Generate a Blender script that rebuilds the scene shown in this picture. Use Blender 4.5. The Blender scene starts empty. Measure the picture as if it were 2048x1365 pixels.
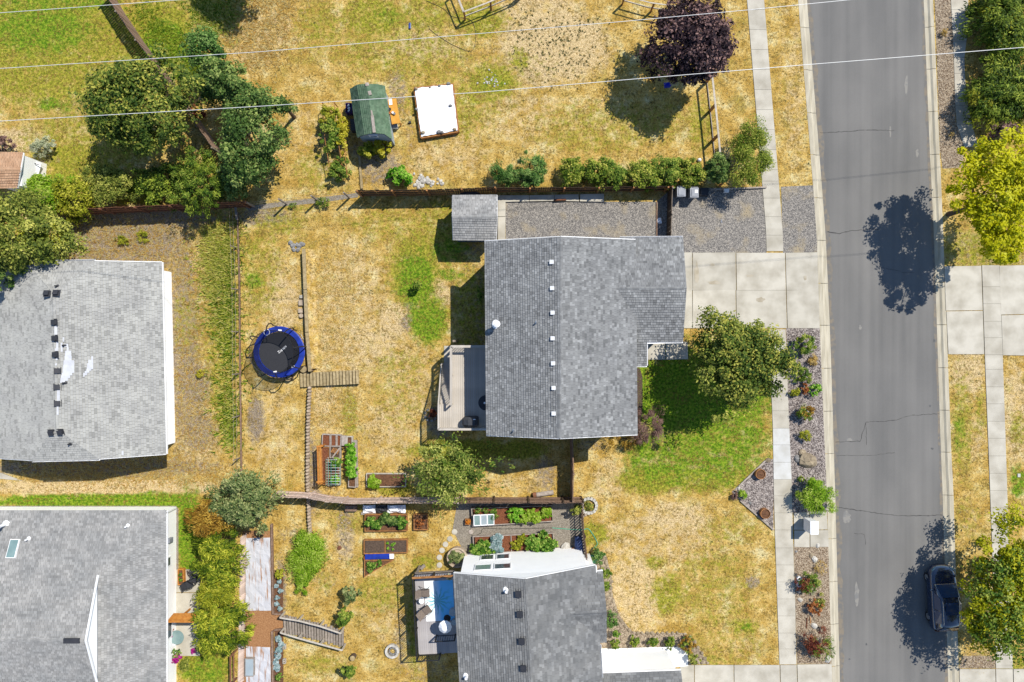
import bpy, math, random
import numpy as np
from mathutils import Vector, Matrix
R = random.Random(7)
NR = np.random.default_rng(11)
rad = math.radians
sc = bpy.context.scene
COL = sc.collection
# ------------------------------------------------------------ camera, sky, sun, exposure
H = 48.76
cam = bpy.data.cameras.new("camera")
cam.lens = 24; cam.sensor_width = 36; cam.clip_end = 2000
camo = bpy.data.objects.new("camera", cam); COL.objects.link(camo)
camo.location = (0, 0, H); camo.rotation_euler = (0, 0, 0)
sc.camera = camo
SHX, SHY = -.527, -.507                    # ground shadow of a one metre post
SUNV = Vector((-SHX, -SHY, 1)).normalized()
world = bpy.data.worlds.new("World"); sc.world = world; world.use_nodes = True
nt = world.node_tree; nt.nodes.clear()
sky = nt.nodes.new("ShaderNodeTexSky"); sky.sky_type = 'NISHITA'; sky.sun_disc = False
sky.sun_elevation = math.asin(SUNV.z); sky.sun_rotation = math.atan2(SUNV.x, SUNV.y)
sky.altitude = 900; sky.air_density = 1.0; sky.dust_density = .1; sky.ozone_density = 3.2
bg = nt.nodes.new("ShaderNodeBackground"); bg.inputs[1].default_value = .12
wo = nt.nodes.new("ShaderNodeOutputWorld")
nt.links.new(sky.outputs[0], bg.inputs[0]); nt.links.new(bg.outputs[0], wo.inputs[0])
sun = bpy.data.lights.new("sun", 'SUN'); sun.energy = 4.3; sun.angle = rad(.53); sun.color = (1, .95, .86)
suno = bpy.data.objects.new("sun", sun); COL.objects.link(suno)
suno.rotation_euler = SUNV.to_track_quat('Z', 'Y').to_euler(); suno.location = (20, 20, 40)
sc.view_settings.view_transform = 'Standard'; sc.view_settings.look = 'None'
sc.view_settings.gamma = 1; sc.view_settings.use_curve_mapping = False
sc.view_settings.exposure = .52
sc.cycles.max_bounces = 6; sc.cycles.transparent_max_bounces = 12

# ------------------------------------------------------------ helpers
def W(px, py, h=0.0):
    """world point that stands at height h where the photograph shows pixel (px, py)"""
    k = (H - h) / H / 28
    return Vector(((px - 1024) * k, (682.5 - py) * k, h))
def k_(h): return (H - h) / H / 28
EXPO = 1.75
def S(r, g, b, e=None):
    f = lambda v: ((v / 255 / 12.92) if v <= 10 else ((v / 255 + .055) / 1.055) ** 2.4)
    e = e or EXPO
    return tuple(min(.85, f(v) / e) for v in (r, g, b))

def nodes(name):
    m = bpy.data.materials.new(name); m.use_nodes = True
    n = m.node_tree.nodes; n.clear()
    return m, n, m.node_tree.links
def mat(name, c1, c2=None, scale=4., rough=.85, bump=0., bscale=30., tone=0., rnd=0., metal=0., spec=.3, stretch=(1, 1, 1), detail=4., lo=.35, hi=.65, coat=0., local=False):
    """principled surface: two colours mixed by noise, optional per-face 'tone' attribute and per-object variation"""
    m, n, l = nodes(name)
    out = n.new("ShaderNodeOutputMaterial"); p = n.new("ShaderNodeBsdfPrincipled")
    l.new(p.outputs[0], out.inputs[0])
    p.inputs['Roughness'].default_value = rough; p.inputs['Metallic'].default_value = metal
    p.inputs['Specular IOR Level'].default_value = spec; p.inputs['Coat Weight'].default_value = coat
    c2 = c2 or tuple(v * .8 for v in c1)
    tc = n.new("ShaderNodeTexCoord"); g = n.new("ShaderNodeNewGeometry")
    mp = n.new("ShaderNodeMapping"); mp.inputs['Scale'].default_value = stretch
    l.new(tc.outputs['Object'] if local else g.outputs['Position'], mp.inputs[0])
    no = n.new("ShaderNodeTexNoise"); no.inputs['Scale'].default_value = scale; no.inputs['Detail'].default_value = detail
    l.new(mp.outputs[0], no.inputs['Vector'])
    r = n.new("ShaderNodeMapRange"); r.inputs[1].default_value = lo; r.inputs[2].default_value = hi
    l.new(no.outputs[0], r.inputs[0])
    mx = n.new("ShaderNodeMix"); mx.data_type = 'RGBA'
    mx.inputs[6].default_value = (*c1, 1); mx.inputs[7].default_value = (*c2, 1)
    l.new(r.outputs[0], mx.inputs[0])
    cur = mx.outputs[2]
    def mult(cur, sock, amt):
        mr = n.new("ShaderNodeMapRange"); mr.inputs[3].default_value = 1 - amt; mr.inputs[4].default_value = 1 + amt
        l.new(sock, mr.inputs[0])
        v = n.new("ShaderNodeVectorMath"); v.operation = 'SCALE'
        l.new(cur, v.inputs[0]); l.new(mr.outputs[0], v.inputs['Scale'])
        return v.outputs[0]
    if tone:
        a = n.new("ShaderNodeAttribute"); a.attribute_name = 'tone'
        cur = mult(cur, a.outputs['Fac'], tone)
    if rnd:
        oi = n.new("ShaderNodeObjectInfo"); cur = mult(cur, oi.outputs['Random'], rnd)
    l.new(cur, p.inputs['Base Color'])
    if bump:
        nb = n.new("ShaderNodeTexNoise"); nb.inputs['Scale'].default_value = bscale; nb.inputs['Detail'].default_value = 3
        l.new(mp.outputs[0], nb.inputs['Vector'])
        b = n.new("ShaderNodeBump"); b.inputs['Strength'].default_value = bump; b.inputs['Distance'].default_value = .02
        l.new(nb.outputs[0], b.inputs['Height']); l.new(b.outputs[0], p.inputs['Normal'])
    return m
def leafmat(name, c1, c2, c3, trans=.25):
    """foliage: three leaf colours picked by the per-leaf 'tone' attribute"""
    m, n, l = nodes(name)
    out = n.new("ShaderNodeOutputMaterial")
    a = n.new("ShaderNodeAttribute"); a.attribute_name = 'tone'
    cr = n.new("ShaderNodeValToRGB"); e = cr.color_ramp.elements
    e[0].position = .15; e[0].color = (*c1, 1); e[1].position = .9; e[1].color = (*c3, 1)
    q = e.new(.5); q.color = (*c2, 1)
    l.new(a.outputs['Fac'], cr.inputs[0])
    p = n.new("ShaderNodeBsdfPrincipled"); p.inputs['Roughness'].default_value = .6; p.inputs['Specular IOR Level'].default_value = .12
    t = n.new("ShaderNodeBsdfTranslucent"); mx = n.new("ShaderNodeMixShader"); mx.inputs[0].default_value = trans
    l.new(cr.outputs[0], p.inputs['Base Color']); l.new(cr.outputs[0], t.inputs[0])
    l.new(p.outputs[0], mx.inputs[1]); l.new(t.outputs[0], mx.inputs[2]); l.new(mx.outputs[0], out.inputs[0])
    return m

def link(name, data, root=None):
    o = bpy.data.objects.new(name, data); COL.objects.link(o)
    if root is not None: o.parent = root
    return o
def tag(o, label=None, cat=None, group=None, kind=None):
    if label: o['label'] = label
    if cat: o['category'] = cat
    if group: o['group'] = group
    if kind: o['kind'] = kind
    return o
def thing(name, loc, label, cat, group=None):
    o = bpy.data.objects.new(name, None); COL.objects.link(o)
    o.location = loc; o.empty_display_size = .2
    return tag(o, label, cat, group)
def struct(name, loc=(0, 0, 0)):
    o = bpy.data.objects.new(name, None); COL.objects.link(o); o.location = loc
    return tag(o, kind='structure')
def wloc(o):
    v = Vector((0, 0, 0))
    while o is not None:
        v += o.location; o = o.parent
    return v

class MB:
    """collects faces with a tone each; build() links them as one mesh object"""
    def __init__(s): s.v = []; s.f = []; s.t = []; s.m = []; s.mi = 0
    def face(s, pts, tone=.5):
        i = len(s.v); s.v.extend([tuple(p) for p in pts]); s.f.append(tuple(range(i, i + len(pts)))); s.t.append(tone); s.m.append(s.mi)
    def add(s, vs, fs, tone=.5):
        i = len(s.v); s.v.extend([tuple(p) for p in vs])
        for f in fs: s.f.append(tuple(i + q for q in f)); s.t.append(tone); s.m.append(s.mi)
    def box(s, c, size, rz=0., tone=.5, M=None):
        x, y, z = size[0] / 2, size[1] / 2, size[2] / 2
        vs = [Vector((a * x, b * y, d * z)) for d in (-1, 1) for a, b in ((-1, -1), (1, -1), (1, 1), (-1, 1))]
        if M is not None: vs = [M @ q for q in vs]
        elif rz:
            ca, sa = math.cos(rz), math.sin(rz); vs = [Vector((q.x * ca - q.y * sa, q.x * sa + q.y * ca, q.z)) for q in vs]
        c = Vector(c)
        s.add([q + c for q in vs], [(3, 2, 1, 0), (4, 5, 6, 7), (0, 1, 5, 4), (1, 2, 6, 5), (2, 3, 7, 6), (3, 0, 4, 7)], tone)
        return s
    def bar(s, a, b, w, h, tone=.5):
        """square bar from a to b (w wide, h high)"""
        a, b = Vector(a), Vector(b); d = b - a; L = d.length
        if L < 1e-5: return s
        x = d / L; up = Vector((0, 0, 1)) if abs(x.z) < .95 else Vector((0, 1, 0))
        y = up.cross(x).normalized(); z = x.cross(y)
        M = Matrix((x, y, z)).transposed()
        return s.box((a + b) / 2, (L, w, h), tone=tone, M=M)
    def prism(s, poly, z0, z1, tone=.5):
        """extrude a plan polygon (list of x, y) from z0 to z1"""
        P = [(p[0], p[1]) for p in poly]
        ar = sum(P[i - 1][0] * P[i][1] - P[i][0] * P[i - 1][1] for i in range(len(P)))
        if ar < 0: P = P[::-1]
        n = len(P); vs = [(x, y, z0) for x, y in P] + [(x, y, z1) for x, y in P]
        fs = [tuple(range(n - 1, -1, -1)), tuple(range(n, 2 * n))] + [(i, (i + 1) % n, n + (i + 1) % n, n + i) for i in range(n)]
        s.add(vs, fs, tone); return s
    def slab(s, P, th, tone=.5):
        """3D polygon thickened downwards by th"""
        P = [Vector(p) for p in P]; n = len(P); dn = Vector((0, 0, -th))
        nn = (P[1] - P[0]).cross(P[2] - P[1])
        if nn.z < 0: P = P[::-1]
        s.add(P + [p + dn for p in P], [tuple(range(n)), tuple(range(2 * n - 1, n - 1, -1))] + [(n + i, n + (i + 1) % n, (i + 1) % n, i) for i in range(n)], tone); return s
    def tube(s, path, r, n=6, tone=.5, cap=True):
        path = [Vector(p) for p in path]; rs = r if isinstance(r, (list, tuple)) else [r] * len(path)
        i0 = len(s.v); prev = None
        for i, p in enumerate(path):
            d = (path[min(i + 1, len(path) - 1)] - path[max(i - 1, 0)]).normalized()
            if prev is None:
                up = Vector((0, 0, 1)) if abs(d.z) < .9 else Vector((1, 0, 0))
                x = d.cross(up).normalized()
            else:
                x = (prev - d * prev.dot(d)).normalized()
            prev = x; y = d.cross(x)
            for q in range(n):
                a = 2 * math.pi * q / n; s.v.append(tuple(p + (x * math.cos(a) + y * math.sin(a)) * rs[i]))
        for i in range(len(path) - 1):
            for q in range(n):
                a, b = i0 + i * n + q, i0 + i * n + (q + 1) % n
                s.f.append((a, a + n, b + n, b)); s.t.append(tone); s.m.append(s.mi)
        if cap:
            for base, rev in ((i0, 1), (i0 + (len(path) - 1) * n, 0)):
                f = tuple(range(base, base + n)); s.f.append(f if rev else f[::-1]); s.t.append(tone); s.m.append(s.mi)
        return s
    def lathe(s, c, prof, n=16, tone=.5, sx=1., sy=1., caps=True):
        """profile [(r, z)...] turned about the vertical through c"""
        i0 = len(s.v); c = Vector(c)
        for r, z in prof:
            for q in range(n):
                a = 2 * math.pi * q / n; s.v.append((c.x + r * sx * math.cos(a), c.y + r * sy * math.sin(a), c.z + z))
        for i in range(len(prof) - 1):
            for q in range(n):
                a, b = i0 + i * n + q, i0 + i * n + (q + 1) % n
                s.f.append((a, b, b + n, a + n)); s.t.append(tone); s.m.append(s.mi)
        for base, rev, r in ((i0, 1, prof[0][0]), (i0 + (len(prof) - 1) * n, 0, prof[-1][0])):
            if r > 1e-4 and caps:
                f = tuple(range(base, base + n)); s.f.append(f[::-1] if rev else f); s.t.append(tone); s.m.append(s.mi)
        return s
    def rock(s, c, rx, ry, rz, tone=.5, n=7, rot=0.):
        """an uneven boulder"""
        i0 = len(s.v); rows = 4; ca, sa = math.cos(rot), math.sin(rot)
        for i in range(rows + 1):
            th = -.5 + i * (math.pi / 2 + .5) / rows
            for q in range(n):
                a = 2 * math.pi * (q + .5 * (i % 2)) / n; j = R.uniform(.82, 1.12)
                x, y = rx * math.cos(th) * math.cos(a) * j, ry * math.cos(th) * math.sin(a) * j
                s.v.append((c[0] + x * ca - y * sa, c[1] + x * sa + y * ca, c[2] + rz * math.sin(th) * R.uniform(.9, 1.08)))
        for i in range(rows):
            for q in range(n):
                a, b = i0 + i * n + q, i0 + i * n + (q + 1) % n
                s.f.append((a, b, b + n, a + n)); s.t.append(tone + R.uniform(-.15, .15)); s.m.append(s.mi)
        s.f.append(tuple(range(i0 + rows * n, i0 + rows * n + n))); s.t.append(tone); s.m.append(s.mi)
        return s
    def mesh(s, name, mats, org=(0, 0, 0), smooth=False):
        me = bpy.data.meshes.new(name); ox, oy, oz = org
        me.from_pydata([(x - ox, y - oy, z - oz) for x, y, z in s.v], [], s.f)
        for m in (mats if isinstance(mats, (list, tuple)) else [mats]): me.materials.append(m)
        me.attributes.new('tone', 'FLOAT', 'FACE').data.foreach_set('value', s.t)
        if any(s.m): me.polygons.foreach_set('material_index', s.m)
        if smooth: me.polygons.foreach_set('use_smooth', [True] * len(s.f))
        me.update(); return me
    def build(s, name, mats, root=None, label=None, cat=None, group=None, kind=None, smooth=False, org=None):
        if root is not None: o = link(name, s.mesh(name, mats, wloc(root), smooth), root)
        else:
            org = org if org is not None else (0, 0, 0)
            o = link(name, s.mesh(name, mats, org, smooth)); o.location = org
        return tag(o, label, cat, group, kind)
def fastmesh(name, V, nper, material, tone, smooth=False):
    """many separate faces of nper corners each from a numpy array (F, nper, 3)"""
    F = len(V); me = bpy.data.meshes.new(name)
    me.vertices.add(F * nper); me.vertices.foreach_set('co', np.ascontiguousarray(V, dtype=np.float32).ravel())
    me.loops.add(F * nper); me.loops.foreach_set('vertex_index', np.arange(F * nper, dtype=np.int32))
    me.polygons.add(F); me.polygons.foreach_set('loop_start', np.arange(0, F * nper, nper, dtype=np.int32))
    me.materials.append(material)
    me.attributes.new('tone', 'FLOAT', 'FACE').data.foreach_set('value', np.asarray(tone, dtype=np.float32))
    me.update(calc_edges=True); return me
def inside(poly, x, y):
    r = np.zeros(x.shape, bool); n = len(poly)
    for i in range(n):
        x1, y1 = poly[i - 1]; x2, y2 = poly[i]
        if y1 == y2: continue
        c = ((y1 > y) != (y2 > y)) & (x < (x2 - x1) * (y - y1) / (y2 - y1) + x1); r ^= c
    return r
def xy(pts, h=0): return [tuple(W(px, py, h)[:2]) for px, py in pts]
def interp(tab, y): return float(np.interp(y, [t[0] for t in tab], [t[1] for t in tab]))
def piece(name, data, loc, root, rz=0., rx=0., ry=0., sc_=None):
    """a child that shares its mesh with its likes; loc in world space"""
    o = link(name, data, root); o.location = Vector(loc) - wloc(root); o.rotation_euler = (rx, ry, rz)
    if sc_: o.scale = sc_
    return o

# ------------------------------------------------------------ materials
M = {}
M['concrete'] = mat('concrete', S(232, 225, 208), S(200, 192, 174), .9, .9, .15, 60, rnd=.06, detail=9, lo=.38, hi=.68)
M['concrete_new'] = mat('pale concrete', S(240, 240, 236), S(222, 220, 212), 1.5, .9, .1, 60, rnd=.05)
M['concrete_white'] = mat('white coated concrete', (.82, .82, .8), (.76, .75, .72), 1., .8)
M['joint'] = mat('joint filler', S(150, 144, 130), S(130, 124, 110), 3, .95)
M['kerb'] = mat('kerb concrete', S(232, 222, 198), S(204, 194, 170), 1.5, .9, .2, 50, stretch=(3, .4, 1), rnd=.05)
M['shingle_grey'] = mat('grey shingle', S(164, 165, 164), S(150, 151, 151), .9, .95, .3, 80, tone=.36)
M['shingle_pale'] = mat('pale grey shingle', S(206, 205, 198), S(190, 189, 184), .9, .95, .3, 80, tone=.28)
M['shingle_mid'] = mat('warm grey shingle', S(190, 188, 184), S(168, 168, 166), .9, .95, .3, 80, tone=.28)
M['shingle_dark'] = mat('dark grey shingle', S(156, 156, 154), S(136, 137, 137), .9, .95, .3, 80, tone=.3)
M['shingle_green'] = mat('green shingle', S(126, 152, 122), S(92, 122, 94), 2.5, .95, .3, 80, tone=.25)
M['underlay'] = mat('roof underlay', S(120, 124, 128), None, 3, .95)
M['patch_white'] = mat('bare white underlay patch', S(236, 238, 242), S(222, 224, 230), 4, .9, tone=.1)
M['siding_white'] = mat('white siding', (.88, .88, .87), (.85, .85, .84), 1, .7)
M['siding_grey'] = mat('blue grey siding', S(120, 132, 146), S(108, 120, 134), 1, .7)
M['siding_pale'] = mat('pale siding', S(196, 210, 216), S(180, 196, 204), 1, .7)
M['trim'] = mat('white trim', (.78, .78, .78), (.72, .72, .72), 2, .5)
M['black'] = mat('black metal', (.012, .012, .014), (.02, .02, .022), 5, .45)
M['dark'] = mat('dark vent plastic', (.028, .03, .036), (.04, .04, .046), 5, .6)
M['steel'] = mat('galvanised steel', (.5, .5, .5), (.4, .4, .4), 8, .4, metal=.8)
M['glass'] = mat('window glass', (.05, .06, .07), (.07, .08, .09), 2, .08, spec=.8)
M['glass_pale'] = mat('skylight glass', S(160, 188, 186), S(140, 170, 168), 2, .15, spec=.8)
M['fence_dark'] = mat('dark weathered boards', (.1, .062, .036), (.06, .042, .028), 6, .9, .3, 60, rnd=.3, stretch=(1, 1, .3), local=True)
M['fence_red'] = mat('red brown boards', (.22, .095, .05), (.15, .07, .04), 6, .9, .3, 60, rnd=.25, local=True)
M['fence_pink'] = mat('sun bleached boards', S(252, 228, 212), S(218, 190, 172), 6, .9, .3, 60, rnd=.2, local=True)
M['fence_brown'] = mat('brown stained boards', S(176, 146, 124), S(140, 112, 94), 6, .9, .3, 60, rnd=.2, local=True)
M['post_orange'] = mat('orange cedar post', (.38, .17, .06), (.26, .12, .045), 6, .85, .2, 60, rnd=.2)
M['post_grey'] = mat('grey weathered post', (.26, .22, .18), (.18, .15, .12), 6, .9, .2, 60, rnd=.2)
M['rail_white'] = mat('bleached rail', S(232, 222, 206), S(208, 196, 178), 5, .8, rnd=.06)
M['timber'] = mat('landscape timber', S(214, 192, 146), S(178, 156, 112), 5, .9, .3, 40, rnd=.14, local=True)
M['wood_new'] = mat('new orange lumber', S(232, 158, 72), S(206, 130, 52), 6, .8, rnd=.1)
M['wood_bed'] = mat('cedar bed board', S(206, 148, 88), S(168, 112, 64), 6, .85, rnd=.12)
M['wood_grey'] = mat('grey bed board', S(206, 194, 182), S(176, 162, 150), 6, .85, rnd=.12)
M['deck_pale'] = mat('pale deck board', S(232, 222, 208), S(214, 204, 190), 3, .75, rnd=.07, stretch=(1, .3, 1), local=True)
M['deck_grey'] = mat('grey deck board', S(208, 202, 200), S(190, 184, 184), 3, .7, rnd=.07, stretch=(1, .3, 1), local=True)
M['soil'] = mat('bed soil', S(140, 100, 72), S(104, 72, 50), 9, .95, .6, 40)
M['soil_red'] = mat('bark mulch', S(206, 154, 106), S(168, 118, 76), 14, .95, .7, 40)
M['bed_mulch'] = mat('red brown bed mulch', S(160, 100, 68), S(116, 68, 44), 14, .95, .7, 40)
M['blue_dark'] = mat('dark blue tarpaulin', (.012, .025, .08), (.02, .04, .12), 4, .5, .4, 6)
M['mulch'] = mat('dark mulch', S(120, 100, 84), S(88, 72, 60), 12, .95, .6, 40)
M['rock'] = mat('field stone', S(196, 178, 148), S(150, 134, 112), 4, .9, .5, 20, tone=.3, rnd=.15)
M['rock_grey'] = mat('grey stone', S(178, 176, 172), S(132, 130, 128), 5, .9, .5, 20, tone=.3, rnd=.15)
M['rock_white'] = mat('white stone', S(240, 236, 226), S(206, 200, 188), 5, .9, .3, 20, tone=.2, rnd=.08)
M['block'] = mat('retaining block', S(226, 206, 182), S(192, 172, 148), 5, .9, .3, 30, rnd=.14)
M['bark'] = mat('tree bark', (.11, .075, .05), (.07, .05, .035), 8, .95, .5, 20)
M['white_paint'] = mat('white paint', (.8, .8, .8), (.74, .74, .74), 3, .5)
M['tarp_white'] = mat('white tarpaulin', (.85, .85, .86), (.8, .8, .82), 1.2, .6, .3, 3)
M['tarp_worn'] = mat('worn white plastic sheet', S(232, 232, 236), S(196, 156, 128), 1.5, .6, .9, 4, stretch=(4, .5, 1), lo=.53, hi=.66)
M['cable'] = mat('power cable', (.62, .62, .6), (.55, .55, .55), 2, .4)
M['blue'] = mat('blue vinyl', S(30, 66, 190), S(24, 52, 150), 3, .5, spec=.4)
M['blue_bright'] = mat('blue plastic', S(20, 60, 240), S(16, 48, 200), 3, .4)
M['orange_top'] = mat('orange table top', S(250, 184, 74), S(236, 164, 56), 3, .6)
M['terracotta'] = mat('terracotta', S(206, 130, 76), S(176, 104, 58), 4, .85)
M['hose'] = mat('green hose', S(110, 206, 170), S(90, 180, 146), 3, .5)
M['hose_dark'] = mat('dark hose', (.05, .05, .04), None, 3, .6)
M['bin'] = mat('grey bin plastic', S(176, 180, 188), S(150, 156, 166), 3, .5)
M['car'] = mat('black car paint', (.008, .018, .045), (.01, .022, .055), 1, .14, spec=.9, coat=1.)  # blue in the black base stands in for reflected sky
M['mesh_fab'] = mat('taupe sling fabric', S(150, 136, 124), S(132, 118, 108), 12, .8)
M['purple'] = mat('purple plastic', S(86, 60, 150), S(70, 48, 124), 3, .5)
M['rust'] = mat('rusty steel', S(150, 96, 66), S(110, 70, 50), 8, .8)

# ------------------------------------------------------------ ground cover map (what grows where)
def asphalt():
    m, n, l = nodes('asphalt')
    out = n.new("ShaderNodeOutputMaterial"); p = n.new("ShaderNodeBsdfPrincipled"); l.new(p.outputs[0], out.inputs[0])
    p.inputs['Roughness'].default_value = .9
    g = n.new("ShaderNodeNewGeometry")
    def noise(scale, st, det=3.):
        mp = n.new("ShaderNodeMapping"); mp.inputs['Scale'].default_value = st; mp.inputs['Rotation'].default_value = (0, 0, .045)
        l.new(g.outputs[0], mp.inputs[0])
        q = n.new("ShaderNodeTexNoise"); q.inputs['Scale'].default_value = scale; q.inputs['Detail'].default_value = det
        l.new(mp.outputs[0], q.inputs[0]); return q.outputs[0]
    a, b, c = noise(1., (1.4, .03, 1), 3), noise(.35, (1, .5, 1), 4), noise(45, (1, 1, 1), 2)
    cr = n.new("ShaderNodeValToRGB"); e = cr.color_ramp.elements
    e[0].position = .3; e[0].color = (*S(112, 111, 109), 1); e[1].position = .68; e[1].color = (*S(150, 147, 142), 1)
    def madd(x, y, f):
        q = n.new("ShaderNodeMath"); q.operation = 'MULTIPLY_ADD'; l.new(y, q.inputs[0]); q.inputs[1].default_value = f; l.new(x, q.inputs[2]); return q.outputs[0]
    z = n.new("ShaderNodeMath"); z.operation = 'MULTIPLY'; l.new(a, z.inputs[0]); z.inputs[1].default_value = .4
    t = madd(madd(z.outputs[0], b, .42), c, .2)
    l.new(t, cr.inputs[0]); l.new(cr.outputs[0], p.inputs['Base Color'])
    bp = n.new("ShaderNodeBump"); bp.inputs['Strength'].default_value = .25; bp.inputs['Distance'].default_value = .01
    l.new(c, bp.inputs['Height']); l.new(bp.outputs[0], p.inputs['Normal'])
    return m
M['asphalt'] = asphalt()
M['crack'] = mat('asphalt crack', S(84, 82, 82), S(104, 102, 100), 3, .95)
def gravelmat(name, c1, c2, c3, scale, patch=None):
    m, n, l = nodes(name)
    out = n.new("ShaderNodeOutputMaterial"); p = n.new("ShaderNodeBsdfPrincipled"); l.new(p.outputs[0], out.inputs[0])
    p.inputs['Roughness'].default_value = .95
    g = n.new("ShaderNodeNewGeometry")
    v = n.new("ShaderNodeTexVoronoi"); v.inputs['Scale'].default_value = scale; l.new(g.outputs[0], v.inputs[0])
    no = n.new("ShaderNodeTexNoise"); no.inputs['Scale'].default_value = .7; no.inputs['Detail'].default_value = 5; l.new(g.outputs[0], no.inputs[0])
    sp = n.new("ShaderNodeSeparateColor"); l.new(v.outputs['Color'], sp.inputs[0])
    cr = n.new("ShaderNodeValToRGB"); e = cr.color_ramp.elements
    e[0].position = .1; e[0].color = (*c1, 1); e[1].position = .95; e[1].color = (*c3, 1); e.new(.55).color = (*c2, 1)
    l.new(sp.outputs[0], cr.inputs[0]); cur = cr.outputs[0]
    if patch:
        mr = n.new("ShaderNodeMapRange"); mr.inputs[1].default_value = .55; mr.inputs[2].default_value = .72; l.new(no.outputs[0], mr.inputs[0])
        mx = n.new("ShaderNodeMix"); mx.data_type = 'RGBA'; l.new(mr.outputs[0], mx.inputs[0]); l.new(cur, mx.inputs[6]); mx.inputs[7].default_value = (*patch, 1); cur = mx.outputs[2]
    l.new(cur, p.inputs['Base Color'])
    bp = n.new("ShaderNodeBump"); bp.inputs['Strength'].default_value = .7; bp.inputs['Distance'].default_value = .02
    l.new(v.outputs['Distance'], bp.inputs['Height']); bp.invert = True; l.new(bp.outputs[0], p.inputs['Normal'])
    return m
M['gravel_dark'] = gravelmat('dark gravel', S(112, 109, 105), S(156, 150, 143), S(208, 199, 186), 22, S(190, 174, 144))
M['gravel_bed'] = gravelmat('bed gravel', S(110, 100, 96), S(168, 156, 148), S(216, 204, 194), 13)
M['gravel_tan'] = gravelmat('tan gravel', S(130, 112, 92), S(180, 160, 134), S(214, 196, 168), 15)
M['gravel_path'] = gravelmat('path gravel', S(136, 126, 112), S(160, 150, 134), S(186, 176, 160), 24)

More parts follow.
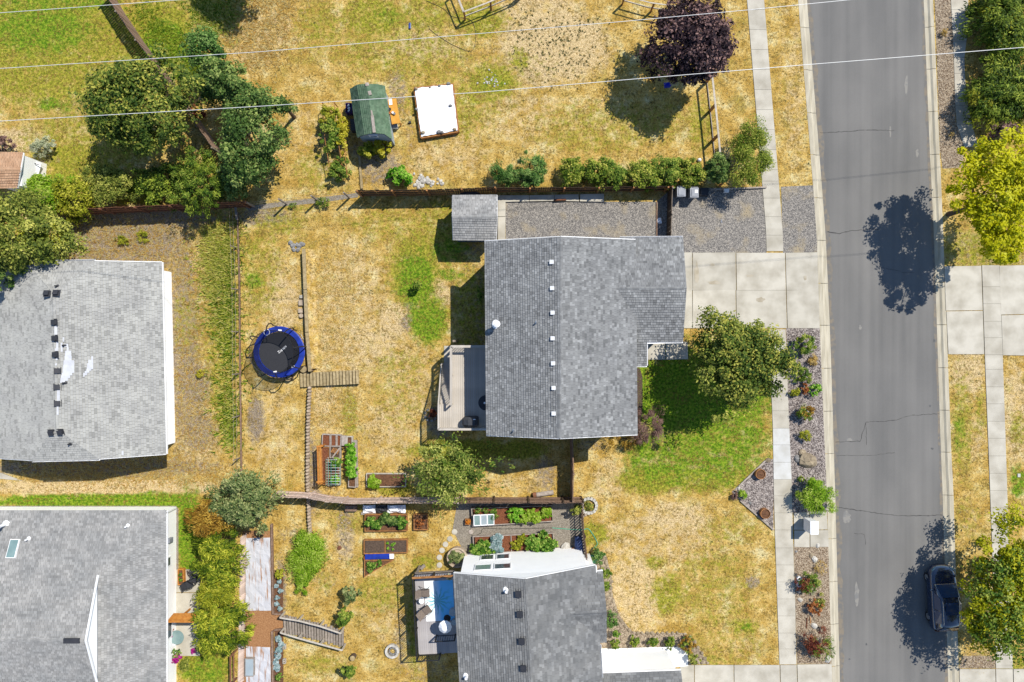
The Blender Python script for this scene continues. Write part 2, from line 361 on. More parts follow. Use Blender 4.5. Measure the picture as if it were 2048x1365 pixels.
# channel, px, py, rx, ry, strength   (g green, l lush, p pale straw, s bare soil, o olive)
COVER = [
 ('g', 1200, 255, 150, 60, .4), ('g', 900, 215, 120, 60, .42), ('g', 800, 100, 160, 70, .42), ('p', 700, 640, 90, 160, .4), ('p', 560, 640, 50, 160, .35), ('p', 820, 760, 60, 120, .35), ('p', 1040, 230, 110, 60, .35), ('g', 1430, 1180, 90, 110, .36), ('p', 1330, 1080, 120, 60, .4),
 ('g', 100, 90, 230, 150, .62), ('l', 80, 60, 110, 50, .6), ('l', 100, 208, 26, 14, .6), ('l', 130, 212, 16, 14, .5), ('p', 170, 250, 50, 60, .35), ('p', 30, 285, 80, 30, .7), ('s', 95, 315, 30, 22, .5),
 ('g', 150, 330, 60, 60, .7), ('g', 270, 380, 70, 30, .9), ('l', 280, 375, 40, 18, .7), ('p', 265, 408, 20, 12, .8), ('g', 180, 290, 160, 90, .5), ('l', 120, 5, 150, 22, .5),
 ('l', 330, 90, 45, 45, .95), ('g', 320, 60, 80, 70, .8), ('l', 385, 140, 50, 40, .7), ('p', 345, 150, 26, 22, .5), ('g', 420, 20, 60, 40, .5),
 ('p', 530, 60, 70, 60, .4), ('p', 500, 110, 50, 40, .35), ('g', 640, 50, 60, 50, .45), ('g', 745, 35, 70, 50, .6), ('l', 775, 35, 30, 20, .35), ('g', 850, 25, 60, 50, .5), ('p', 850, 90, 80, 35, .5), ('g', 700, 90, 140, 40, .35),
 ('g', 960, 40, 60, 40, .6), ('p', 1110, 90, 110, 75, .85), ('p', 1080, 30, 90, 60, .55), ('p', 1080, 140, 60, 40, .6), ('g', 985, 165, 55, 40, .7), ('l', 990, 165, 30, 16, .35), ('g', 1040, 120, 20, 26, .6), ('g', 930, 225, 30, 60, .5), ('g', 945, 190, 50, 30, .5),
 ('o', 1000, 140, 130, 60, .4), ('g', 1330, 250, 50, 50, .35), ('g', 1400, 250, 30, 60, .5), ('p', 1200, 230, 90, 50, .3), ('g', 880, 150, 120, 60, .35), ('g', 760, 120, 90, 45, .35), ('p', 920, 300, 60, 50, .35), ('p', 860, 320, 50, 40, .4),
 ('s', 760, 330, 45, 45, .55), ('s', 795, 185, 20, 60, .5), ('s', 820, 260, 10, 60, .3), ('s', 735, 300, 45, 20, .5), ('s', 600, 300, 90, 40, .15), ('p', 600, 250, 50, 60, .25), ('s', 655, 300, 30, 60, .35), ('g', 640, 340, 60, 50, .4),
 # back yard
 ('l', 832, 560, 38, 56, .75), ('g', 830, 540, 60, 90, .6), ('l', 855, 640, 40, 48, .68), ('g', 860, 640, 44, 60, .6), ('g', 790, 450, 110, 40, .4), ('g', 840, 490, 55, 45, .5), ('l', 900, 550, 30, 14, .5), ('g', 880, 450, 60, 60, .5), ('l', 900, 500, 45, 30, .5),
 ('g', 520, 540, 50, 110, .4), ('l', 508, 560, 22, 20, .5), ('g', 505, 500, 20, 16, .55), ('g', 560, 450, 60, 30, .45), ('p', 570, 610, 40, 80, .5), ('p', 545, 860, 50, 120, .35), ('p', 700, 580, 60, 120, .4), ('p', 740, 690, 80, 60, .5), ('p', 860, 600, 40, 50, .3), ('p', 880, 590, 24, 40, .6),
 ('s', 826, 612, 18, 10, .7), ('s', 815, 645, 16, 20, .6), ('p', 790, 640, 40, 40, .6), ('g', 700, 830, 18, 55, .5), ('g', 800, 790, 60, 80, .3), ('g', 800, 730, 60, 40, .35), ('p', 650, 800, 30, 90, .45), ('p', 780, 860, 60, 70, .4), ('s', 512, 840, 18, 48, .75), ('s', 590, 1070, 40, 25, .3), ('s', 740, 860, 40, 20, .15),
 ('s', 530, 435, 60, 20, .6), ('g', 580, 415, 60, 20, .3), ('s', 880, 840, 30, 40, .6), ('g', 930, 900, 120, 20, .9), ('g', 1040, 900, 60, 20, .8), ('o', 940, 620, 40, 110, .8), ('s', 960, 640, 12, 120, .5), ('s', 940, 500, 40, 14, .4), ('g', 790, 975, 50, 20, .6), ('p', 1040, 965, 70, 20, .35), ('s', 1090, 950, 25, 40, .5),
 ('s', 625, 950, 14, 90, .6), ('s', 660, 990, 50, 14, .3),
 # left house yard
 ('s', 240, 490, 140, 60, .8), ('p', 320, 470, 50, 40, .45), ('p', 330, 470, 60, 30, .5), ('s', 340, 560, 30, 60, .4), ('s', 366, 690, 36, 250, .6), ('p', 345, 640, 16, 60, .5), ('g', 372, 640, 30, 70, .4), ('p', 400, 900, 40, 50, .5), ('s', 392, 770, 34, 50, .7), ('s', 396, 860, 40, 50, .6), ('o', 380, 660, 40, 60, .5), ('o', 390, 790, 30, 30, .3), ('s', 260, 440, 200, 22, .9), ('s', 200, 935, 240, 20, .8), ('p', 210, 975, 260, 18, .8),
 ('l', 200, 1003, 250, 15, .9), ('l', 380, 1070, 28, 95, .95), ('l', 310, 995, 80, 14, .6), ('p', 160, 995, 26, 10, .7), ('l', 410, 1340, 50, 34, .5), ('g', 410, 1330, 60, 50, .8),
 ('g', 440, 620, 40, 260, .45), ('l', 455, 640, 18, 90, .5), ('l', 460, 850, 18, 60, .5),
 # front garden
 ('l', 1390, 790, 170, 100, .8), ('l', 1440, 880, 115, 95, .62), ('l', 1330, 905, 90, 70, .6), ('g', 1300, 960, 70, 30, .8), ('g', 1400, 960, 120, 30, .6), ('p', 1320, 925, 60, 36, .5), ('p', 1380, 945, 60, 30, .45), ('p', 1500, 900, 40, 40, .42), ('p', 1450, 820, 60, 30, .3), ('s', 1430, 930, 60, 30, .4), ('p', 1250, 1080, 80, 50, .4), ('p', 1350, 1040, 80, 40, .55), ('p', 1270, 1190, 70, 90, .56), ('p', 1220, 960, 40, 60, .4),
 ('g', 1335, 1185, 40, 40, .6), ('g', 1330, 1210, 22, 22, .65), ('g', 1310, 1125, 24, 14, .6), ('g', 1410, 1125, 60, 14, .4), ('g', 1460, 1060, 70, 40, .35), ('g', 1190, 1070, 30, 26, .7), ('g', 1490, 1255, 30, 20, .6), ('l', 1493, 1254, 10, 8, .7), ('g', 1470, 1290, 70, 50, .3), ('s', 1505, 1165, 16, 16, .6), ('p', 1495, 1300, 30, 30, .3), ('g', 1290, 750, 16, 60, .2), ('g', 1420, 1320, 30, 14, .5),
 ('s', 1180, 890, 36, 14, .4),
 # verge and east lawns
 ('p', 1590, 200, 22, 170, .35), ('p', 1570, 80, 16, 120, .25), ('s', 1500, 300, 40, 60, .25), ('p', 1935, 740, 36, 60, .6), ('g', 1925, 850, 26, 120, .45), ('l', 1918, 860, 14, 50, .4), ('g', 1960, 830, 14, 60, .4), ('p', 1955, 870, 20, 60, .4), ('o', 1935, 1040, 36, 50, .5), ('p', 2030, 830, 30, 120, .5), ('g', 2036, 860, 20, 40, .5), ('l', 2036, 965, 18, 40, .6), ('g', 1995, 300, 60, 40, .3), ('o', 1965, 500, 100, 50, .8), ('s', 1960, 1320, 50, 20, .4), ('g', 2030, 1330, 40, 20, .6),
 # south garden
 ('g', 640, 1330, 60, 26, .4), ('p', 690, 1090, 22, 40, .55), ('g', 760, 1185, 60, 40, .45), ('g', 700, 1030, 60, 40, .3), ('s', 690, 1060, 20, 70, .45), ('o', 650, 1165, 26, 26, .6), ('l', 740, 1125, 60, 12, .3), ('g', 850, 1125, 30, 16, .6), ('p', 780, 1240, 60, 60, .3), ('s', 800, 1290, 14, 60, .4), ('g', 830, 1250, 20, 120, .5), ('s', 560, 1190, 14, 80, .6), ('s', 860, 1345, 60, 30, .3), ('p', 990, 1115, 90, 14, .6), ('o', 1000, 1300, 40, 40, .2),
]
CHI = {'g': 0, 'l': 1, 'p': 2, 's': 3}
def cover(X, Y):
    """cover weights (n, 4) at ground pixel positions"""
    o = np.zeros((len(X), 4))
    for ch, cx, cy, rx, ry, st in COVER:
        d = np.hypot((X - cx) / rx, (Y - cy) / ry); w = st * np.clip((1.35 - d) / .75, 0, 1)
        if ch == 'o':
            o[:, 0] = np.maximum(o[:, 0], w * .6); o[:, 3] = np.maximum(o[:, 3], w * .45)
        else:
            i = CHI[ch]; o[:, i] = np.maximum(o[:, i], w)
    return o
def groundmat():
    m, n, l = nodes('dry lawn')
    out = n.new("ShaderNodeOutputMaterial"); p = n.new("ShaderNodeBsdfPrincipled"); l.new(p.outputs[0], out.inputs[0])
    p.inputs['Roughness'].default_value = .95; p.inputs['Specular IOR Level'].default_value = .1
    g = n.new("ShaderNodeNewGeometry"); at = n.new("ShaderNodeAttribute"); at.attribute_name = 'cover'
    sp = n.new("ShaderNodeSeparateColor"); l.new(at.outputs['Color'], sp.inputs[0])
    def noise(s, d, off):
        mp = n.new("ShaderNodeMapping"); mp.inputs['Location'].default_value = (off, off * 1.7, 0); l.new(g.outputs[0], mp.inputs[0])
        q = n.new("ShaderNodeTexNoise"); q.inputs['Scale'].default_value = s; q.inputs['Detail'].default_value = d; q.inputs['Roughness'].default_value = .62
        l.new(mp.outputs[0], q.inputs[0]); return q.outputs[0]
    def ramp(x, a, b, c=0., d=1.):
        q = n.new("ShaderNodeMapRange"); q.inputs[1].default_value = a; q.inputs[2].default_value = b; q.inputs[3].default_value = c; q.inputs[4].default_value = d; l.new(x, q.inputs[0]); return q.outputs[0]
    def mix(f, a, b):
        q = n.new("ShaderNodeMix"); q.data_type = 'RGBA'; l.new(f, q.inputs[0])
        for i, s in ((6, a), (7, b)):
            if isinstance(s, tuple): q.inputs[i].default_value = (*s, 1)
            else: l.new(s, q.inputs[i])
        return q.outputs[2]
    def madd(x, f, y):
        q = n.new("ShaderNodeMath"); q.operation = 'MULTIPLY_ADD'; l.new(x, q.inputs[0]); q.inputs[1].default_value = f; l.new(y, q.inputs[2]); return q.outputs[0]
    big, mid, fine = noise(.55, 6, 3), noise(3.2, 5, 9), noise(13, 4, 1)
    mid2 = noise(2.4, 6, 21); tiny = noise(34, 3, 5)
    n6, n9 = noise(5.5, 4, 61), noise(9, 3, 77)
    def cramp(x, stops):
        q = n.new("ShaderNodeValToRGB"); el = q.color_ramp.elements
        el[0].position = stops[0][0]; el[0].color = (*stops[0][1], 1); el[1].position = stops[-1][0]; el[1].color = (*stops[-1][1], 1)
        for p_, c_ in stops[1:-1]: el.new(p_).color = (*c_, 1)
        l.new(x, q.inputs[0]); return q.outputs[0]
    half = n.new("ShaderNodeMath"); half.operation = 'MULTIPLY'; l.new(noise(.9, 9, 4), half.inputs[0]); half.inputs[1].default_value = .62
    s1 = madd(n6, .22, madd(noise(.22, 3, 90), .16, half.outputs[0]))
    base = cramp(s1, [(.36, S(190, 150, 68)), (.45, S(220, 180, 92)), (.53, S(244, 208, 124)), (.61, S(255, 238, 176))])
    n15 = noise(.7, 9, 40)
    base = mix(ramp(madd(n6, .3, n15), .66, .82, 0, .8), base, mix(ramp(n9, .4, .6), S(156, 140, 56), S(206, 184, 90)))
    fl = ramp(madd(noise(1.1, 4, 70), .55, noise(6.5, 3, 15)), .8, .9, 0, .75)  # small shadows of grass clumps, painted in as dark flecks
    def mask(ch, nz, k=1.7):
        return ramp(madd(nz, k, ch), .5 * k + .22, .5 * k + .62)
    e1, e2, e3 = noise(1.9, 9, 21), noise(2.6, 9, 33), noise(3.6, 9, 52)
    cur = mix(mask(sp.outputs[2], e1), base, mix(ramp(fine, .4, .62), S(240, 206, 148), S(255, 230, 178)))
    cur = mix(mask(at.outputs['Alpha'], e3), cur, mix(ramp(fine, .35, .65), S(150, 133, 114), S(196, 177, 150)))
    cur = mix(mask(sp.outputs[0], e2), cur, mix(ramp(n6, .4, .6), S(138, 146, 40), S(206, 196, 76)))
    cur = mix(mask(sp.outputs[1], e1), cur, mix(ramp(n6, .4, .6), S(88, 134, 24), S(166, 192, 54)))
    cur = mix(fl, cur, mix(ramp(mid, .4, .6), S(122, 104, 48), S(160, 128, 62)))
    t = madd(tiny, .8, madd(fine, 1.1, ramp(mid, .3, .7, 0., .3)))
    v = n.new("ShaderNodeVectorMath"); v.operation = 'SCALE'; l.new(cur, v.inputs[0]); l.new(ramp(madd(n9, .7, t), 1.14, 1.78, .62, 1.38), v.inputs['Scale'])
    l.new(v.outputs[0], p.inputs['Base Color'])
    bp = n.new("ShaderNodeBump"); bp.inputs['Strength'].default_value = .9; bp.inputs['Distance'].default_value = .07
    l.new(madd(tiny, .4, fine), bp.inputs['Height']); l.new(bp.outputs[0], p.inputs['Normal'])
    return m
M['lawn'] = groundmat()
M['blades'] = leafmat('grass blades', S(96, 110, 34), S(206, 168, 92), S(240, 210, 140), .15)

# ------------------------------------------------------------ the large structure: ground, road, kerbs, pavements
KLo = [(-400, 1566), (0, 1596), (460, 1633), (680, 1640), (1000, 1654), (1365, 1664), (1760, 1675)]
KLi = [(-400, 1584), (0, 1615), (460, 1652), (680, 1662), (1000, 1672), (1365, 1681), (1760, 1691)]
KRi = [(-400, 1830), (0, 1849), (300, 1861), (460, 1869), (920, 1884), (960, 1886), (1365, 1898), (1760, 1910)]
KRo = [(-400, 1847), (0, 1866), (340, 1881), (460, 1886), (920, 1903), (960, 1906), (1365, 1918), (1760, 1930)]
SLl = [(-400, 1460), (0, 1493.5), (460, 1531.5), (640, 1536), (850, 1545), (1000, 1547.5), (1085, 1550), (1365, 1559.6), (1760, 1573)]
SLr = [(-400, 1495), (0, 1528), (460, 1565), (660, 1571), (850, 1578), (960, 1583), (1086, 1586), (1200, 1590), (1365, 1593.5), (1760, 1606)]
SRl = [(490, 1962), (530, 1963), (710, 1969), (920, 1977), (1080, 1983), (1365, 1992), (1760, 2004)]
SRr = [(490, 1996), (530, 1998), (710, 2005), (920, 2012), (1080, 2017), (1365, 2026), (1760, 2038)]
gx = np.arange(-42, 42.01, .25); gy = np.arange(-30, 30.01, .25)
GX, GY = np.meshgrid(gx, gy); gX = GX.ravel() * 28 + 1024; gY = 682.5 - GY.ravel() * 28
zz = np.zeros(len(gX)); ra = np.interp(gY, [t[0] for t in KLo], [t[1] + 6 for t in KLo]); rb = np.interp(gY, [t[0] for t in KRo], [t[1] - 6 for t in KRo])
zz[(gX > ra) & (gX < rb)] = -.2
gnd = bpy.data.meshes.new('ground'); nx, ny = len(gx), len(gy)
ii = np.arange(nx * ny).reshape(ny, nx)
quads = np.stack([ii[:-1, :-1], ii[:-1, 1:], ii[1:, 1:], ii[1:, :-1]], -1).reshape(-1, 4)
ov = [(-42, -30), (42, -30), (42, 30), (-42, 30), (-400, -400), (400, -400), (400, 400), (-400, 400)]; b0 = nx * ny
gv = np.concatenate([np.stack([GX.ravel(), GY.ravel(), zz], -1), np.array([(x, y, -.004) for x, y in ov])])
gnd.from_pydata(gv.tolist(), [], quads.tolist() + [(b0 + 4, b0 + 5, b0 + 1, b0), (b0 + 5, b0 + 6, b0 + 2, b0 + 1), (b0 + 6, b0 + 7, b0 + 3, b0 + 2), (b0 + 7, b0 + 4, b0, b0 + 3)])
cv = np.zeros((len(gv), 4)); cv[:nx * ny] = cover(gX, gY); cv[nx * ny:, 0] = .3
gnd.attributes.new('cover', 'FLOAT_COLOR', 'POINT').data.foreach_set('color', cv.astype(np.float32).ravel())
gnd.materials.append(M['lawn']); gnd.update()
tag(link('ground', gnd), kind='structure')

YS = [-400, 0, 150, 300, 460, 680, 850, 1000, 1180, 1365, 1760]
b = MB()
for i in range(len(YS) - 1):
    y0, y1 = YS[i], YS[i + 1]
    pts = [W(interp(KLi, y0) - 4, y0), W(interp(KRi, y0) + 4, y0), W(interp(KRi, y1) + 4, y1), W(interp(KLi, y1) - 4, y1)]
    b.face([(p.x, p.y, -.1) for p in reversed(pts)])
b.build('road', M['asphalt'], kind='structure')
# cracks sealed across the road, a few millimetres proud of the asphalt
cr = MB()
def crack(pts, w=.018):
    P = [W(*p) for p in pts]; Q = [P[0]]
    for a, c in zip(P, P[1:]):
        nseg = max(1, int((c - a).length / .18))
        for i in range(1, nseg + 1):
            q = a.lerp(c, i / nseg); Q.append(q + Vector((R.uniform(-.03, .03), R.uniform(-.03, .03), 0)))
    for a, c in zip(Q, Q[1:]):
        d = (c - a); nrm = Vector((-d.y, d.x, 0)).normalized() * w * R.uniform(.5, 1.4)
        cr.face([(q.x, q.y, -.094) for q in (a - nrm, c - nrm, c + nrm, a + nrm)])
crack([(1641, 265), (1690, 263), (1735, 259), (1790, 261)]); crack([(1656, 463), (1680, 467), (1700, 462), (1740, 458), (1760, 459)], .03)
crack([(1672, 885), (1722, 883), (1733, 845), (1790, 842), (1820, 832), (1880, 828)]); crack([(1675, 912), (1740, 912), (1790, 906)], .012)
crack([(1675, 1015), (1705, 1020), (1745, 1026), (1800, 1032), (1840, 1033), (1887, 1031)], .024); crack([(1763, 535), (1810, 545), (1830, 546)], .012); crack([(1710, 1068), (1730, 1070), (1733, 1090)], .012)
crack([(1785, 621), (1830, 618)], .012); crack([(1733, 846), (1735, 890)], .012)
cr.build('road_crack', M['crack'], kind='stuff')
M['stain_dark'] = mat('oil stain', S(104, 104, 104), S(126, 126, 126), 5, .8); M['stain_pale'] = mat('pale road dust', S(166, 162, 154), S(146, 145, 142), 4, .9, lo=.45, hi=.6); M['grit'] = mat('gutter grit', S(158, 146, 128), S(134, 132, 128), 3, .95, lo=.4, hi=.6, detail=8)
def blot(name, px, py, rx, ry, m, k=14):
    b = MB(); p = W(px, py); b.face([(p.x + rx * math.cos(i * 6.2832 / k) * R.uniform(.6, 1.15), p.y + ry * math.sin(i * 6.2832 / k) * R.uniform(.6, 1.15), -.0955) for i in range(k)]); b.build(name, M[m], kind='stuff')
for px, py, rx, ry in ((1862, 812, .1, .1), (1866, 898, .14, .08), (1734, 1290, .08, .1), (1870, 682, .09, .12), (1700, 1320, .1, .07)): blot('oil_stain', px, py, rx, ry, 'stain_dark')
for px, py, rx, ry in ((1694, 1036, .34, .5), (1722, 656, .12, .2), (1782, 262, .08, .5), (1836, 306, .12, .3), (1715, 1190, .2, .9), (1700, 880, .3, .12), (1814, 170, .15, .8)): blot('dust_stain', px, py, rx, ry, 'stain_pale')
for tab, w0, w1 in ((KLi, 0, 10), (KRi, -6, 0)):
    b = MB()
    for i in range(60):
        y0, y1 = -60 + i * 25, -35 + i * 25; j0, j1 = (R.uniform(.5, 1.2), 0) if i == 0 else (j1, 0); j1 = R.uniform(.5, 1.2)
        q = [W(interp(tab, y0) + w0 * j0, y0), W(interp(tab, y0) + w1 * j0, y0), W(interp(tab, y1) + w1 * j1, y1), W(interp(tab, y1) + w0 * j1, y1)]
        b.face([(p.x, p.y, -.097) for p in reversed(q)])
    b.build('gutter_grit', M['grit'], kind='stuff')

def kerb(name, outer, inner, left):
    root = struct(name); y = -30
    while y < 1400:
        y2 = y + R.choice((85, 86, 84)); pts = []
        g = .5
        o0, o1, i0, i1 = interp(outer, y + g), interp(outer, y2 - g), interp(inner, y + g), interp(inner, y2 - g)
        f = .42
        m0, m1 = o0 + (i0 - o0) * f, o1 + (i1 - o1) * f
        b = MB()
        A, B_, C, D = W(o0, y + g), W(m0, y + g), W(m1, y2 - g), W(o1, y2 - g)
        E, F = W(i0, y + g), W(i1, y2 - g)
        z = lambda p, h: (p.x, p.y, h if h < .03 else .012)
        e = .12 / .7
        B2, C2 = B_.lerp(E, .32), C.lerp(F, .32)
        for q in ([z(A, .035), z(B_, .035), z(C, .035), z(D, .035)], [z(B_, .035), z(B2, -.07), z(C2, -.07), z(C, .035)], [z(B2, -.07), z(E, -.092), z(F, -.092), z(C2, -.07)], [z(A, -.15), z(A, .035), z(D, .035), z(D, -.15)], [z(A, .035), z(A, -.2), z(E, -.2), z(E, -.092), z(B2, -.07), z(B_, .035)], [z(D, .035), z(C, .035), z(C2, -.07), z(F, -.092), z(F, -.2), z(D, -.2)]):
            nn = (Vector(q[1]) - Vector(q[0])).cross(Vector(q[2]) - Vector(q[1]))
            b.face(q[::-1] if (nn.z < -1e-6) else q)
        b.build('kerb_segment', M['kerb'], root); y = y2
    return root
kerb('kerb', KLo, KLi, True); kerb('kerb', KRo, KRi, False)

def paving(name, pieces, m=None, top=.04):
    root = struct(name); fill = MB()
    for poly in pieces:
        mm = m
        if isinstance(poly, tuple): poly, mm = poly
        P = xy(poly); cx = sum(p[0] for p in P) / len(P); cy = sum(p[1] for p in P) / len(P)
        sh = [(cx + (x - cx) * (1 - .009 / max(.3, abs(x - cx) + .01)), cy + (y - cy) * (1 - .009 / max(.3, abs(y - cy) + .01))) for x, y in P]
        t = top + R.uniform(-.003, .003); fill.prism(P, -.12, top - .014)
        MB().prism(sh, -.1, t).build('slab', mm or M['concrete'], root)
    fill.build('joint_filler', M['joint'], root, kind='stuff')
    return root
sw = []
ys = [-20, 20, 60, 100, 140, 180, 220, 260, 300, 340, 363, 397, 434, 471, 503]
for a, c in zip(ys, ys[1:]): sw.append([(interp(SLl, a), a), (interp(SLr, a), a), (interp(SLr, c), c), (interp(SLl, c), c)])
ys = [659, 690, 725, 758, 788, 822, 857, 890, 925, 959, 992, 1026, 1060, 1096, 1130, 1164, 1198, 1232, 1266, 1298, 1329]
for a, c in zip(ys, ys[1:]): sw.append(([(interp(SLl, a), a), (interp(SLr, a), a), (interp(SLr, c), c), (interp(SLl, c), c)], M['concrete_new'] if 857 <= a < 950 else M['concrete']))
paving('sidewalk', sw)
sw = []
ys = [531, 574, 608, 643, 676, 710, 739, 774, 808, 843, 877, 912, 947, 981, 1016, 1050, 1085, 1120, 1155, 1190, 1225, 1260, 1295, 1330, 1337]
for a, c in zip(ys, ys[1:]): sw.append([(interp(SRl, a), a), (interp(SRr, a), a), (interp(SRr, c), c), (interp(SRl, c), c)])
paving('sidewalk', sw)
# upper east pavement curves away from the road
EL = [(-40, 1899), (0, 1901), (90, 1906), (150, 1908), (245, 1911), (295, 1928)]; ER = [(-40, 1936), (0, 1936), (60, 1936), (110, 1928), (170, 1930), (230, 1938), (295, 1956)]
ys = [-40, 20, 52, 84, 116, 148, 180, 212, 250, 295]
paving('sidewalk', [[(interp(EL, a), a), (interp(ER, a), a), (interp(ER, c), c), (interp(EL, c), c)] for a, c in zip(ys, ys[1:])])
drv = []
xs0 = [1366, 1384, 1471, None]; 
for (a0, a1) in ((506, 581), (581, 657)):
    e0, e1 = interp(SLl, a0) + 35, interp(SLl, a1) + 35
    d0, d1 = interp(KLo, a0), interp(KLo, a1)
    for x0, x1 in ((1345, 1384), (1385, 1471)): drv.append([(x0, a0), (x1, a0 - 1), (x1 + 1, a1), (x0, a1)])
    drv.append([(1472, a0), (e0 + 2, a0), (e1 + 2, a1), (1473, a1)]); drv.append([(e0 + 3, a0), (d0, a0 - 1), (d1, a1), (e1 + 3, a1)])
paving('driveway', drv)
M['drive_stain'] = mat('driveway stain', S(214, 203, 182), S(196, 184, 160), 2, .9, lo=.4, hi=.6)
def drip(px, py, rx, ry, k=16):
    b = MB(); p = W(px, py); b.face([(p.x + rx * math.cos(i * 6.2832 / k) * R.uniform(.6, 1.15), p.y + ry * math.sin(i * 6.2832 / k) * R.uniform(.6, 1.15), .0465) for i in range(k)]); b.build('oil_stain', M['drive_stain'], kind='stuff')
for q in ((1393, 548, .16, .9), (1428, 566, .5, .14), (1500, 552, .3, .12), (1520, 600, .35, .22), (1610, 556, .14, .2), (1425, 530, .2, .1)): drip(*q)
d2 = [[(1360, 1330), (1388, 1330), (1388, 1420), (1360, 1420)], [(1389, 1330), (1467, 1330), (1468, 1420), (1389, 1420)], [(1468, 1330), (1559, 1330), (1561, 1420), (1469, 1420)], [(1560, 1330), (1593, 1330), (1596, 1420), (1562, 1420)], [(1594, 1329), (1663, 1328), (1666, 1420), (1597, 1420)]]
paving('driveway', d2)
e2 = [[(1888, 533), (1962, 532), (1965, 621), (1891, 622)], [(1892, 623), (1965, 622), (1968, 709), (1896, 709)], [(1998, 532), (2075, 530), (2080, 628), (2001, 630)], [(2002, 631), (2080, 629), (2085, 712), (2005, 711)]]
paving('driveway', e2)
paving('driveway', [[(1918, 1338), (1990, 1338), (1992, 1420), (1920, 1420)], [(2026, 1338), (2090, 1338), (2090, 1420), (2028, 1420)], [(1991, 1338), (2025, 1338), (2027, 1420), (1993, 1420)]])
paving('mailbox_pad', [[(1587, 1026), (1618, 1024), (1619, 1060), (1587, 1060)], [(1619, 1024), (1653, 1022), (1655, 1059), (1620, 1060)], [(1588, 1061), (1619, 1061), (1619, 1095), (1588, 1094)], [(1620, 1061), (1656, 1060), (1657, 1094), (1620, 1094)]])
paving('front_walk', [[(1278, 684), (1330, 684), (1331, 720), (1279, 720)], [(1331, 684), (1375, 684), (1376, 719), (1332, 720)]], M['concrete'])
paving('entry_walk', [[(1195, 1297), (1255, 1296), (1256, 1342), (1197, 1344)], [(1256, 1296), (1315, 1294), (1317, 1340), (1257, 1342)], [(1316, 1294), (1372, 1293), (1376, 1316), (1376, 1332), (1317, 1338)]], M['concrete_white'], .05)
paving('patio', [[(351, 1139), (400, 1139), (400, 1185), (351, 1185)], [(351, 1186), (400, 1186), (400, 1228), (351, 1228)], [(351, 1229), (400, 1229), (400, 1312), (340, 1312)]])
paving('side_path', [[(-20, 958), (0, 958), (46, 962), (0, 945), (-20, 938)]])
def sheet(name, poly, m, z=.01, kind='structure', h=0):
    b = MB(); P = xy(poly, h); ar = sum(P[i - 1][0] * P[i][1] - P[i][0] * P[i - 1][1] for i in range(len(P)))
    if ar < 0: P = P[::-1]
    b.face([(x, y, z) for x, y in P]); return b.build(name, m, kind=kind)
sheet('bare_strip', [(488, 414), (560, 404), (640, 396), (716, 386), (716, 395), (640, 406), (560, 414), (500, 422)], M['gravel_path'])
sheet('gravel_yard', [(1011, 404), (1313, 404), (1345, 376), (1533, 376), (1533, 507), (1340, 507), (1340, 492), (1011, 492)], M['gravel_dark'])
sheet('gravel_apron', [(1562, 374), (1627, 371), (1638, 506), (1566, 506)], M['gravel_dark'])
sheet('gravel_bed', [(1572, 657), (1640, 656), (1654, 1000), (1655, 1023), (1585, 1026), (1578, 850)], M['gravel_bed'])
sheet('gravel_bed', [(1587, 1088), (1618, 1088), (1618, 1094), (1657, 1094), (1663, 1328), (1594, 1328)], M['gravel_tan'])
sheet('gravel_corner', [(1547, 918), (1531, 922), (1463, 984), (1480, 1002), (1547, 1060)], M['gravel_bed'])
sheet('gravel_bed', [(1868, -30), (1900, -30), (1902, 0), (1908, 100), (1911, 245), (1928, 295), (1925, 335), (1885, 338), (1880, 300)], M['gravel_tan'])
sheet('gravel_path', [(915, 1003), (1165, 1003), (1172, 1118), (1080, 1118), (1080, 1108), (930, 1108), (918, 1085), (905, 1060)], M['gravel_path'])
sheet('gravel_bed', [(1190, 1100), (1212, 1108), (1222, 1150), (1225, 1190), (1238, 1230), (1262, 1262), (1290, 1267), (1365, 1266), (1390, 1285), (1418, 1328), (1360, 1330), (1380, 1300), (1195, 1296), (1180, 1130)], M['gravel_tan'], .008)
sheet('gravel_bed', [(1925, 1312), (1990, 1312), (1990, 1337), (1918, 1337)], M['gravel_tan'])
sheet('gravel_bed', [(300, 1012), (352, 1012), (357, 1018), (357, 1140), (346, 1140), (346, 1024), (0, 1022), (0, 1012)], M['gravel_path'])
sheet('mulch_bed', [(1270, 735), (1280, 738), (1285, 755), (1285, 815), (1278, 880), (1268, 880), (1265, 735)], M['mulch'])
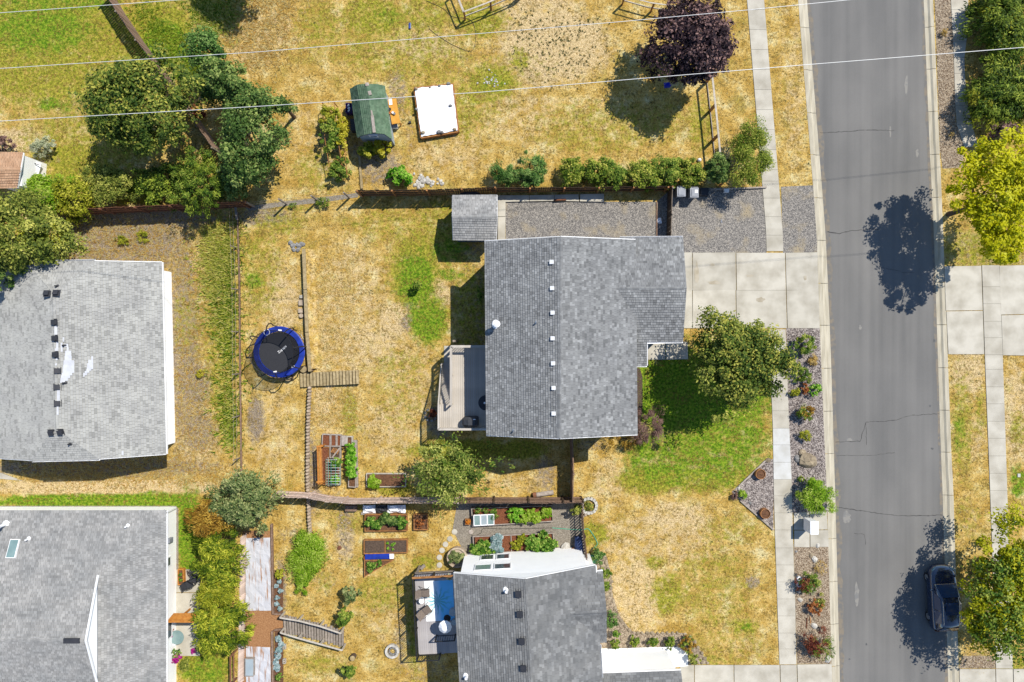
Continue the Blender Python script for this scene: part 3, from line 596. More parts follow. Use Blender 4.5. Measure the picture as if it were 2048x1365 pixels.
# ------------------------------------------------------------ houses
def frame_of(P):
    P = [Vector(p) for p in P]
    u = (P[1] - P[0]).normalized(); n = Vector((0, 0, 0))
    for i in range(len(P)): n += P[i].cross(P[(i + 1) % len(P)])
    n.normalize()
    if n.z < 0: n = -n
    v = n.cross(u)
    if v.z < 0: v = -v; u = -u
    return P, P[0], u, v, n
def courses(b, P, expo=.165, tab=(.11, .27), lift=.012, levels=(.1, .3, .4, .5, .5, .55, .6, .7, 1.)):
    """shingle tabs laid in courses over a convex roof plane; the first edge is the eave"""
    P, o, u, v, n = frame_of(P)
    Q = [((p - o).dot(u), (p - o).dot(v)) for p in P]
    v0, v1 = min(q[1] for q in Q), max(q[1] for q in Q)
    r = v0 - .02
    while r < v1 - .02:
        vm = min(max(r + expo * .5, v0 + .001), v1 - .001); xs = []
        for i in range(len(Q)):
            (a, c), (a2, c2) = Q[i - 1], Q[i]
            if (c > vm) != (c2 > vm): xs.append(a + (a2 - a) * (vm - c) / (c2 - c))
        if len(xs) >= 2:
            lo, hi = min(xs), max(xs); a = lo - R.uniform(0, .3)
            while a < hi:
                w = R.uniform(*tab); s, e = max(a, lo), min(a + w - .012, hi)
                if e - s > .03:
                    t = R.choice(levels) + R.uniform(-.08, .08); h0 = .042 + lift + R.uniform(0, .014)
                    pt = lambda uu, vv, off: o + u * uu + v * vv + n * off
                    A, B_, C, D = pt(s, r, h0), pt(e, r, h0), pt(e, min(r + expo * 1.1, v1), .008 + lift), pt(s, min(r + expo * 1.1, v1), .008 + lift)
                    i = len(b.v); b.v.extend([tuple(x) for x in (A, B_, C, D, pt(s, r, lift), pt(e, r, lift))])
                    b.f += [(i, i + 1, i + 2, i + 3), (i + 4, i + 5, i + 1, i)]; b.t += [t, t - .15]; b.m += [b.mi] * 2
                a += w
        r += expo
def caps(b, p, q, w=.3, step=.15, tone=.35):
    """cap shingles along a ridge or hip"""
    p, q = Vector(p), Vector(q); d = q - p; L = d.length; x = d / L; y = Vector((0, 0, 1)).cross(x).normalized()
    k = 0
    while k * step < L - .02:
        a = p + x * (k * step); c = p + x * min(L, (k + 1) * step + .03); t = tone + R.uniform(-.25, .25)
        for s in (-1, 1):
            f = [a + Vector((0, 0, .05)), c + Vector((0, 0, .036)), c + y * s * w / 2 + Vector((0, 0, -.03)), a + y * s * w / 2 + Vector((0, 0, -.016))]
            b.face(f if s < 0 else f[::-1], t)
        k += 1
def on_plane(px, py, P):
    P, o, u, v, n = frame_of(P)
    c = Vector((0, 0, H)); d = W(px, py, 0) - c
    return c + d * ((o - c).dot(n) / d.dot(n))
def roof(root, planes, shingle, ridges=(), th=.14, **kw):
    """roof deck of solid slabs; its shingles are real tabs joined into one stuff part"""
    def planar(P):
        P, o, u, v, n = frame_of(P); c = sum(P, Vector()) / len(P)
        return [p - n * ((p - c).dot(n) / 1) for p in P]
    planes = [planar(P) for P in planes]
    b = MB()
    for P in planes: b.slab(P, th)
    rf = b.build('roof', M['underlay'], root)
    s = MB()
    for P in planes: courses(s, P, **kw)
    for p, q in ridges: caps(s, p, q)
    s.build('shingles', M[shingle], rf, kind='stuff')
    return rf
def gutter(rf, a, c, out=.06, m='trim', name='gutter', w=.11, h=.1, dz=-.02):
    a, c = Vector(a), Vector(c); d = (c - a).normalized(); o = Vector((d.y, -d.x, 0)).normalized() * out + Vector((0, 0, dz))
    b = MB()
    if name == 'gutter':
        b.bar(a + o + Vector((0, 0, -h / 2)), c + o + Vector((0, 0, -h / 2)), w, .012)
        for k in (-1, 1):
            q = Vector((d.y, -d.x, 0)).normalized() * (w / 2 - .008) * k
            b.bar(a + o + q + Vector((0, 0, .001)), c + o + q + Vector((0, 0, .001)), .016, h)
    else: b.bar(a + o, c + o, w, h)
    return b.build(name, M[m], rf)
def box_vent(rf, px, py, P, m, size=.3, name='roof_vent', hgt=.13, rz=0.):
    p = on_plane(px, py, P); _, o, u, v, n = frame_of(P)
    MM = Matrix((u, v, n)).transposed()
    b = MB(); b.box(p + n * .03, (size * 1.5, size * 1.5, .012), M=MM); b.box(p + n * .1, (size * .9, size * .9, hgt), M=MM)
    b.box(p + n * (.1 + hgt / 2 + .012), (size * 1.08, size * 1.08, .025), M=MM, tone=.7)
    return b.build(name, M[m], rf)
def pipe_vent(rf, px, py, P, r=.05, h=.4, m='steel', cap=False, name='vent_pipe'):
    p = on_plane(px, py, P); b = MB()
    b.lathe(p, [(r * 2.6, -.02), (r * 2.2, .05), (r * 1.1, .09), (r, .12), (r, h), (r * .75, h), (r * .7, h - .1)], 14)
    if cap: b.lathe(p + Vector((0, 0, h)), [(r * 1.2, .0), (r * 1.7, .03), (r * 1.7, .09), (r * .9, .15), (.0, .17)], 14)
    return b.build(name, M[m], rf, smooth=False)
def gable_end(b, P, th=.1):
    """upright gable triangle/polygon thickened along its horizontal normal"""
    P = [Vector(p) for p in P]; n = (P[1] - P[0]).cross(P[2] - P[0]).normalized() * th; k = len(P)
    b.add(P + [p + n for p in P], [tuple(range(k)), tuple(range(2 * k - 1, k - 1, -1))] + [(i + 1 if i + 1 < k else 0, i, k + i, k + (i + 1) % k) for i in range(k)])
def lapped(b, a, c, z0, z1, n, step=.2, th=.02, poly=None):
    """lap siding boards on a wall line from a to c, facing n"""
    z = z0; a, c = Vector(a), Vector(c); n = Vector(n)
    while z < z1 - .02:
        e = min(z + step, z1)
        q = [a + n * th, c + n * th, c + n * .004, a + n * .004]
        pts = [(q[0].x, q[0].y, z), (q[1].x, q[1].y, z), (q[2].x, q[2].y, e), (q[3].x, q[3].y, e)]
        b.face(pts, R.uniform(.45, .55)); b.face([(a.x, a.y, z), (c.x, c.y, z), pts[1], pts[0]], .5); z += step
def window(root, c, u, w, h, n, pane='glass', name='window'):
    """white framed window on a wall: centre c, along u, facing n"""
    u, n = Vector(u), Vector(n); c = Vector(c); Z = Vector((0, 0, 1)); b = MB(); t = .07
    for s in (-1, 1):
        b.bar(c + u * s * (w / 2 - t / 2) - Z * h / 2, c + u * s * (w / 2 - t / 2) + Z * h / 2, t, .07)
        b.bar(c + Z * s * (h / 2 - t / 2) - u * (w / 2 - t), c + Z * s * (h / 2 - t / 2) + u * (w / 2 - t), .07, t)
    fr = b.build(name, M['trim'], root)
    q = [c - u * w / 2 * .9 - Z * h / 2 * .92, c + u * w / 2 * .9 - Z * h / 2 * .92, c + u * w / 2 * .9 + Z * h / 2 * .92, c - u * w / 2 * .9 + Z * h / 2 * .92]
    p = MB(); p.add([x + n * .012 for x in q] + [x - n * .005 for x in q], [(0, 1, 2, 3), (7, 6, 5, 4), (0, 4, 5, 1), (1, 5, 6, 2), (2, 6, 7, 3), (3, 7, 4, 0)])
    p.build('pane', M[pane], fr)
    return fr

# --- the main house in the middle
hs = thing('house', (3, 0, 0), 'grey shingled house in the middle with seven small white vents along its ridge', 'house', 'houses with shingled roofs')
NWe, SWe, NR_, SR_, NEe, SEe = W(970, 483, 5), W(974, 871, 5), W(1121, 474, 7.1), W(1119, 877, 7.1), W(1270, 480, 5), W(1274, 869.5, 5)
west, east = [SWe, NWe, NR_, SR_], [NEe, SEe, SR_, NR_]
gR0, gR1 = W(1222, 577, 5.57), W(1373, 577, 5.57)
gN0, gN1, gS0, gS1 = W(1222, 477, 4.52), W(1366, 476, 4.52), W(1222, 683, 4.5), W(1366, 683, 4.5)
gn, gs = [gN1, gN0, gR0, gR1], [gS0, gS1, gR1, gR0]
p0, p1 = W(1250, 731, 4.02), W(1294, 731, 4.02); q1 = W(1294, 684.5, 4.485); q0 = W(1250, 684.5, 4.485)
porch = [p0, p1, q1, q0]
b = MB()
e = .35
b.prism([(NWe.x + e, NWe.y - e), (NEe.x - e, NEe.y - e), (SEe.x - e, SEe.y + e), (SWe.x + e, SWe.y + e)], -.1, 4.86)
for yy, rr in ((NWe.y - e - .1, NR_), (SWe.y + e, SR_)):
    gable_end(b, [(SWe.x + e, yy, 4.86), (SEe.x - e, yy, 4.86), (rr.x, yy, 6.78)])
gxe = gN1.x - .35
b.prism([(7.9, gN1.y - .4), (gxe, gN1.y - .4), (gxe, gS1.y + .4), (7.9, gS1.y + .4)], -.1, 4.3)
gable_end(b, [(gxe - .1, gN1.y - .4, 4.3), (gxe - .1, gS1.y + .4, 4.3), (gxe - .1, gR1.y, 5.3)])
b.bar((p1.x - .2, p1.y + .2, 0), (p1.x - .2, p1.y + .2, 3.9), .16, .16)
b.build('wall', M['siding_grey'], hs)
rf = roof(hs, [west, east, gn, gs, porch], 'shingle_grey', [(NR_, SR_), (gR1, gR0)])
gutter(rf, NWe, SWe, -.06); gutter(rf, SEe, W(1270, 632, 5), -.06); gutter(rf, gS1, q1, -.06); gutter(rf, p1, p0, -.06); gutter(rf, W(1240, 477, 4.52), gN1, -.06)
for a, c in ((NWe, NR_), (NR_, NEe), (SWe, SR_), (SR_, SEe)):
    o = Vector((0, .03 if a.y > 0 else -.03, -.1)); b = MB(); b.bar(a + o, c + o, .04, .18); b.build('fascia', M['trim'], rf)
b = MB(); b.bar(q1 + Vector((.03, 0, -.08)), p1 + Vector((.03, 0, -.08)), .05, .14); b.build('fascia', M['trim'], rf)
for px, py in ((1105, 525), (1106, 577), (1107, 626), (1107, 677), (1108, 727), (1109, 776), (1109, 827)): box_vent(rf, px, py, west, 'white_paint', .23)
pipe_vent(rf, 994, 649, west, .13, .75, 'white_paint', True, 'flue'); pipe_vent(rf, 1073, 645, west, .05, .35); pipe_vent(rf, 1028, 861, west, .05, .35)
b = MB(); b.box((gxe + .03, (gN1.y + gS1.y) / 2, 1.15), (.06, 4.9, 2.2)); gd = b.build('garage_door', M['trim'], hs)
for k in range(1, 4): 
    b = MB(); b.box((gxe + .065, (gN1.y + gS1.y) / 2, .05 + k * .55), (.01, 4.85, .03)); b.build('door_groove', M['siding_grey'], gd)
# ground-floor windows of the walls that stand under the eaves
for yy in (3.5, -3.6): window(hs, (NWe.x + e - .01, yy, 3.6), (0, 1, 0), 1.4, 1.1, (-1, 0, 0))
window(hs, (SEe.x - e + .01, -4.2, 3.3), (0, 1, 0), 1.7, 1.2, (1, 0, 0))

# --- pale roofed house on the west edge
hw = thing('house', (-28, -1, 0), 'pale grey roofed house beside the weedy strip, with white bare patches on its shingles', 'house', 'houses with shingled roofs')
th = rad(1.3); cw = Vector((-29.2, -1.28, 0)); ua, ub = Vector((math.cos(th), math.sin(th), 0)), Vector((-math.sin(th), math.cos(th), 0))
def HW(a, c, z): return cw + ua * a + ub * c + Vector((0, 0, z))
Lh, wh, rh, eh, jh = 6.44, 5.8, 5.15, 2.9, 4.3
fx = wh * (1 - (jh - eh) / (rh - eh))
planes = []
for s in (1, -1):
    planes.append([HW(s * wh, -s * Lh, eh), HW(s * wh, s * Lh, eh), HW(s * fx, s * Lh, jh), HW(0, s * (Lh - 2.1), rh), HW(0, -s * (Lh - 2.1), rh), HW(s * fx, -s * Lh, jh)])
    planes.append([HW(s * fx, s * Lh, jh), HW(-s * fx, s * Lh, jh), HW(0, s * (Lh - 2.1), rh)])
b = MB(); e = .55
b.prism([HW(s * (wh - e - (.25 if s > 0 else 0)), t * (Lh - .35), 0)[:2] for s, t in ((-1, -1), (1, -1), (1, 1), (-1, 1))], -.1, 2.8)
for s in (1, -1):
    y = s * (Lh - .4)
    gable_end(b, [HW(-s * (wh - e), y, 2.8), HW(s * (wh - e), y, 2.8), HW(s * fx * .92, y, jh - .25), HW(-s * fx * .92, y, jh - .25)])
ww = b.build('wall', M['siding_white'], hw)
b = MB(); lapped(b, HW(wh - e - .25, -(Lh - .35), 0), HW(wh - e - .25, Lh - .35, 0), 0, 2.75, ua); b.build('siding', M['siding_white'], ww)
rf = roof(hw, planes, 'shingle_pale', [(HW(0, -(Lh - 2.1), rh), HW(0, Lh - 2.1, rh))] + [(HW(s * fx, t * Lh, jh), HW(0, t * (Lh - 2.1), rh)) for s in (1, -1) for t in (1, -1)], tab=(.14, .34), levels=(.45, .5, .55, .6, .65, .1, .5))
pe, pw, pn, ps = planes[0], planes[2], planes[1], planes[3]
gutter(rf, HW(-fx, Lh, jh), HW(fx, Lh, jh), -.06); gutter(rf, HW(fx, -Lh, jh), HW(-fx, -Lh, jh), -.06); gutter(rf, HW(wh, -Lh, eh), HW(wh, Lh, eh), .06)
for s in (1, -1):
    for t in (1, -1):
        b = MB(); o = ub * t * .03 + Vector((0, 0, -.08)); b.bar(HW(s * wh, t * Lh, eh) + o, HW(s * fx, t * Lh, jh) + o, .04, .16); b.build('fascia', M['trim'], rf)
for px, py in ((110.6, 645), (111.8, 677), (112.8, 709.5), (116, 742), (115, 774.5), (116, 807)): box_vent(rf, px, py, pw if px < 113 else pe, 'dark', .3)
for px, py in ((95, 588), (113.5, 587), (104, 865), (122, 864)): box_vent(rf, px, py, pn if py < 700 else ps, 'dark', .3)
for px, py, P in ((116, 573, pn), (131, 691, pe), (131, 766, pe), (142, 888, ps)): pipe_vent(rf, px, py, P, .05, .3, 'dark')
def bare(P, pts, name='bare_patch'):
    """where shingles are gone the white underlay shows"""
    b = MB(); _, o, u, v, n = frame_of(P)
    for x0, y0, x1, y1 in pts:
        q = [on_plane(x, y, P) + n * .085 for x, y in ((x0, y0), (x0, y1), (x1, y1), (x1, y0))]
        b.face(q, R.uniform(.3, .7)); 
    return b.build(name, M['patch_white'], rf)
bare(pe, [(109.5, 652, 115.5, 672)]); bare(pe, [(113, 684, 117.5, 705), (110.5, 697, 113, 704)]); bare(pe, [(114.5, 780, 120.5, 803)]); bare(pe, [(114, 812, 118, 830)]); bare(pe, [(112, 716, 116, 721)]); bare(pe, [(111, 727, 114.5, 731.5)]); bare(pe, [(243.5, 902, 247.5, 910)])
big = [(126, 675, 129, 684), (122, 686, 126, 704), (129, 688, 137, 694), (134, 694, 138, 702), (131, 702, 143, 712), (130, 712, 144, 721), (127.5, 721, 149, 730), (127, 730, 149, 738), (126, 738, 149, 746), (124, 746, 145, 751), (122.5, 751, 141, 757), (121.5, 757, 137, 762), (121, 762, 131, 766)]
bare(pe, big)
bare(pe, [(183, 713, 187, 720), (177, 720, 187, 727), (175, 727, 187, 735), (174, 735, 187, 739), (173, 739, 183, 742), (170, 742, 179, 746), (167, 746, 175, 751), (167, 751, 170, 754)])
window(hw, HW(wh - e - .22, -2.3, 1.6), ub, 1.2, 1.0, ua)

# --- south-west house with the small white gable on its hip
hq = thing('house', (-30, -18, 0), 'grey hip roofed house with a white triangular gable, beside the long hedge', 'house', 'houses with shingled roofs')
e3, r3 = 3.0, 5.95
NE, SE = W(332, 1022, e3), Vector((W(333, 1022, e3).x, -29, e3))
gb = 4.5; xg = -26.85; yR = W(170, 1281, r3).y
ng = Vector((xg, W(197, 1150, gb).y, gb)); sg = Vector((xg, 2 * yR - ng.y, gb)); ap = Vector((xg + .12, yR, r3))
wE = -44
north = [NE, Vector((wE, NE.y, e3)), Vector((wE, yR, r3)), ap, ng]
SEc = Vector((NE.x, 2 * yR - NE.y, e3))
eastp = [SEc, NE, ng, sg]
south = [Vector((wE, SEc.y, e3)), SEc, sg, ap, Vector((wE, yR, r3))]
b = MB(); b.prism([(wE, NE.y - .45), (NE.x - .78, NE.y - .45), (NE.x - .78, SEc.y + .45), (wE, SEc.y + .45)], -.1, 2.86)
wl = b.build('wall', M['siding_white'], hq)
b = MB(); gable_end(b, [(xg - .02, ng.y, gb + .02), (xg - .02, sg.y, gb + .02), (xg - .02, yR, r3 - .1)], .06); b.build('gable_wall', M['siding_white'], hq)
rf = roof(hq, [north, eastp, south], 'shingle_mid', [(Vector((wE, yR, r3)), ap - Vector((.15, 0, 0))), (NE, ng)], levels=(.3, .4, .5, .6, .7, .8, .2))
gutter(rf, NE, Vector((wE, NE.y, e3)), -.06); gutter(rf, SEc, NE, .06, w=.1)
b = MB(); b.bar(ng + Vector((.05, 0, .05)), ap + Vector((.02, 0, .02)), .1, .1); b.bar(sg + Vector((.05, 0, .05)), ap + Vector((.02, 0, .02)), .1, .1); b.build('fascia', M['trim'], rf)
sk = on_plane(28, 1098, north); _, o, u, v, n = frame_of(north)
MM = Matrix((u, v, n)).transposed(); b = MB(); b.box(sk + n * .08, (.62, 1.2, .14), M=MM); fr = b.build('skylight', M['trim'], rf)
b = MB(); b.box(sk + n * .165, (.52, 1.1, .02), M=MM); b.build('pane', M['glass_pale'], fr)
for px, py in ((58, 1078), (256, 1052)): pipe_vent(rf, px, py, north, .06, .35, 'white_paint')
pipe_vent(rf, 12, 1049, north, .1, .7, 'white_paint', True, 'flue')
b = MB(); pp = W(143.5, 1281, 6.0); b.box((pp.x, yR, r3 + .06), (1.0, .3, .1)); b.build('ridge_vent', M['dark'], rf)
b = MB(); b.box((NE.x - .68, -13.9, 1.1), (.2, .3, .5)); b.build('meter_box', M['bin'], hq)
window(hq, (NE.x - .77, -15.4, 1.1), (0, 1, 0), .7, .6, (1, 0, 0)); window(hq, (NE.x - .77, -20.2, 1.2), (0, 1, 0), 1.2, 1.1, (1, 0, 0))
b = MB(); b.bar((NE.x - .72, NE.y - .5, .2), (NE.x - .72, NE.y - .5, 2.8), .08, .08); b.build('downpipe', M['trim'], hq)

# --- south-centre house, turned a little
hc = thing('house', (1, -19, 0), 'dark grey roofed house with a tall white north wall above the vegetable beds', 'house', 'houses with shingled roofs')
tc_ = rad(3.2); oc = Vector((.80, -14.64, 0)); ca, cb = Vector((math.cos(tc_), math.sin(tc_), 0)), Vector((math.sin(tc_), -math.cos(tc_), 0))
def HC(a, c, z): return oc + ca * a + cb * c + Vector((0, 0, z))
wc, Lc = 4.53, 14
A0, A1, B0, B1, R0, R1 = HC(-wc, 0, 5), HC(-wc, Lc, 5), HC(wc, 0, 5), HC(wc, Lc, 5), HC(0, 0, 6.8), HC(0, Lc, 6.8)
pw2, pe2 = [A1, A0, R0, R1], [B0, B1, R1, R0]
cR0, cR1 = HC(2.3, 2.72, 5.74), HC(5.02, 2.72, 5.74)
cN0, cN1, cS0, cS1 = HC(2.3, .45, 4.86), HC(5.02, .45, 4.86), HC(2.3, 5.0, 4.8), HC(5.02, 5.0, 4.8)
cn, cs = [cN1, cN0, cR0, cR1], [cS0, cS1, cR1, cR0]
ga = [W(1199, 1348, 4.0), W(1362, 1342, 4.0), Vector((11.35, -26.3, 5.5)), Vector((6.1, -26.3, 5.5))]
ga2 = [Vector((11.4, -31, 4.0)), Vector((5.9, -31, 4.0)), Vector((6.1, -26.3, 5.5)), Vector((11.35, -26.3, 5.5))]
b = MB(); e = .35
b.prism([HC(-wc + e, .3, 0)[:2], HC(wc - e - .1, .3, 0)[:2], HC(wc - e, Lc, 0)[:2], HC(-wc + e, Lc, 0)[:2]], -.1, 4.86)
gable_end(b, [HC(-wc + e, .3, 4.86), HC(wc - e, .3, 4.86), HC(0, .3, 6.6)], .1)
b.prism([HC(3.9, .8, 0)[:2], HC(4.7, .8, 0)[:2], HC(4.7, 4.6, 0)[:2], HC(3.9, 4.6, 0)[:2]], -.1, 4.7)
b.prism([(5.6, ga[0].y - .4), (11.0, ga[1].y - .4), (11.0, -30.5), (5.6, -30.5)], -.1, 3.85)
wl = b.build('wall', M['siding_white'], hc)
b = MB(); lapped(b, HC(wc - e - .1, .3, 0), HC(-wc + e, .3, 0), 0, 4.8, -cb); b.build('siding', M['siding_white'], wl)
rf = roof(hc, [pw2, pe2, cn, cs, ga, ga2], 'shingle_dark', [(R0, R1), (cR1, cR0), (ga[2], ga[3])], levels=(.3, .4, .5, .6, .45, .95, .15), tab=(.14, .42))
gutter(rf, A0, A1, -.06); gutter(rf, HC(wc, 5.1, 5), HC(wc, 7.2, 5), -.06); gutter(rf, ga[0], ga[1], -.06)
for a, c in ((A0, R0), (R0, B0)):
    b = MB(); o = -cb * .03 + Vector((0, 0, -.1)); b.bar(a + o, c + o, .04, .18); b.build('fascia', M['trim'], rf)
b = MB(); b.bar(B0 + Vector((.05, 0, -.05)), HC(wc + .05, .45, 4.95), .1, .12); b.bar(cN0 + Vector((2.1, .1, -.05)), cN1 + Vector((0, .06, -.05)), .1, .1); b.build('fascia', M['trim'], rf)
for px, py in ((1039, 1187), (1042, 1227), (1045.5, 1281), (1049, 1335)): box_vent(rf, px, py, pw2, 'dark', .36, hgt=.2)
pipe_vent(rf, 1013, 1180, pw2, .09, .4, 'white_paint'); pipe_vent(rf, 933, 1352, pw2, .09, .4, 'white_paint')
for a_, z, w_, pane in ((-2.55, 1.25, .95, 'glass'), (-1.45, 1.25, .95, 'glass'), (-2.75, 3.3, 1.15, 'glass_pale'), (-1.45, 3.3, 1.15, 'glass')): window(hc, HC(a_, .275, z), ca, w_, 1.15, -cb, pane)

# --- small sheds
def shed(label, planes, foot, wz, wallm, shingle, ridges, fasc=(), name='garden_shed', gables=(), **kw):
    c = Vector((sum(p[0] for p in foot) / len(foot), sum(p[1] for p in foot) / len(foot), 0))
    t = thing(name, c, label, 'shed')
    b = MB(); b.prism(foot, -.05, wz)
    for g in gables: gable_end(b, g, .05)
    b.build('wall', M[wallm], t)
    r_ = roof(t, planes, shingle, ridges, th=.07, **kw)
    for a, q in fasc:
        b = MB(); b.bar(Vector(a) + Vector((0, 0, -.05)), Vector(q) + Vector((0, 0, -.05)), .05, .1); b.build('fascia', M['trim'], r_)
    return t, r_
zN, zR = 2.35, 2.95
a, c, d, f = W(905, 392, zN), W(994, 391, zN), W(993, 481, zN), W(906, 480, zN); r0, r1 = W(904.5, 434, zR), W(994.5, 434, zR)
sh1, _ = shed('small square shed with a grey shingled gable roof against the board fence', [[c, a, r0, r1], [f, d, r1, r0]], [(a.x + .15, a.y - .2), (c.x - .15, c.y - .2), (d.x - .15, d.y + .2), (f.x + .15, f.y + .2)], 2.3, 'siding_grey', 'shingle_mid', [(r0, r1)], [(a, r0), (r0, f), (c, r1), (r1, d)], gables=[[(a.x + .15, a.y - .2, 2.3), (f.x + .15, f.y + .2, 2.3), (r0.x + .15, r0.y, 2.85)], [(c.x - .2, c.y - .2, 2.3), (d.x - .2, d.y + .2, 2.3), (r1.x - .2, r1.y, 2.85)]])
# gambrel shed, green roof
zr, zm, ze = 3.0, 2.65, 1.9
TL, TR, BL, BR = W(701, 178, ze), W(768, 172, ze), W(716, 275, ze), W(783, 279, ze)
RT, RB = W(733, 168, zr), W(748, 267, zr); mT1, mT2, mB1, mB2 = W(715, 170, zm), W(755, 169, zm), W(730, 270, zm), W(768, 269, zm)
gw = [(Vector(p) + (Vector((W(742, 224, 2).x, W(742, 224, 2).y, p.z)) - p) * .06) for p in (TL, TR, BR, BL)]
sh2, rf = shed('white shed with a green gambrel roof and worn bare strips beside the orange table', [[BL, TL, mT1, mB1], [mB1, mT1, RT, RB], [TR, BR, mB2, mT2], [mT2, mB2, RB, RT]], [(p.x, p.y) for p in gw], 1.82, 'siding_pale', 'shingle_green', [(RT, RB)], [(TL, BL), (BR, TR)], name='gambrel_shed', expo=.16, tab=(.2, .5), levels=(.3, .4, .5, .6, .7))
b = MB()
for p4 in ((BL, mB1, RB, mB2, BR), (TL, mT1, RT, mT2, TR)):
    cc = (BL + BR + TL + TR) / 4; q = [Vector(p) + (Vector((cc.x, cc.y, p.z)) - p) * .05 + Vector((0, 0, -.09)) for p in p4]
    gable_end(b, q, .04)
b.build('gable_wall', M['siding_pale'], sh2)
mid = (BL + BR) / 2 + (Vector(((TL + TR) / 2).xy.to_3d()) - Vector(((BL + BR) / 2).xy.to_3d())) * .035; dd = (BR - BL).normalized(); nn = Vector((dd.y, -dd.x, 0))
window(sh2, Vector((mid.x, mid.y, 2.2)) + nn * .05, dd, .62, .4, nn)
for a0, a1, wd in ((W(745, 232, 2.98), W(749, 266, 3.02), .2), (W(743, 222, 2.98), W(745, 232, 2.98), .1), (W(737, 188, 2.98), W(743, 186, 2.98), .28), (W(731, 170, 3.0), W(738, 169, 2.98), .22)):
    b = MB(); b.bar(a0 + Vector((0, 0, .07)), a1 + Vector((0, 0, .05)), wd, .03); b.build('roof_strip', M['wood_grey'], rf)
# tan roofed shed on the west edge
a, c, d, f = W(-60, 305, 2.4), W(47, 306, 2.4), W(35, 376, 2.4), W(-60, 378, 2.4); r0, r1 = W(-60, 338, 2.75), W(41, 340, 2.75)
M['shingle_tan'] = mat('tan shingle', S(226, 184, 148), S(208, 164, 128), 2, .95, .2, 80, tone=.12)
sh3, _ = shed('tan roofed white shed at the edge of the green lawn', [[c, a, r0, r1], [f, d, r1, r0]], [(-35, a.y - .15), (c.x - .05, c.y - .15), (d.x + .2, d.y + .15), (-35, d.y + .15)], 2.3, 'siding_white', 'shingle_tan', [(r0, r1)], [(c, r1), (r1, d)])
EX = []
a, c = W(83, 326, 0), W(70, 374, 0)
t = thing('coop_run', ((a.x + W(47, 318).x) / 2, a.y, 0), 'low white lean-to with dark slots built on the tan shed', 'lean-to')
q = [W(48, 316, 1.5), W(83, 327, .9), W(70, 373, .9), W(37, 372, 1.5)]
b = MB(); b.slab(q, .05); lt = b.build('roof', M['white_paint'], t)
b = MB(); b.prism([(p.x, p.y) for p in (W(50, 321, .7), W(80, 330, .7), W(68, 370, .7), W(42, 368, .7))], 0, .82); b.build('wall', M['siding_white'], t)
for f0, f1 in (((55, 322), (80, 331)), ((47, 344), (47, 352)), ((44, 352), (50, 360))):
    b = MB(); p, q_ = W(*f0, 1.25), W(*f1, 1.12); b.bar(p + Vector((0, 0, .08)), q_ + Vector((0, 0, .02)), .05, .03); b.build('slot', M['black'], lt)

# ------------------------------------------------------------ fences
def unit(name, m, sx, sy, sz, point=0.):
    b = MB()
    if point: b.prism([(-sx / 2, -sy / 2), (sx / 2, -sy / 2), (sx / 2, sy / 2), (-sx / 2, sy / 2)], 0, sz)
    else: b.box((0, 0, sz / 2), (sx, sy, sz))
    return b.mesh(name, m)
def along(pts, step):
    """points every step metres on a polyline with their headings"""
    P = [Vector(p) for p in pts]; out = []; carry = 0.
    for a, c in zip(P, P[1:]):
        d = c - a; L = d.length; x = d / L; s = carry
        while s < L: out.append((a + x * s, math.atan2(x.y, x.x))); s += step
        carry = s - L
    return out
def fence(label, pts, h, bm, pm, side=1, step=.16, pw=.145, post=2.4, rails=(.3, 1.0, 1.65), name='board_fence', post_h=.08, gap_tops=0., group=None, rail_m=None):
    """board fence: each picket, rail and post its own part; pts are ground points"""
    P = [Vector((p[0], p[1], 0)) for p in pts]
    t = thing(name, P[len(P) // 2], label, 'fence', group)
    mp = unit('picket', M[bm], pw, .02, h); mo = unit('post', M[pm], .1, .1, h + post_h)
    for p, a in along(P, step):
        nx, ny = -math.sin(a) * .035 * side, math.cos(a) * .035 * side
        piece('picket', mp, (p.x + nx, p.y + ny, 0), t, a + R.uniform(-.03, .03), R.uniform(-.012, .012), sc_=(1, 1, 1 + R.uniform(-.012, .012)))
    for p, a in along(P, post): piece('post', mo, (p.x - math.sin(a) * -.03 * side, p.y - math.cos(a) * .03 * side, 0), t, a)
    piece('post', mo, P[-1], t)
    for z in rails:
        if z > h: continue
        for a, c in zip(P, P[1:]):
            d = (c - a).normalized(); o = Vector((d.y, -d.x, 0)) * .02 * side
            b = MB(); b.bar(a + o + Vector((0, 0, z)), c + o + Vector((0, 0, z)), .04, .09); b.build('rail', M[rail_m or pm], t)
    return t
def G(pts, h): return [W(px, py, h) for px, py in pts]
fence('dark board fence with orange posts behind the small square shed', G([(714, 381.5), (830, 381), (908, 379), (990, 375.5)], 1.85), 1.85, 'fence_dark', 'post_orange', side=1)
fence('dark board fence with orange posts between the gravel yard and the clipped hedge', G([(991, 377), (1160, 376), (1345, 374)], 1.35), 1.35, 'fence_dark', 'post_orange', side=1, rails=(.3, 1.1))
fence('dark board gate fence closing the gravel yard beside the driveway', G([(1345, 376), (1342.5, 476)], 1.35), 1.35, 'fence_dark', 'post_grey', side=-1, post=1.8, rails=(.3, 1.2), rail_m='post_grey')
fence('long diagonal board fence shading the green lawn and running under the trees', G([(195, -36), (217, 0), (258, 62), (300, 118), (344, 182), (376, 227), (424, 296)], 1.85), 1.85, 'fence_brown', 'post_grey', side=1)
fence('red brown board fence behind the row of shrubs', G([(60, 424), (195, 417.5), (350, 411), (490, 404)], 1.9), 1.9, 'fence_red', 'fence_red', side=1, rail_m='fence_red')
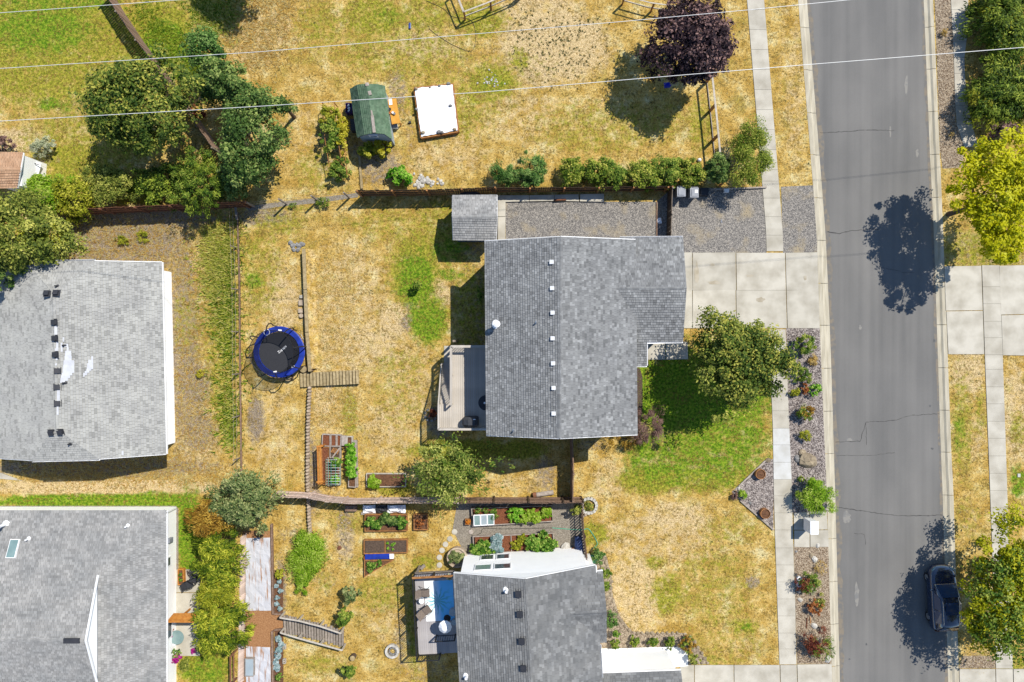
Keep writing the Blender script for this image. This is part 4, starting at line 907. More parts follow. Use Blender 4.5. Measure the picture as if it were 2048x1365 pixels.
fence('sun bleached board fence south of the vegetable beds, curving to the elder tree', G([(545, 993), (615, 996), (652, 1003.5), (703, 1007.5), (762, 1006), (830, 1006), (916, 1006)], 1.8), 1.8, 'fence_pink', 'fence_pink', side=-1, rails=(.5, 1.45), rail_m='fence_pink')
fence('brown stained board fence with dark posts above the cold frame bed', G([(918, 1006), (1000, 1006), (1100, 1006), (1167, 1005)], 1.8), 1.8, 'fence_brown', 'fence_dark', side=-1, rails=(.5, 1.45), rail_m='fence_brown')
fence('brown board fence running from the house corner to the log', G([(1145, 879), (1147, 940), (1146, 1003)], 1.8), 1.8, 'fence_brown', 'fence_brown', side=-1)
fence('low slatted fence at the east end of the vegetable garden', G([(1166, 1006), (1168, 1060), (1177, 1132)], 1.5), 1.5, 'fence_brown', 'fence_dark', side=-1, step=.2, pw=.1)
def rail_fence(label, pts, h, m, pm, post=2.2, rails=None, w=.14, th=.045, name='rail_fence', top=True, pw=.11, base=None, group=None):
    P = [Vector((p[0], p[1], 0)) for p in pts]
    t = thing(name, P[0], label, 'fence', group); mo = unit('post', M[pm], pw, pw, h + .04)
    for p, a in along(P, post): piece('post', mo, p, t, a)
    piece('post', mo, P[-1], t)
    for a, c in zip(P, P[1:]):
        if top: b = MB(); b.bar(a + Vector((0, 0, h + .06)), c + Vector((0, 0, h + .06)), w, .04); b.build('top_rail', M[m], t)
        for z in (rails or ()): b = MB(); b.bar(a + Vector((0, 0, z)), c + Vector((0, 0, z)), th, .12); b.build('rail', M[base or m], t)
    return t
rail_fence('two rail fence with a bleached top rail beside the purple tree', G([(1424, 150), (1426, 167), (1434, 240), (1441, 315)], 1.3), 1.25, 'rail_white', 'post_orange', 2.1, (.06,), w=.13, base='wood_grey', pw=.15)
rail_fence('corner of a bleached two rail fence at the top of the field', G([(906, -30), (928, 24), (975, 6), (1045, -24)], 1.25), 1.2, 'rail_white', 'post_orange', 2.0, (.6,), w=.09)
rail_fence('short rail fence with an orange post near the purple tree', G([(1250, -8), (1300, 6), (1358, 14), (1385, -30)], 1.25), 1.2, 'rail_white', 'post_orange', 2.1, (.6,), w=.07)
# post-and-wire run: posts with wires, boards gone
def wire_fence(label, pts, h, step, pm, wires, name='wire_fence', r=.009, pr=.1):
    P = [Vector((p[0], p[1], 0)) for p in pts]; t = thing(name, P[0], label, 'fence')
    mo = unit('post', M[pm], pr, pr, h)
    for p, a in along(P, step): piece('post', mo, p, t, a)
    piece('post', mo, P[-1], t)
    for z in wires: b = MB(); b.tube([p + Vector((0, 0, z)) for p in P], r, 5); b.build('wire', M['post_grey'], t)
    return t
wire_fence('row of bare fence posts with wires crossing the dry yard', G([(492, 405), (600, 394), (712, 383)], 1.75), 1.75, 2.25, 'post_grey', (.5, 1.1, 1.6))
t = wire_fence('wire fence along the tall weeds beside the dry back yard', [W(470, 412), W(476, 560), W(477, 700), W(480, 948)], 1.1, 3.0, 'post_grey', (.5, 1.05), pr=.07)
for a, c in (((476, 425), (480, 560)), ((480, 560), (481, 700)), ((481, 700), (484, 945))):
    b = MB(); b.bar(W(*a) + Vector((.02, 0, .12)), W(*c) + Vector((.02, 0, .12)), .06, .2); b.build('base_board', M['fence_brown'], t)
b = MB(); b.bar(W(471, 415, .9) , W(474, 440, .9), .16, .05); b.build('gate_rail', M['post_grey'], t)
rail_fence('thin red rail fence behind the bottom of the long hedge', [W(473, 1300), W(474, 1400)], 1.0, 'fence_red', 'fence_red', 2, (.5,), w=.1)

# ------------------------------------------------------------ trees and shrubs
def leaves(ctr, r3, n, leaf, seed, mode='leaf', clump=.22, ncl=None, lump=.14, aspect=.55, hollow=.45, zmin=-.45, up=.75, tones=(-.02, .5, .52)):
    g = np.random.default_rng(seed); r3 = np.asarray(r3, float); ctr = np.asarray(ctr, float)
    n = int(n * 1.5); ncl = ncl or max(34, int(n / 75))
    d = g.normal(size=(ncl, 3)); d /= np.linalg.norm(d, axis=1)[:, None]
    d[:, 2] = np.where(d[:, 2] < zmin, -d[:, 2], d[:, 2])
    f = np.ones(ncl)
    for k in range(4):
        a = g.normal(size=3) * 2.2; f += lump * np.sin(d @ a + g.uniform(0, 6.3))
    rr = (hollow + (1 - hollow) * g.random(ncl) ** .55) * f
    C = ctr + d * rr[:, None] * r3 * (1 - clump * .38)
    ct = g.random(ncl); cs = .5 + 1.1 * g.random(ncl) ** 1.3; ci = g.integers(0, ncl, n)
    off = g.normal(size=(n, 3)); off /= np.linalg.norm(off, axis=1)[:, None]; off *= (g.random(n) ** .45)[:, None]
    rad_ = clump * r3[:2].mean() * cs[ci]; P = C[ci] + off * rad_[:, None] * np.array((1, 1, .8))
    P[:, 2] = np.maximum(P[:, 2], .04)
    outw = (P - ctr) / r3; outw /= np.linalg.norm(outw, axis=1)[:, None] + 1e-6
    nrm = off * .5 + outw * .35 + np.array((0, 0, up)) + g.normal(size=(n, 3)) * .42
    nrm /= np.linalg.norm(nrm, axis=1)[:, None]
    ax = g.normal(size=(n, 3)) if mode == 'leaf' else outw + np.array((0, 0, .25)) + g.normal(size=(n, 3)) * (.32 if mode == 'spray' else .6)
    ax -= nrm * (ax * nrm).sum(1)[:, None]; ax /= np.linalg.norm(ax, axis=1)[:, None] + 1e-6
    bi = np.cross(nrm, ax); s = leaf * (.65 + .7 * g.random(n)); w = s * aspect
    V = np.stack([P - ax * (s / 2)[:, None], P + bi * (w / 2)[:, None], P + ax * (s / 2)[:, None], P - bi * (w / 2)[:, None]], 1)
    V[:, :, 2] = np.maximum(V[:, :, 2], .02)
    return V, tones[0] + tones[1] * ct[ci] + tones[2] * g.random(n), C
L = {}
def LM(name, *c, trans=.25): L[name] = leafmat(name + ' leaves', *c, trans)
LM('maple', S(52, 82, 30), S(112, 136, 52), S(226, 220, 100)); LM('olive', S(84, 104, 38), S(152, 164, 66), S(236, 232, 116)); LM('dark', S(58, 88, 38), S(108, 142, 66), S(196, 212, 118))
LM('mid', S(66, 104, 34), S(130, 160, 54), S(214, 220, 100)); LM('purple', S(40, 28, 36), S(66, 48, 56), S(190, 150, 140), trans=.12); LM('yellow', S(150, 166, 8), S(250, 244, 16), S(255, 255, 80), trans=.4)
LM('lime', S(118, 170, 26), S(180, 220, 56), S(240, 255, 130), trans=.4); LM('goldgreen', S(104, 122, 28), S(176, 180, 42), S(246, 238, 96)); LM('conifer', S(40, 66, 14), S(96, 124, 30), S(190, 204, 76), trans=.1)
LM('hedge', S(72, 108, 30), S(146, 168, 52), S(240, 236, 112)); LM('elder', S(76, 104, 38), S(138, 158, 62), S(240, 240, 130)); LM('grey', S(84, 112, 62), S(144, 162, 94), S(236, 234, 160)); LM('brown', S(120, 88, 32), S(190, 144, 52), S(244, 206, 92))
LM('bare', S(84, 62, 58), S(136, 104, 94), S(196, 158, 140), trans=.05); LM('red', S(80, 30, 30), S(140, 70, 50), S(206, 136, 96)); LM('rust', S(140, 74, 34), S(190, 112, 60), S(236, 166, 100)); LM('bright', S(50, 116, 14), S(132, 206, 40), S(224, 252, 120))
LM('blue', S(120, 156, 156), S(176, 206, 206), S(240, 250, 250)); LM('juniper', S(52, 90, 34), S(96, 138, 58), S(176, 206, 116), trans=.1); LM('straw', S(190, 150, 70), S(236, 198, 110), S(255, 230, 160)); LM('pink', S(160, 20, 120), S(220, 44, 170), S(255, 120, 220)); LM('orange', S(210, 96, 20), S(250, 150, 44), S(255, 200, 90))
LM('pale', S(160, 170, 130), S(206, 212, 166), S(250, 250, 214)); LM('veg', S(40, 88, 20), S(104, 158, 46), S(216, 236, 116)); LM('leaf_yellow', S(146, 136, 20), S(214, 204, 44), S(255, 244, 100)); LM('arb', S(44, 72, 10), S(122, 144, 28), S(236, 234, 80), trans=.12)
LM('yellow_green', S(96, 124, 8), S(200, 202, 20), S(255, 250, 76), trans=.4)
seed_ = [100]
def tree(name, label, cat, px, py, rx, ry, hc_, rz, n, leaf, pal, mode='leaf', group=None, trunk=.12, mix=None, **kw):
    """tree or bush whose crown centre (height hc_) shows at px, py with pixel radii rx, ry"""
    seed_[0] += 1; c = W(px, py, hc_); k = k_(hc_)
    t = thing(name, (c.x, c.y, 0), label, cat, group)
    V, tone, C = leaves(c, (rx * k, ry * k, rz), n, leaf, seed_[0], mode, **kw)
    me = fastmesh('crown', V - np.array((c.x, c.y, 0)), 4, L[pal], tone); link('crown' if trunk else 'foliage', me, t)
    if mix:
        for pal2, frac, sub in mix:
            x, y, q = sub; cc = W(px + x, py + y, hc_)
            V2, t2, _ = leaves(cc, (rx * k * q, ry * k * q, rz * .9), int(n * frac), leaf, seed_[0] + 500, mode, **kw)
            V2[:, :, 2] += .06
            link('foliage', fastmesh('foliage', V2 - np.array((c.x, c.y, 0)), 4, L[pal2], t2), t)
    g = random.Random(seed_[0]); b = MB()
    if trunk:
        top = Vector((c.x + g.uniform(-.1, .1), c.y + g.uniform(-.1, .1), hc_ * .55))
        b.tube([(c.x, c.y, -.05), (c.x + .02, c.y, hc_ * .25), top], [trunk * 1.25, trunk, trunk * .85], 8)
        for i in range(7):
            e_ = Vector(C[g.randrange(len(C))]); m_ = top.lerp(e_, .5) + Vector((0, 0, .15)); b.tube([top, m_, e_], [trunk * .6, trunk * .35, trunk * .1], 5)
        b.build('trunk', M['bark'], t)
    else:
        for i in range(5):
            e_ = Vector(C[g.randrange(len(C))]); b.tube([(c.x + g.uniform(-.06, .06), c.y + g.uniform(-.06, .06), -.02), Vector((c.x, c.y, 0)).lerp(e_, .5), e_], [.025, .018, .006], 4)
        b.build('stem', M['bark'], t)
    return t
T = tree
# trees
T('tree', 'big round olive green tree over the diagonal fence and green lawn', 'tree', 272, 222, 108, 100, 4.2, 2.6, 15000, .21, 'maple', clump=.17, lump=.19, trunk=.16)
T('tree', 'dark blue green tree with the widest crown beside the diagonal fence', 'tree', 506, 290, 70, 104, 3.2, 2.2, 9000, .19, 'dark', clump=.17, lump=.26, trunk=.14)
T('tree', 'dark green tree next to the diagonal fence, second from the top of its row', 'tree', 456, 176, 66, 52, 3.2, 1.7, 6500, .18, 'dark', clump=.2, lump=.2)
T('tree', 'small dark green tree at the top of the tree row above the tall dry grass', 'tree', 412, 106, 46, 42, 2.6, 1.3, 3500, .16, 'juniper', clump=.24, lump=.2)
T('tree', 'small dark side tree reaching over the dry field beside the powerline', 'tree', 566, 212, 28, 24, 2.4, .9, 1300, .16, 'dark', clump=.3, lump=.25)
T('tree', 'broad leafed purple tree shading the dry field', 'tree', 1388, 84, 90, 92, 3.9, 2.4, 15000, .2, 'purple', clump=.16, lump=.14, trunk=.15)
T('street_tree', 'bright yellow green street tree casting its shadow on the road', 'tree', 1990, 402, 106, 128, 4.7, 2.3, 14000, .2, 'yellow', clump=.14, ncl=210, lump=.16, hollow=.4, trunk=.16, up=1.2)
T('street_tree', 'yellow green street tree beside the parked black car', 'tree', 2026, 1186, 100, 140, 3.9, 1.9, 12000, .2, 'yellow_green', clump=.14, hollow=.4, ncl=200, lump=.13, trunk=.16, up=1.1, mix=[('mid', .3, (-16, 20, .85))])
T('tree', 'leafy olive green tree on the front lawn by the driveway', 'tree', 1468, 722, 102, 104, 3.9, 2.4, 17000, .19, 'maple', clump=.16, lump=.2, trunk=.15, mix=[('olive', .2, (0, -6, .95))])
T('tree', 'loose olive tree between the deck and the bleached fence', 'tree', 908, 940, 100, 84, 3.0, 1.5, 6500, .2, 'elder', 'spray', clump=.16, ncl=110, hollow=.15, lump=.3, aspect=.34, mix=[('mid', .15, (0, 0, .95))])
T('pine_tree', 'small clumpy pine beside the sidewalk near the gravel driveway', 'tree', 1500, 306, 44, 62, 2.0, .9, 9500, .14, 'hedge', 'spray', clump=.3, ncl=40, hollow=.45, aspect=.35, tones=(.1, .3, .5))
T('tree', 'tangled olive tree leaning over the pale house roof', 'tree', 30, 476, 104, 84, 4.2, 2.0, 14000, .18, 'olive', clump=.16, lump=.2, mix=[('goldgreen', .12, (55, 0, .6)), ('dark', .15, (-30, 60, .6))])
T('tree', 'grey green bushy tree at the corner where the weeds meet the long hedge', 'tree', 490, 1003, 66, 58, 2.2, 1.5, 7500, .2, 'grey', 'spray', clump=.2, aspect=.38)
T('tree', 'tree standing just beyond the top edge that shades the green weeds', 'tree', 470, -112, 74, 62, 4.2, 2.0, 3500, .24, 'dark', clump=.2)
# evergreens east
T('evergreen', 'dark evergreen by the upper east sidewalk, the one with few bright tips', 'evergreen', 2014, 50, 82, 104, 1.2, 1.1, 13000, .26, 'conifer', 'spray', clump=.17, aspect=.26, lump=.24, hollow=.3, mix=[('goldgreen', .12, (10, 0, .9))])
T('evergreen', 'dark evergreen by the upper east sidewalk with pale feathery tips', 'evergreen', 2014, 192, 82, 84, 1.2, 1.1, 11000, .26, 'conifer', 'spray', clump=.17, aspect=.26, lump=.24, hollow=.3, mix=[('goldgreen', .25, (0, 0, .9))])
T('shrub', 'dull purple shrub between the dark evergreens and the yellow tree', 'shrub', 2006, 264, 36, 18, 1.2, .7, 1500, .15, 'bare', trunk=0)
# shrubs along the top left
T('shrub', 'pale silvery shrub beside the tan roofed shed', 'shrub', 85, 297, 23, 21, .7, .6, 1500, .13, 'pale', 'spray', trunk=0, aspect=.35)
T('shrub', 'dark brown shrub above the tan roofed shed', 'shrub', 6, 288, 20, 20, .8, .7, 900, .14, 'bare', trunk=0)
for x, y, rx, ry, pal, lab in ((92, 388, 46, 42, 'lime', 'bright lime shrub next to the white lean-to'), (146, 396, 46, 40, 'goldgreen', 'yellowing shrub between the lime shrub and the grey green one'), (226, 370, 46, 42, 'olive', 'grey green shrub in the middle of the row by the red brown fence'), (318, 374, 34, 38, 'conifer', 'small dark conical evergreen left of the big rounded one')):
    T('shrub', lab, 'shrub', x, y, rx + 6, ry + 5, 1.3, 1.2, 5200, .15, pal, 'leaf' if pal != 'conifer' else 'spray', 'shrubs along the red brown fence', trunk=0, clump=.2)
T('evergreen', 'big rounded evergreen where the diagonal and red brown fences meet', 'evergreen', 396, 364, 52, 58, 2.0, 1.7, 7500, .17, 'conifer', 'spray', clump=.16, trunk=.1, aspect=.32, mix=[('mid', .25, (0, 0, 1.))])
T('shrub', 'low dark red shrub tucked behind the diagonal fence', 'shrub', 396, 226, 16, 12, .7, .5, 500, .12, 'red', trunk=0)
T('shrub', 'dark green shrub under the wide dark tree by the wire posts', 'shrub', 462, 362, 30, 40, 1.6, 1.2, 2400, .16, 'dark', trunk=0)
# middle row by the board fence
T('shrub', 'bright green hydrangea shrub beside the pile of pale stones', 'shrub', 800, 354, 25, 25, .7, .6, 1500, .17, 'bright', trunk=0, clump=.24)
T('juniper', 'taller spiky juniper at the end of the row nearest the clipped hedge', 'juniper', 1064, 344, 30, 38, 1.0, .9, 2600, .22, 'juniper', 'spray', trunk=0, aspect=.22)
T('juniper', 'lower spiky juniper behind the small square shed', 'juniper', 1010, 352, 38, 24, .8, .7, 2400, .2, 'juniper', 'spray', trunk=0, aspect=.22)
for i, (x, r, pal, lab) in enumerate(((1148, 28, 'hedge', 'yellow flecked hedge shrub at the end nearest the junipers'), (1190, 27, 'hedge', 'hedge shrub second from the junipers'), (1228, 29, 'mid', 'greener hedge shrub third from the junipers'), (1284, 33, 'hedge', 'wide hedge shrub in the middle of the clipped hedge'), (1334, 30, 'mid', 'hedge shrub above the corner of the gravel yard gate'), (1382, 28, 'hedge', 'hedge shrub above the two grey bins'))):
    T('hedge_shrub', lab, 'hedge', x, 345 + (i % 2) * 3, r + 5, 29, 1.0, .9, 3600, .14, pal, 'leaf', 'clipped hedge along the board fence', trunk=0, clump=.22)
T('shrub', 'round dark glossy shrub at the street end of the hedge', 'shrub', 1430, 338, 27, 31, 1.1, 1.0, 3600, .15, 'dark', trunk=0)
T('shrub', 'yellow green shrub in front of the green roofed shed', 'shrub', 736, 302, 22, 18, .8, .6, 1300, .15, 'goldgreen', trunk=0); T('shrub', 'yellowing shrub at the corner of the green roofed shed', 'shrub', 766, 297, 22, 15, .8, .6, 1100, .15, 'leaf_yellow', trunk=0)
T('berry_bush', 'tall dark berry bush on the trellis wires', 'berry bush', 662, 268, 20, 34, 1.0, .8, 1500, .17, 'mid', trunk=0); T('berry_bush', 'yellow green berry bush at the top of the trellis wires', 'berry bush', 662, 232, 22, 20, 1.0, .7, 1100, .16, 'goldgreen', trunk=0); T('berry_bush', 'green berry bush at the lower end of the trellis wires', 'berry bush', 680, 338, 22, 24, .8, .6, 1000, .16, 'mid', trunk=0); T('berry_bush', 'thin yellow berry bush beside the green roofed shed', 'berry bush', 686, 262, 12, 40, .9, .6, 700, .15, 'leaf_yellow', trunk=0)
# front bed
T('shrub', 'large round green shrub at the top of the gravel strip', 'shrub', 1607, 693, 22, 22, .6, .55, 1800, .11, 'mid', trunk=0, clump=.2); T('shrub', 'smaller round green shrub, second down the gravel strip', 'shrub', 1608, 751, 17, 17, .5, .45, 1200, .1, 'mid', trunk=0); T('shrub', 'brownish green round shrub halfway down the gravel strip', 'shrub', 1608, 827, 17, 17, .5, .45, 1200, .1, 'brown', trunk=0, mix=[('mid', .4, (0, 0, 1.))])
T('ornamental_grass', 'small straw coloured grass clump beside the large round shrub', 'grass clump', 1626, 720, 10, 12, .3, .3, 300, .2, 'straw', 'spray', trunk=0, aspect=.15); T('perennial', 'light green leafy perennial in the gravel strip', 'plant', 1631, 778, 13, 15, .35, .3, 500, .12, 'bright', trunk=0); T('perennial', 'rust red perennial between two green ones in the gravel strip', 'plant', 1610, 778, 8, 11, .3, .25, 260, .11, 'rust', trunk=0); T('perennial', 'thin yellow green perennial at the sidewalk edge of the gravel strip', 'plant', 1590, 785, 10, 11, .3, .3, 260, .12, 'goldgreen', trunk=0); T('perennial', 'spiky yellow green perennial below the brownish shrub', 'plant', 1611, 869, 14, 16, .35, .35, 500, .16, 'goldgreen', 'spray', trunk=0, aspect=.25); T('perennial', 'tiny dry tan perennial near the big round shrub', 'plant', 1586, 723, 7, 6, .15, .15, 100, .12, 'straw', 'spray', trunk=0, aspect=.2)
T('spirea', 'big feathery bright green bush hanging over the kerb by the mailbox', 'bush', 1632, 995, 38, 38, .9, .8, 4200, .17, 'lime', 'spray', trunk=0, aspect=.28); T('perennial', 'low green perennial above the feathery bright bush', 'plant', 1604, 959, 10, 7, .25, .2, 200, .1, 'mid', trunk=0)
T('perennial', 'yellow green plant at the tip of the corner gravel bed', 'plant', 1485, 987, 10, 11, .3, .25, 350, .1, 'lime', trunk=0); T('perennial', 'dark dry plant at the tip of the corner gravel bed', 'plant', 1470, 993, 9, 9, .25, .2, 200, .1, 'bare', trunk=0)
T('barberry', 'green and red arching barberry above the two white rings', 'shrub', 1620, 1165, 28, 27, .6, .5, 1100, .18, 'mid', 'spray', trunk=0, aspect=.22, mix=[('red', .35, (-12, 4, .75))]); T('barberry', 'rust red low barberry between the pale stones', 'shrub', 1627, 1215, 17, 17, .4, .35, 700, .12, 'rust', 'spray', trunk=0, aspect=.4); T('barberry', 'dark red arching barberry nearest the lower driveway', 'shrub', 1632, 1288, 32, 30, .6, .5, 1200, .18, 'red', 'spray', trunk=0, aspect=.22, mix=[('mid', .4, (12, 2, .8))])
T('perennial', 'straw yellow plant behind the pale angular rock', 'plant', 1640, 1138, 16, 16, .2, .2, 260, .12, 'straw', 'spray', trunk=0, aspect=.2); T('perennial', 'silvery rosette plant beside the pale oval stone', 'plant', 1626, 1184, 6, 6, .15, .12, 120, .1, 'pale', 'spray', trunk=0, aspect=.3); T('perennial', 'small green plant beside the rust red barberry', 'plant', 1641, 1206, 12, 16, .2, .2, 300, .11, 'olive', trunk=0)
T('shrub', 'bare twiggy purple brown shrub at the house corner', 'shrub', 1296, 852, 40, 42, 1.3, 1.1, 2600, .22, 'bare', 'spray', trunk=0, aspect=.1, lump=.2); T('shrub', 'half dry green shrub at the foot of the bare twiggy one', 'shrub', 1256, 880, 40, 18, .6, .5, 700, .15, 'brown', 'spray', trunk=0, aspect=.3)
# south-centre house beds
for x, y, rx, ry, pal, lab in ((1195, 1112, 17, 17, 'juniper', 'drooping dark green plant beside the green hose coil'), (1211, 1147, 12, 10, 'mid', 'small green shrub under the notch of the dark roof'), (1212, 1172, 8, 15, 'mid', 'narrow green shrub against the dark roof edge'), (1222, 1240, 13, 20, 'juniper', 'tall dark green shrub beside the dark roof edge'), (1232, 1267, 7, 6, 'veg', 'tiny green plant above the first round shrub')):
    T('shrub', lab, 'shrub', x, y, rx, ry, .5, .45, 900, .13, pal, 'spray', trunk=0, aspect=.32)
for x, y, r, pal, lab in ((1231, 1286, 12, 'mid', 'round clipped shrub closest to the house wall on the white walk'), (1268, 1284, 12, 'mid', 'round clipped shrub beside the flat stepping stone'), (1307, 1284, 11, 'mid', 'round clipped shrub in the middle of the white walk'), (1340, 1285, 12, 'mid', 'round clipped shrub next to the brownish one'), (1375, 1288, 16, 'brown', 'brownish green shrub at the bend of the white walk'), (1387, 1317, 12, 'olive', 'pale variegated shrub at the driveway corner')):
    T('clipped_shrub', lab, 'shrub', x, y, r, r, .4, .4, 1000, .1, pal, 'leaf', 'shrubs along the white walk', trunk=0, clump=.2, mix=[('mid', .4, (0, 0, 1.))] if pal == 'brown' else None)
# long hedge of arborvitae
for i, (x, y, rx, ry, pal, lab) in enumerate(((426, 1038, 42, 40, 'brown', 'browned dead arborvitae at the top of the long hedge'), (434, 1092, 46, 40, 'arb', 'arborvitae just below the browned one'), (436, 1140, 48, 40, 'arb', 'arborvitae above the dark patio chairs'), (434, 1186, 48, 40, 'goldgreen', 'most golden arborvitae of the long hedge'), (432, 1230, 54, 40, 'arb', 'arborvitae spreading over the orange awning'), (434, 1272, 54, 38, 'arb', 'last arborvitae at the bottom of the long hedge'))):
    T('arborvitae', lab, 'hedge', x, y, rx, ry, 1.9, 1.6, 3600, .3, pal, 'spray', 'long arborvitae hedge', trunk=0, aspect=.2, clump=.26, hollow=.35)
# south garden
tw = T('weed_patch', 'tall bright green weed patch in the dry south garden', 'weeds', 614, 1116, 40, 64, .4, .35, 7500, .2, 'lime', 'spray', trunk=0, aspect=.22, clump=.24, lump=.1, hollow=.15)
T('weed_patch', 'narrow tail of bright weeds below the main weed patch', 'weeds', 604, 1166, 17, 24, .35, .3, 1200, .18, 'lime', 'spray', trunk=0, aspect=.22)
for x, y, rx, ry, pal, hz, lab in ((702, 1190, 18, 20, 'grey', 1.2, 'pale green sapling by the slatted ramp'), (690, 1234, 14, 18, 'mid', 1.0, 'round green sapling at the end of the slatted ramp'), (699, 1343, 14, 16, 'mid', .9, 'round green bush below the sawn stump')):
    T('sapling', lab, 'sapling', x, y, rx, ry, hz, hz * .7, 1300, .13, pal, 'leaf', trunk=.04)
T('weed', 'yellow green clump of weed on the dry strip by the pale house', 'weed', 400, 748, 11, 10, .2, .2, 350, .12, 'leaf_yellow', 'spray', trunk=0, aspect=.2); T('weed', 'green weed in the bare earth north of the pale house', 'weed', 242, 482, 15, 12, .25, .25, 400, .16, 'goldgreen', 'spray', trunk=0, aspect=.2); T('weed', 'second green weed in the bare earth by the pale house', 'weed', 284, 474, 15, 14, .25, .25, 400, .16, 'goldgreen', 'spray', trunk=0, aspect=.2)
T('weed', 'green weed growing at the foot of the bare fence posts', 'weed', 645, 406, 18, 12, .3, .25, 420, .14, 'mid', 'spray', trunk=0, aspect=.25); T('weed', 'small green weed near the row of bare fence posts', 'weed', 585, 412, 9, 7, .2, .18, 160, .12, 'mid', 'spray', trunk=0, aspect=.25); T('sapling', 'dark green sapling alone in the middle of the back lawn', 'sapling', 836, 570, 9, 10, .8, .45, 500, .12, 'mid', trunk=.02)
T('weed', 'bushy dark weed tuft in the mulch at the house corner', 'weed', 960, 590, 8, 20, .4, .4, 350, .14, 'mid', 'spray', trunk=0, aspect=.25)
# ------------------------------------------------------------ objects
# power lines
for lab, pts, hh in (('northernmost white power cable cutting the top left corner of the lawn', [(-40, 29), (170, 14), (360, 0), (520, -12)], 14), ('middle white power cable passing over the purple tree top', [(-40, 140), (520, 104), (960, 67.5), (1240, 44), (1500, 20), (1700, 0), (2090, -40)], 14), ('southern white power cable passing over the green roofed shed', [(-40, 245), (520, 213), (960, 185), (1240, 161), (1600, 131), (2100, 91)], 16.5)):
    P = [W(x, y, hh) for x, y in pts]; P = [P[0] + (P[0] - P[1]).normalized() * 15] + P + [P[-1] + (P[-1] - P[-2]).normalized() * 15]
    b = MB(); b.tube(P, .015, 6); b.build('power_cable', M['cable'], None, lab, 'power line', 'power cables overhead', org=P[0])

def flat(name, root, polys, m, z0, z1, tone=.5, px=True):
    b = MB(); b.prism(xy(polys, (z0 + z1) / 2) if px else polys, z0, z1, tone); return b.build(name, M[m], root)
def solid(name, label, cat, poly, z0, z1, m, group=None):
    P = xy(poly, z1); c = (sum(p[0] for p in P) / len(P), sum(p[1] for p in P) / len(P), 0)
    b = MB(); b.prism(P, z0, z1); return b.build(name, M[m], None, label, cat, group, org=c)
def planks(root, x0, x1, y0, y1, z, step, m, axis='y', th=.03, name='plank', gap=.012):
    """deck boards as parts; world rectangle; axis is the direction of the boards"""
    if axis == 'y':
        me = MB().box((0, 0, 0), (step - gap, y1 - y0, th)).mesh(name, M[m]); a, e, f = x0, x1, lambda q: (q + step / 2, (y0 + y1) / 2, z - th / 2)
    else:
        me = MB().box((0, 0, 0), (x1 - x0, step - gap, th)).mesh(name, M[m]); a, e, f = y0, y1, lambda q: ((x0 + x1) / 2, q + step / 2, z - th / 2)
    while a + step <= e + .02: piece(name, me, Vector(f(a)) + Vector((0, 0, R.uniform(-.002, .002))), root); a += step
def railing(root, a, c, h, m, step=.18, post=1.8, w=.09, bal=.04, cap=.04):
    """deck railing: cap, bottom rail and single balusters as parts"""
    a, c = Vector(a), Vector(c); d = c - a; L_ = d.length; x = d / L_
    b = MB(); b.bar(a + Vector((0, 0, h)), c + Vector((0, 0, h)), w, cap); b.build('handrail', M[m], root)
    b = MB(); b.bar(a + Vector((0, 0, .1)), c + Vector((0, 0, .1)), .04, .05); b.build('bottom_rail', M[m], root)
    me = unit('baluster', M[m], bal, bal, h - .14)
    for i in range(1, int(L_ / step)): piece('baluster', me, a + x * i * step + Vector((0, 0, .12)), root)
    mp = unit('post', M[m], .09, .09, h - .02); n = max(1, round(L_ / post))
    for i in range(n + 1): piece('post', mp, a + x * (L_ * i / n) + Vector((0, 0, 0)), root)

# main back deck
dz = 2.05
D0, D1 = W(903, 691, dz), W(970, 858, dz)
xl, yt, yb = W(904, 691, dz).x, W(904, 692, dz).y, W(904, 857, dz).y; xr = NWe.x + .32; xs = W(879, 800, dz).x; yl = W(880, 808, dz).y
dk = thing('deck', ((xl + xr) / 2, (yt + yb) / 2, 0), 'raised pale timber deck with stairs along the west side of the middle house', 'deck')
planks(dk, xl, xr, yt, yt + 0, dz, .14, 'deck_pale')
planks(dk, xl, xr, yb, yt, dz, .142, 'deck_pale'); planks(dk, xs, xl, yb, yl, dz, .142, 'deck_pale')
b = MB(); b.box(((xl + xr) / 2, yt + .02, dz - .16), (xr - xl, .04, .26)); b.box(((xl + xr) / 2 - .3, yb - .02, dz - .16), (xr - xs - .1, .04, .26)); b.build('rim_joist', M['post_grey'], dk)
for x, y in ((xl + .1, yt - .1), (xl + .1, 0), (xs + .1, yb + .1), (xs + .1, yl - .1), (xr - .4, yb + .1)): b = MB(); b.box((x, y, dz / 2 - .1), (.14, .14, dz - .15)); b.build('deck_post', M['post_grey'], dk)
railing(dk, (xl, yt - .04, dz), (xr, yt - .04, dz), .98, 'deck_pale', w=.16); railing(dk, (xl + .02, yt - .06, dz), (xl + .02, yl + .0, dz), .98, 'deck_pale', w=.16)
railing(dk, (xs + .04, yb + .05, dz), (xr, yb + .05, dz), .98, 'deck_pale', w=.14); railing(dk, (xs + .04, yb + .05, dz), (xs + .04, yl, dz), .98, 'deck_pale', w=.12)
ns = 11; y_end = W(890, 728, .1).y
tr = MB().box((0, 0, 0), (xl - xs - .08, .3, .04)).mesh('stair_tread', M['deck_pale'])
for i in range(ns):
    f = (i + .5) / ns; piece('stair_tread', tr, ((xl + xs) / 2 + .02, yl + (y_end - yl) * f, dz * (1 - (i + 1) / (ns + 1))), dk)
for x in (xs + .05, xl - .06): b = MB(); b.bar((x, yl, dz - .2), (x, y_end, .02), .05, .24); b.build('stringer', M['deck_pale'], dk)
a, c = Vector((xs + .02, yl, dz)), Vector((xs + .02, y_end, .1))
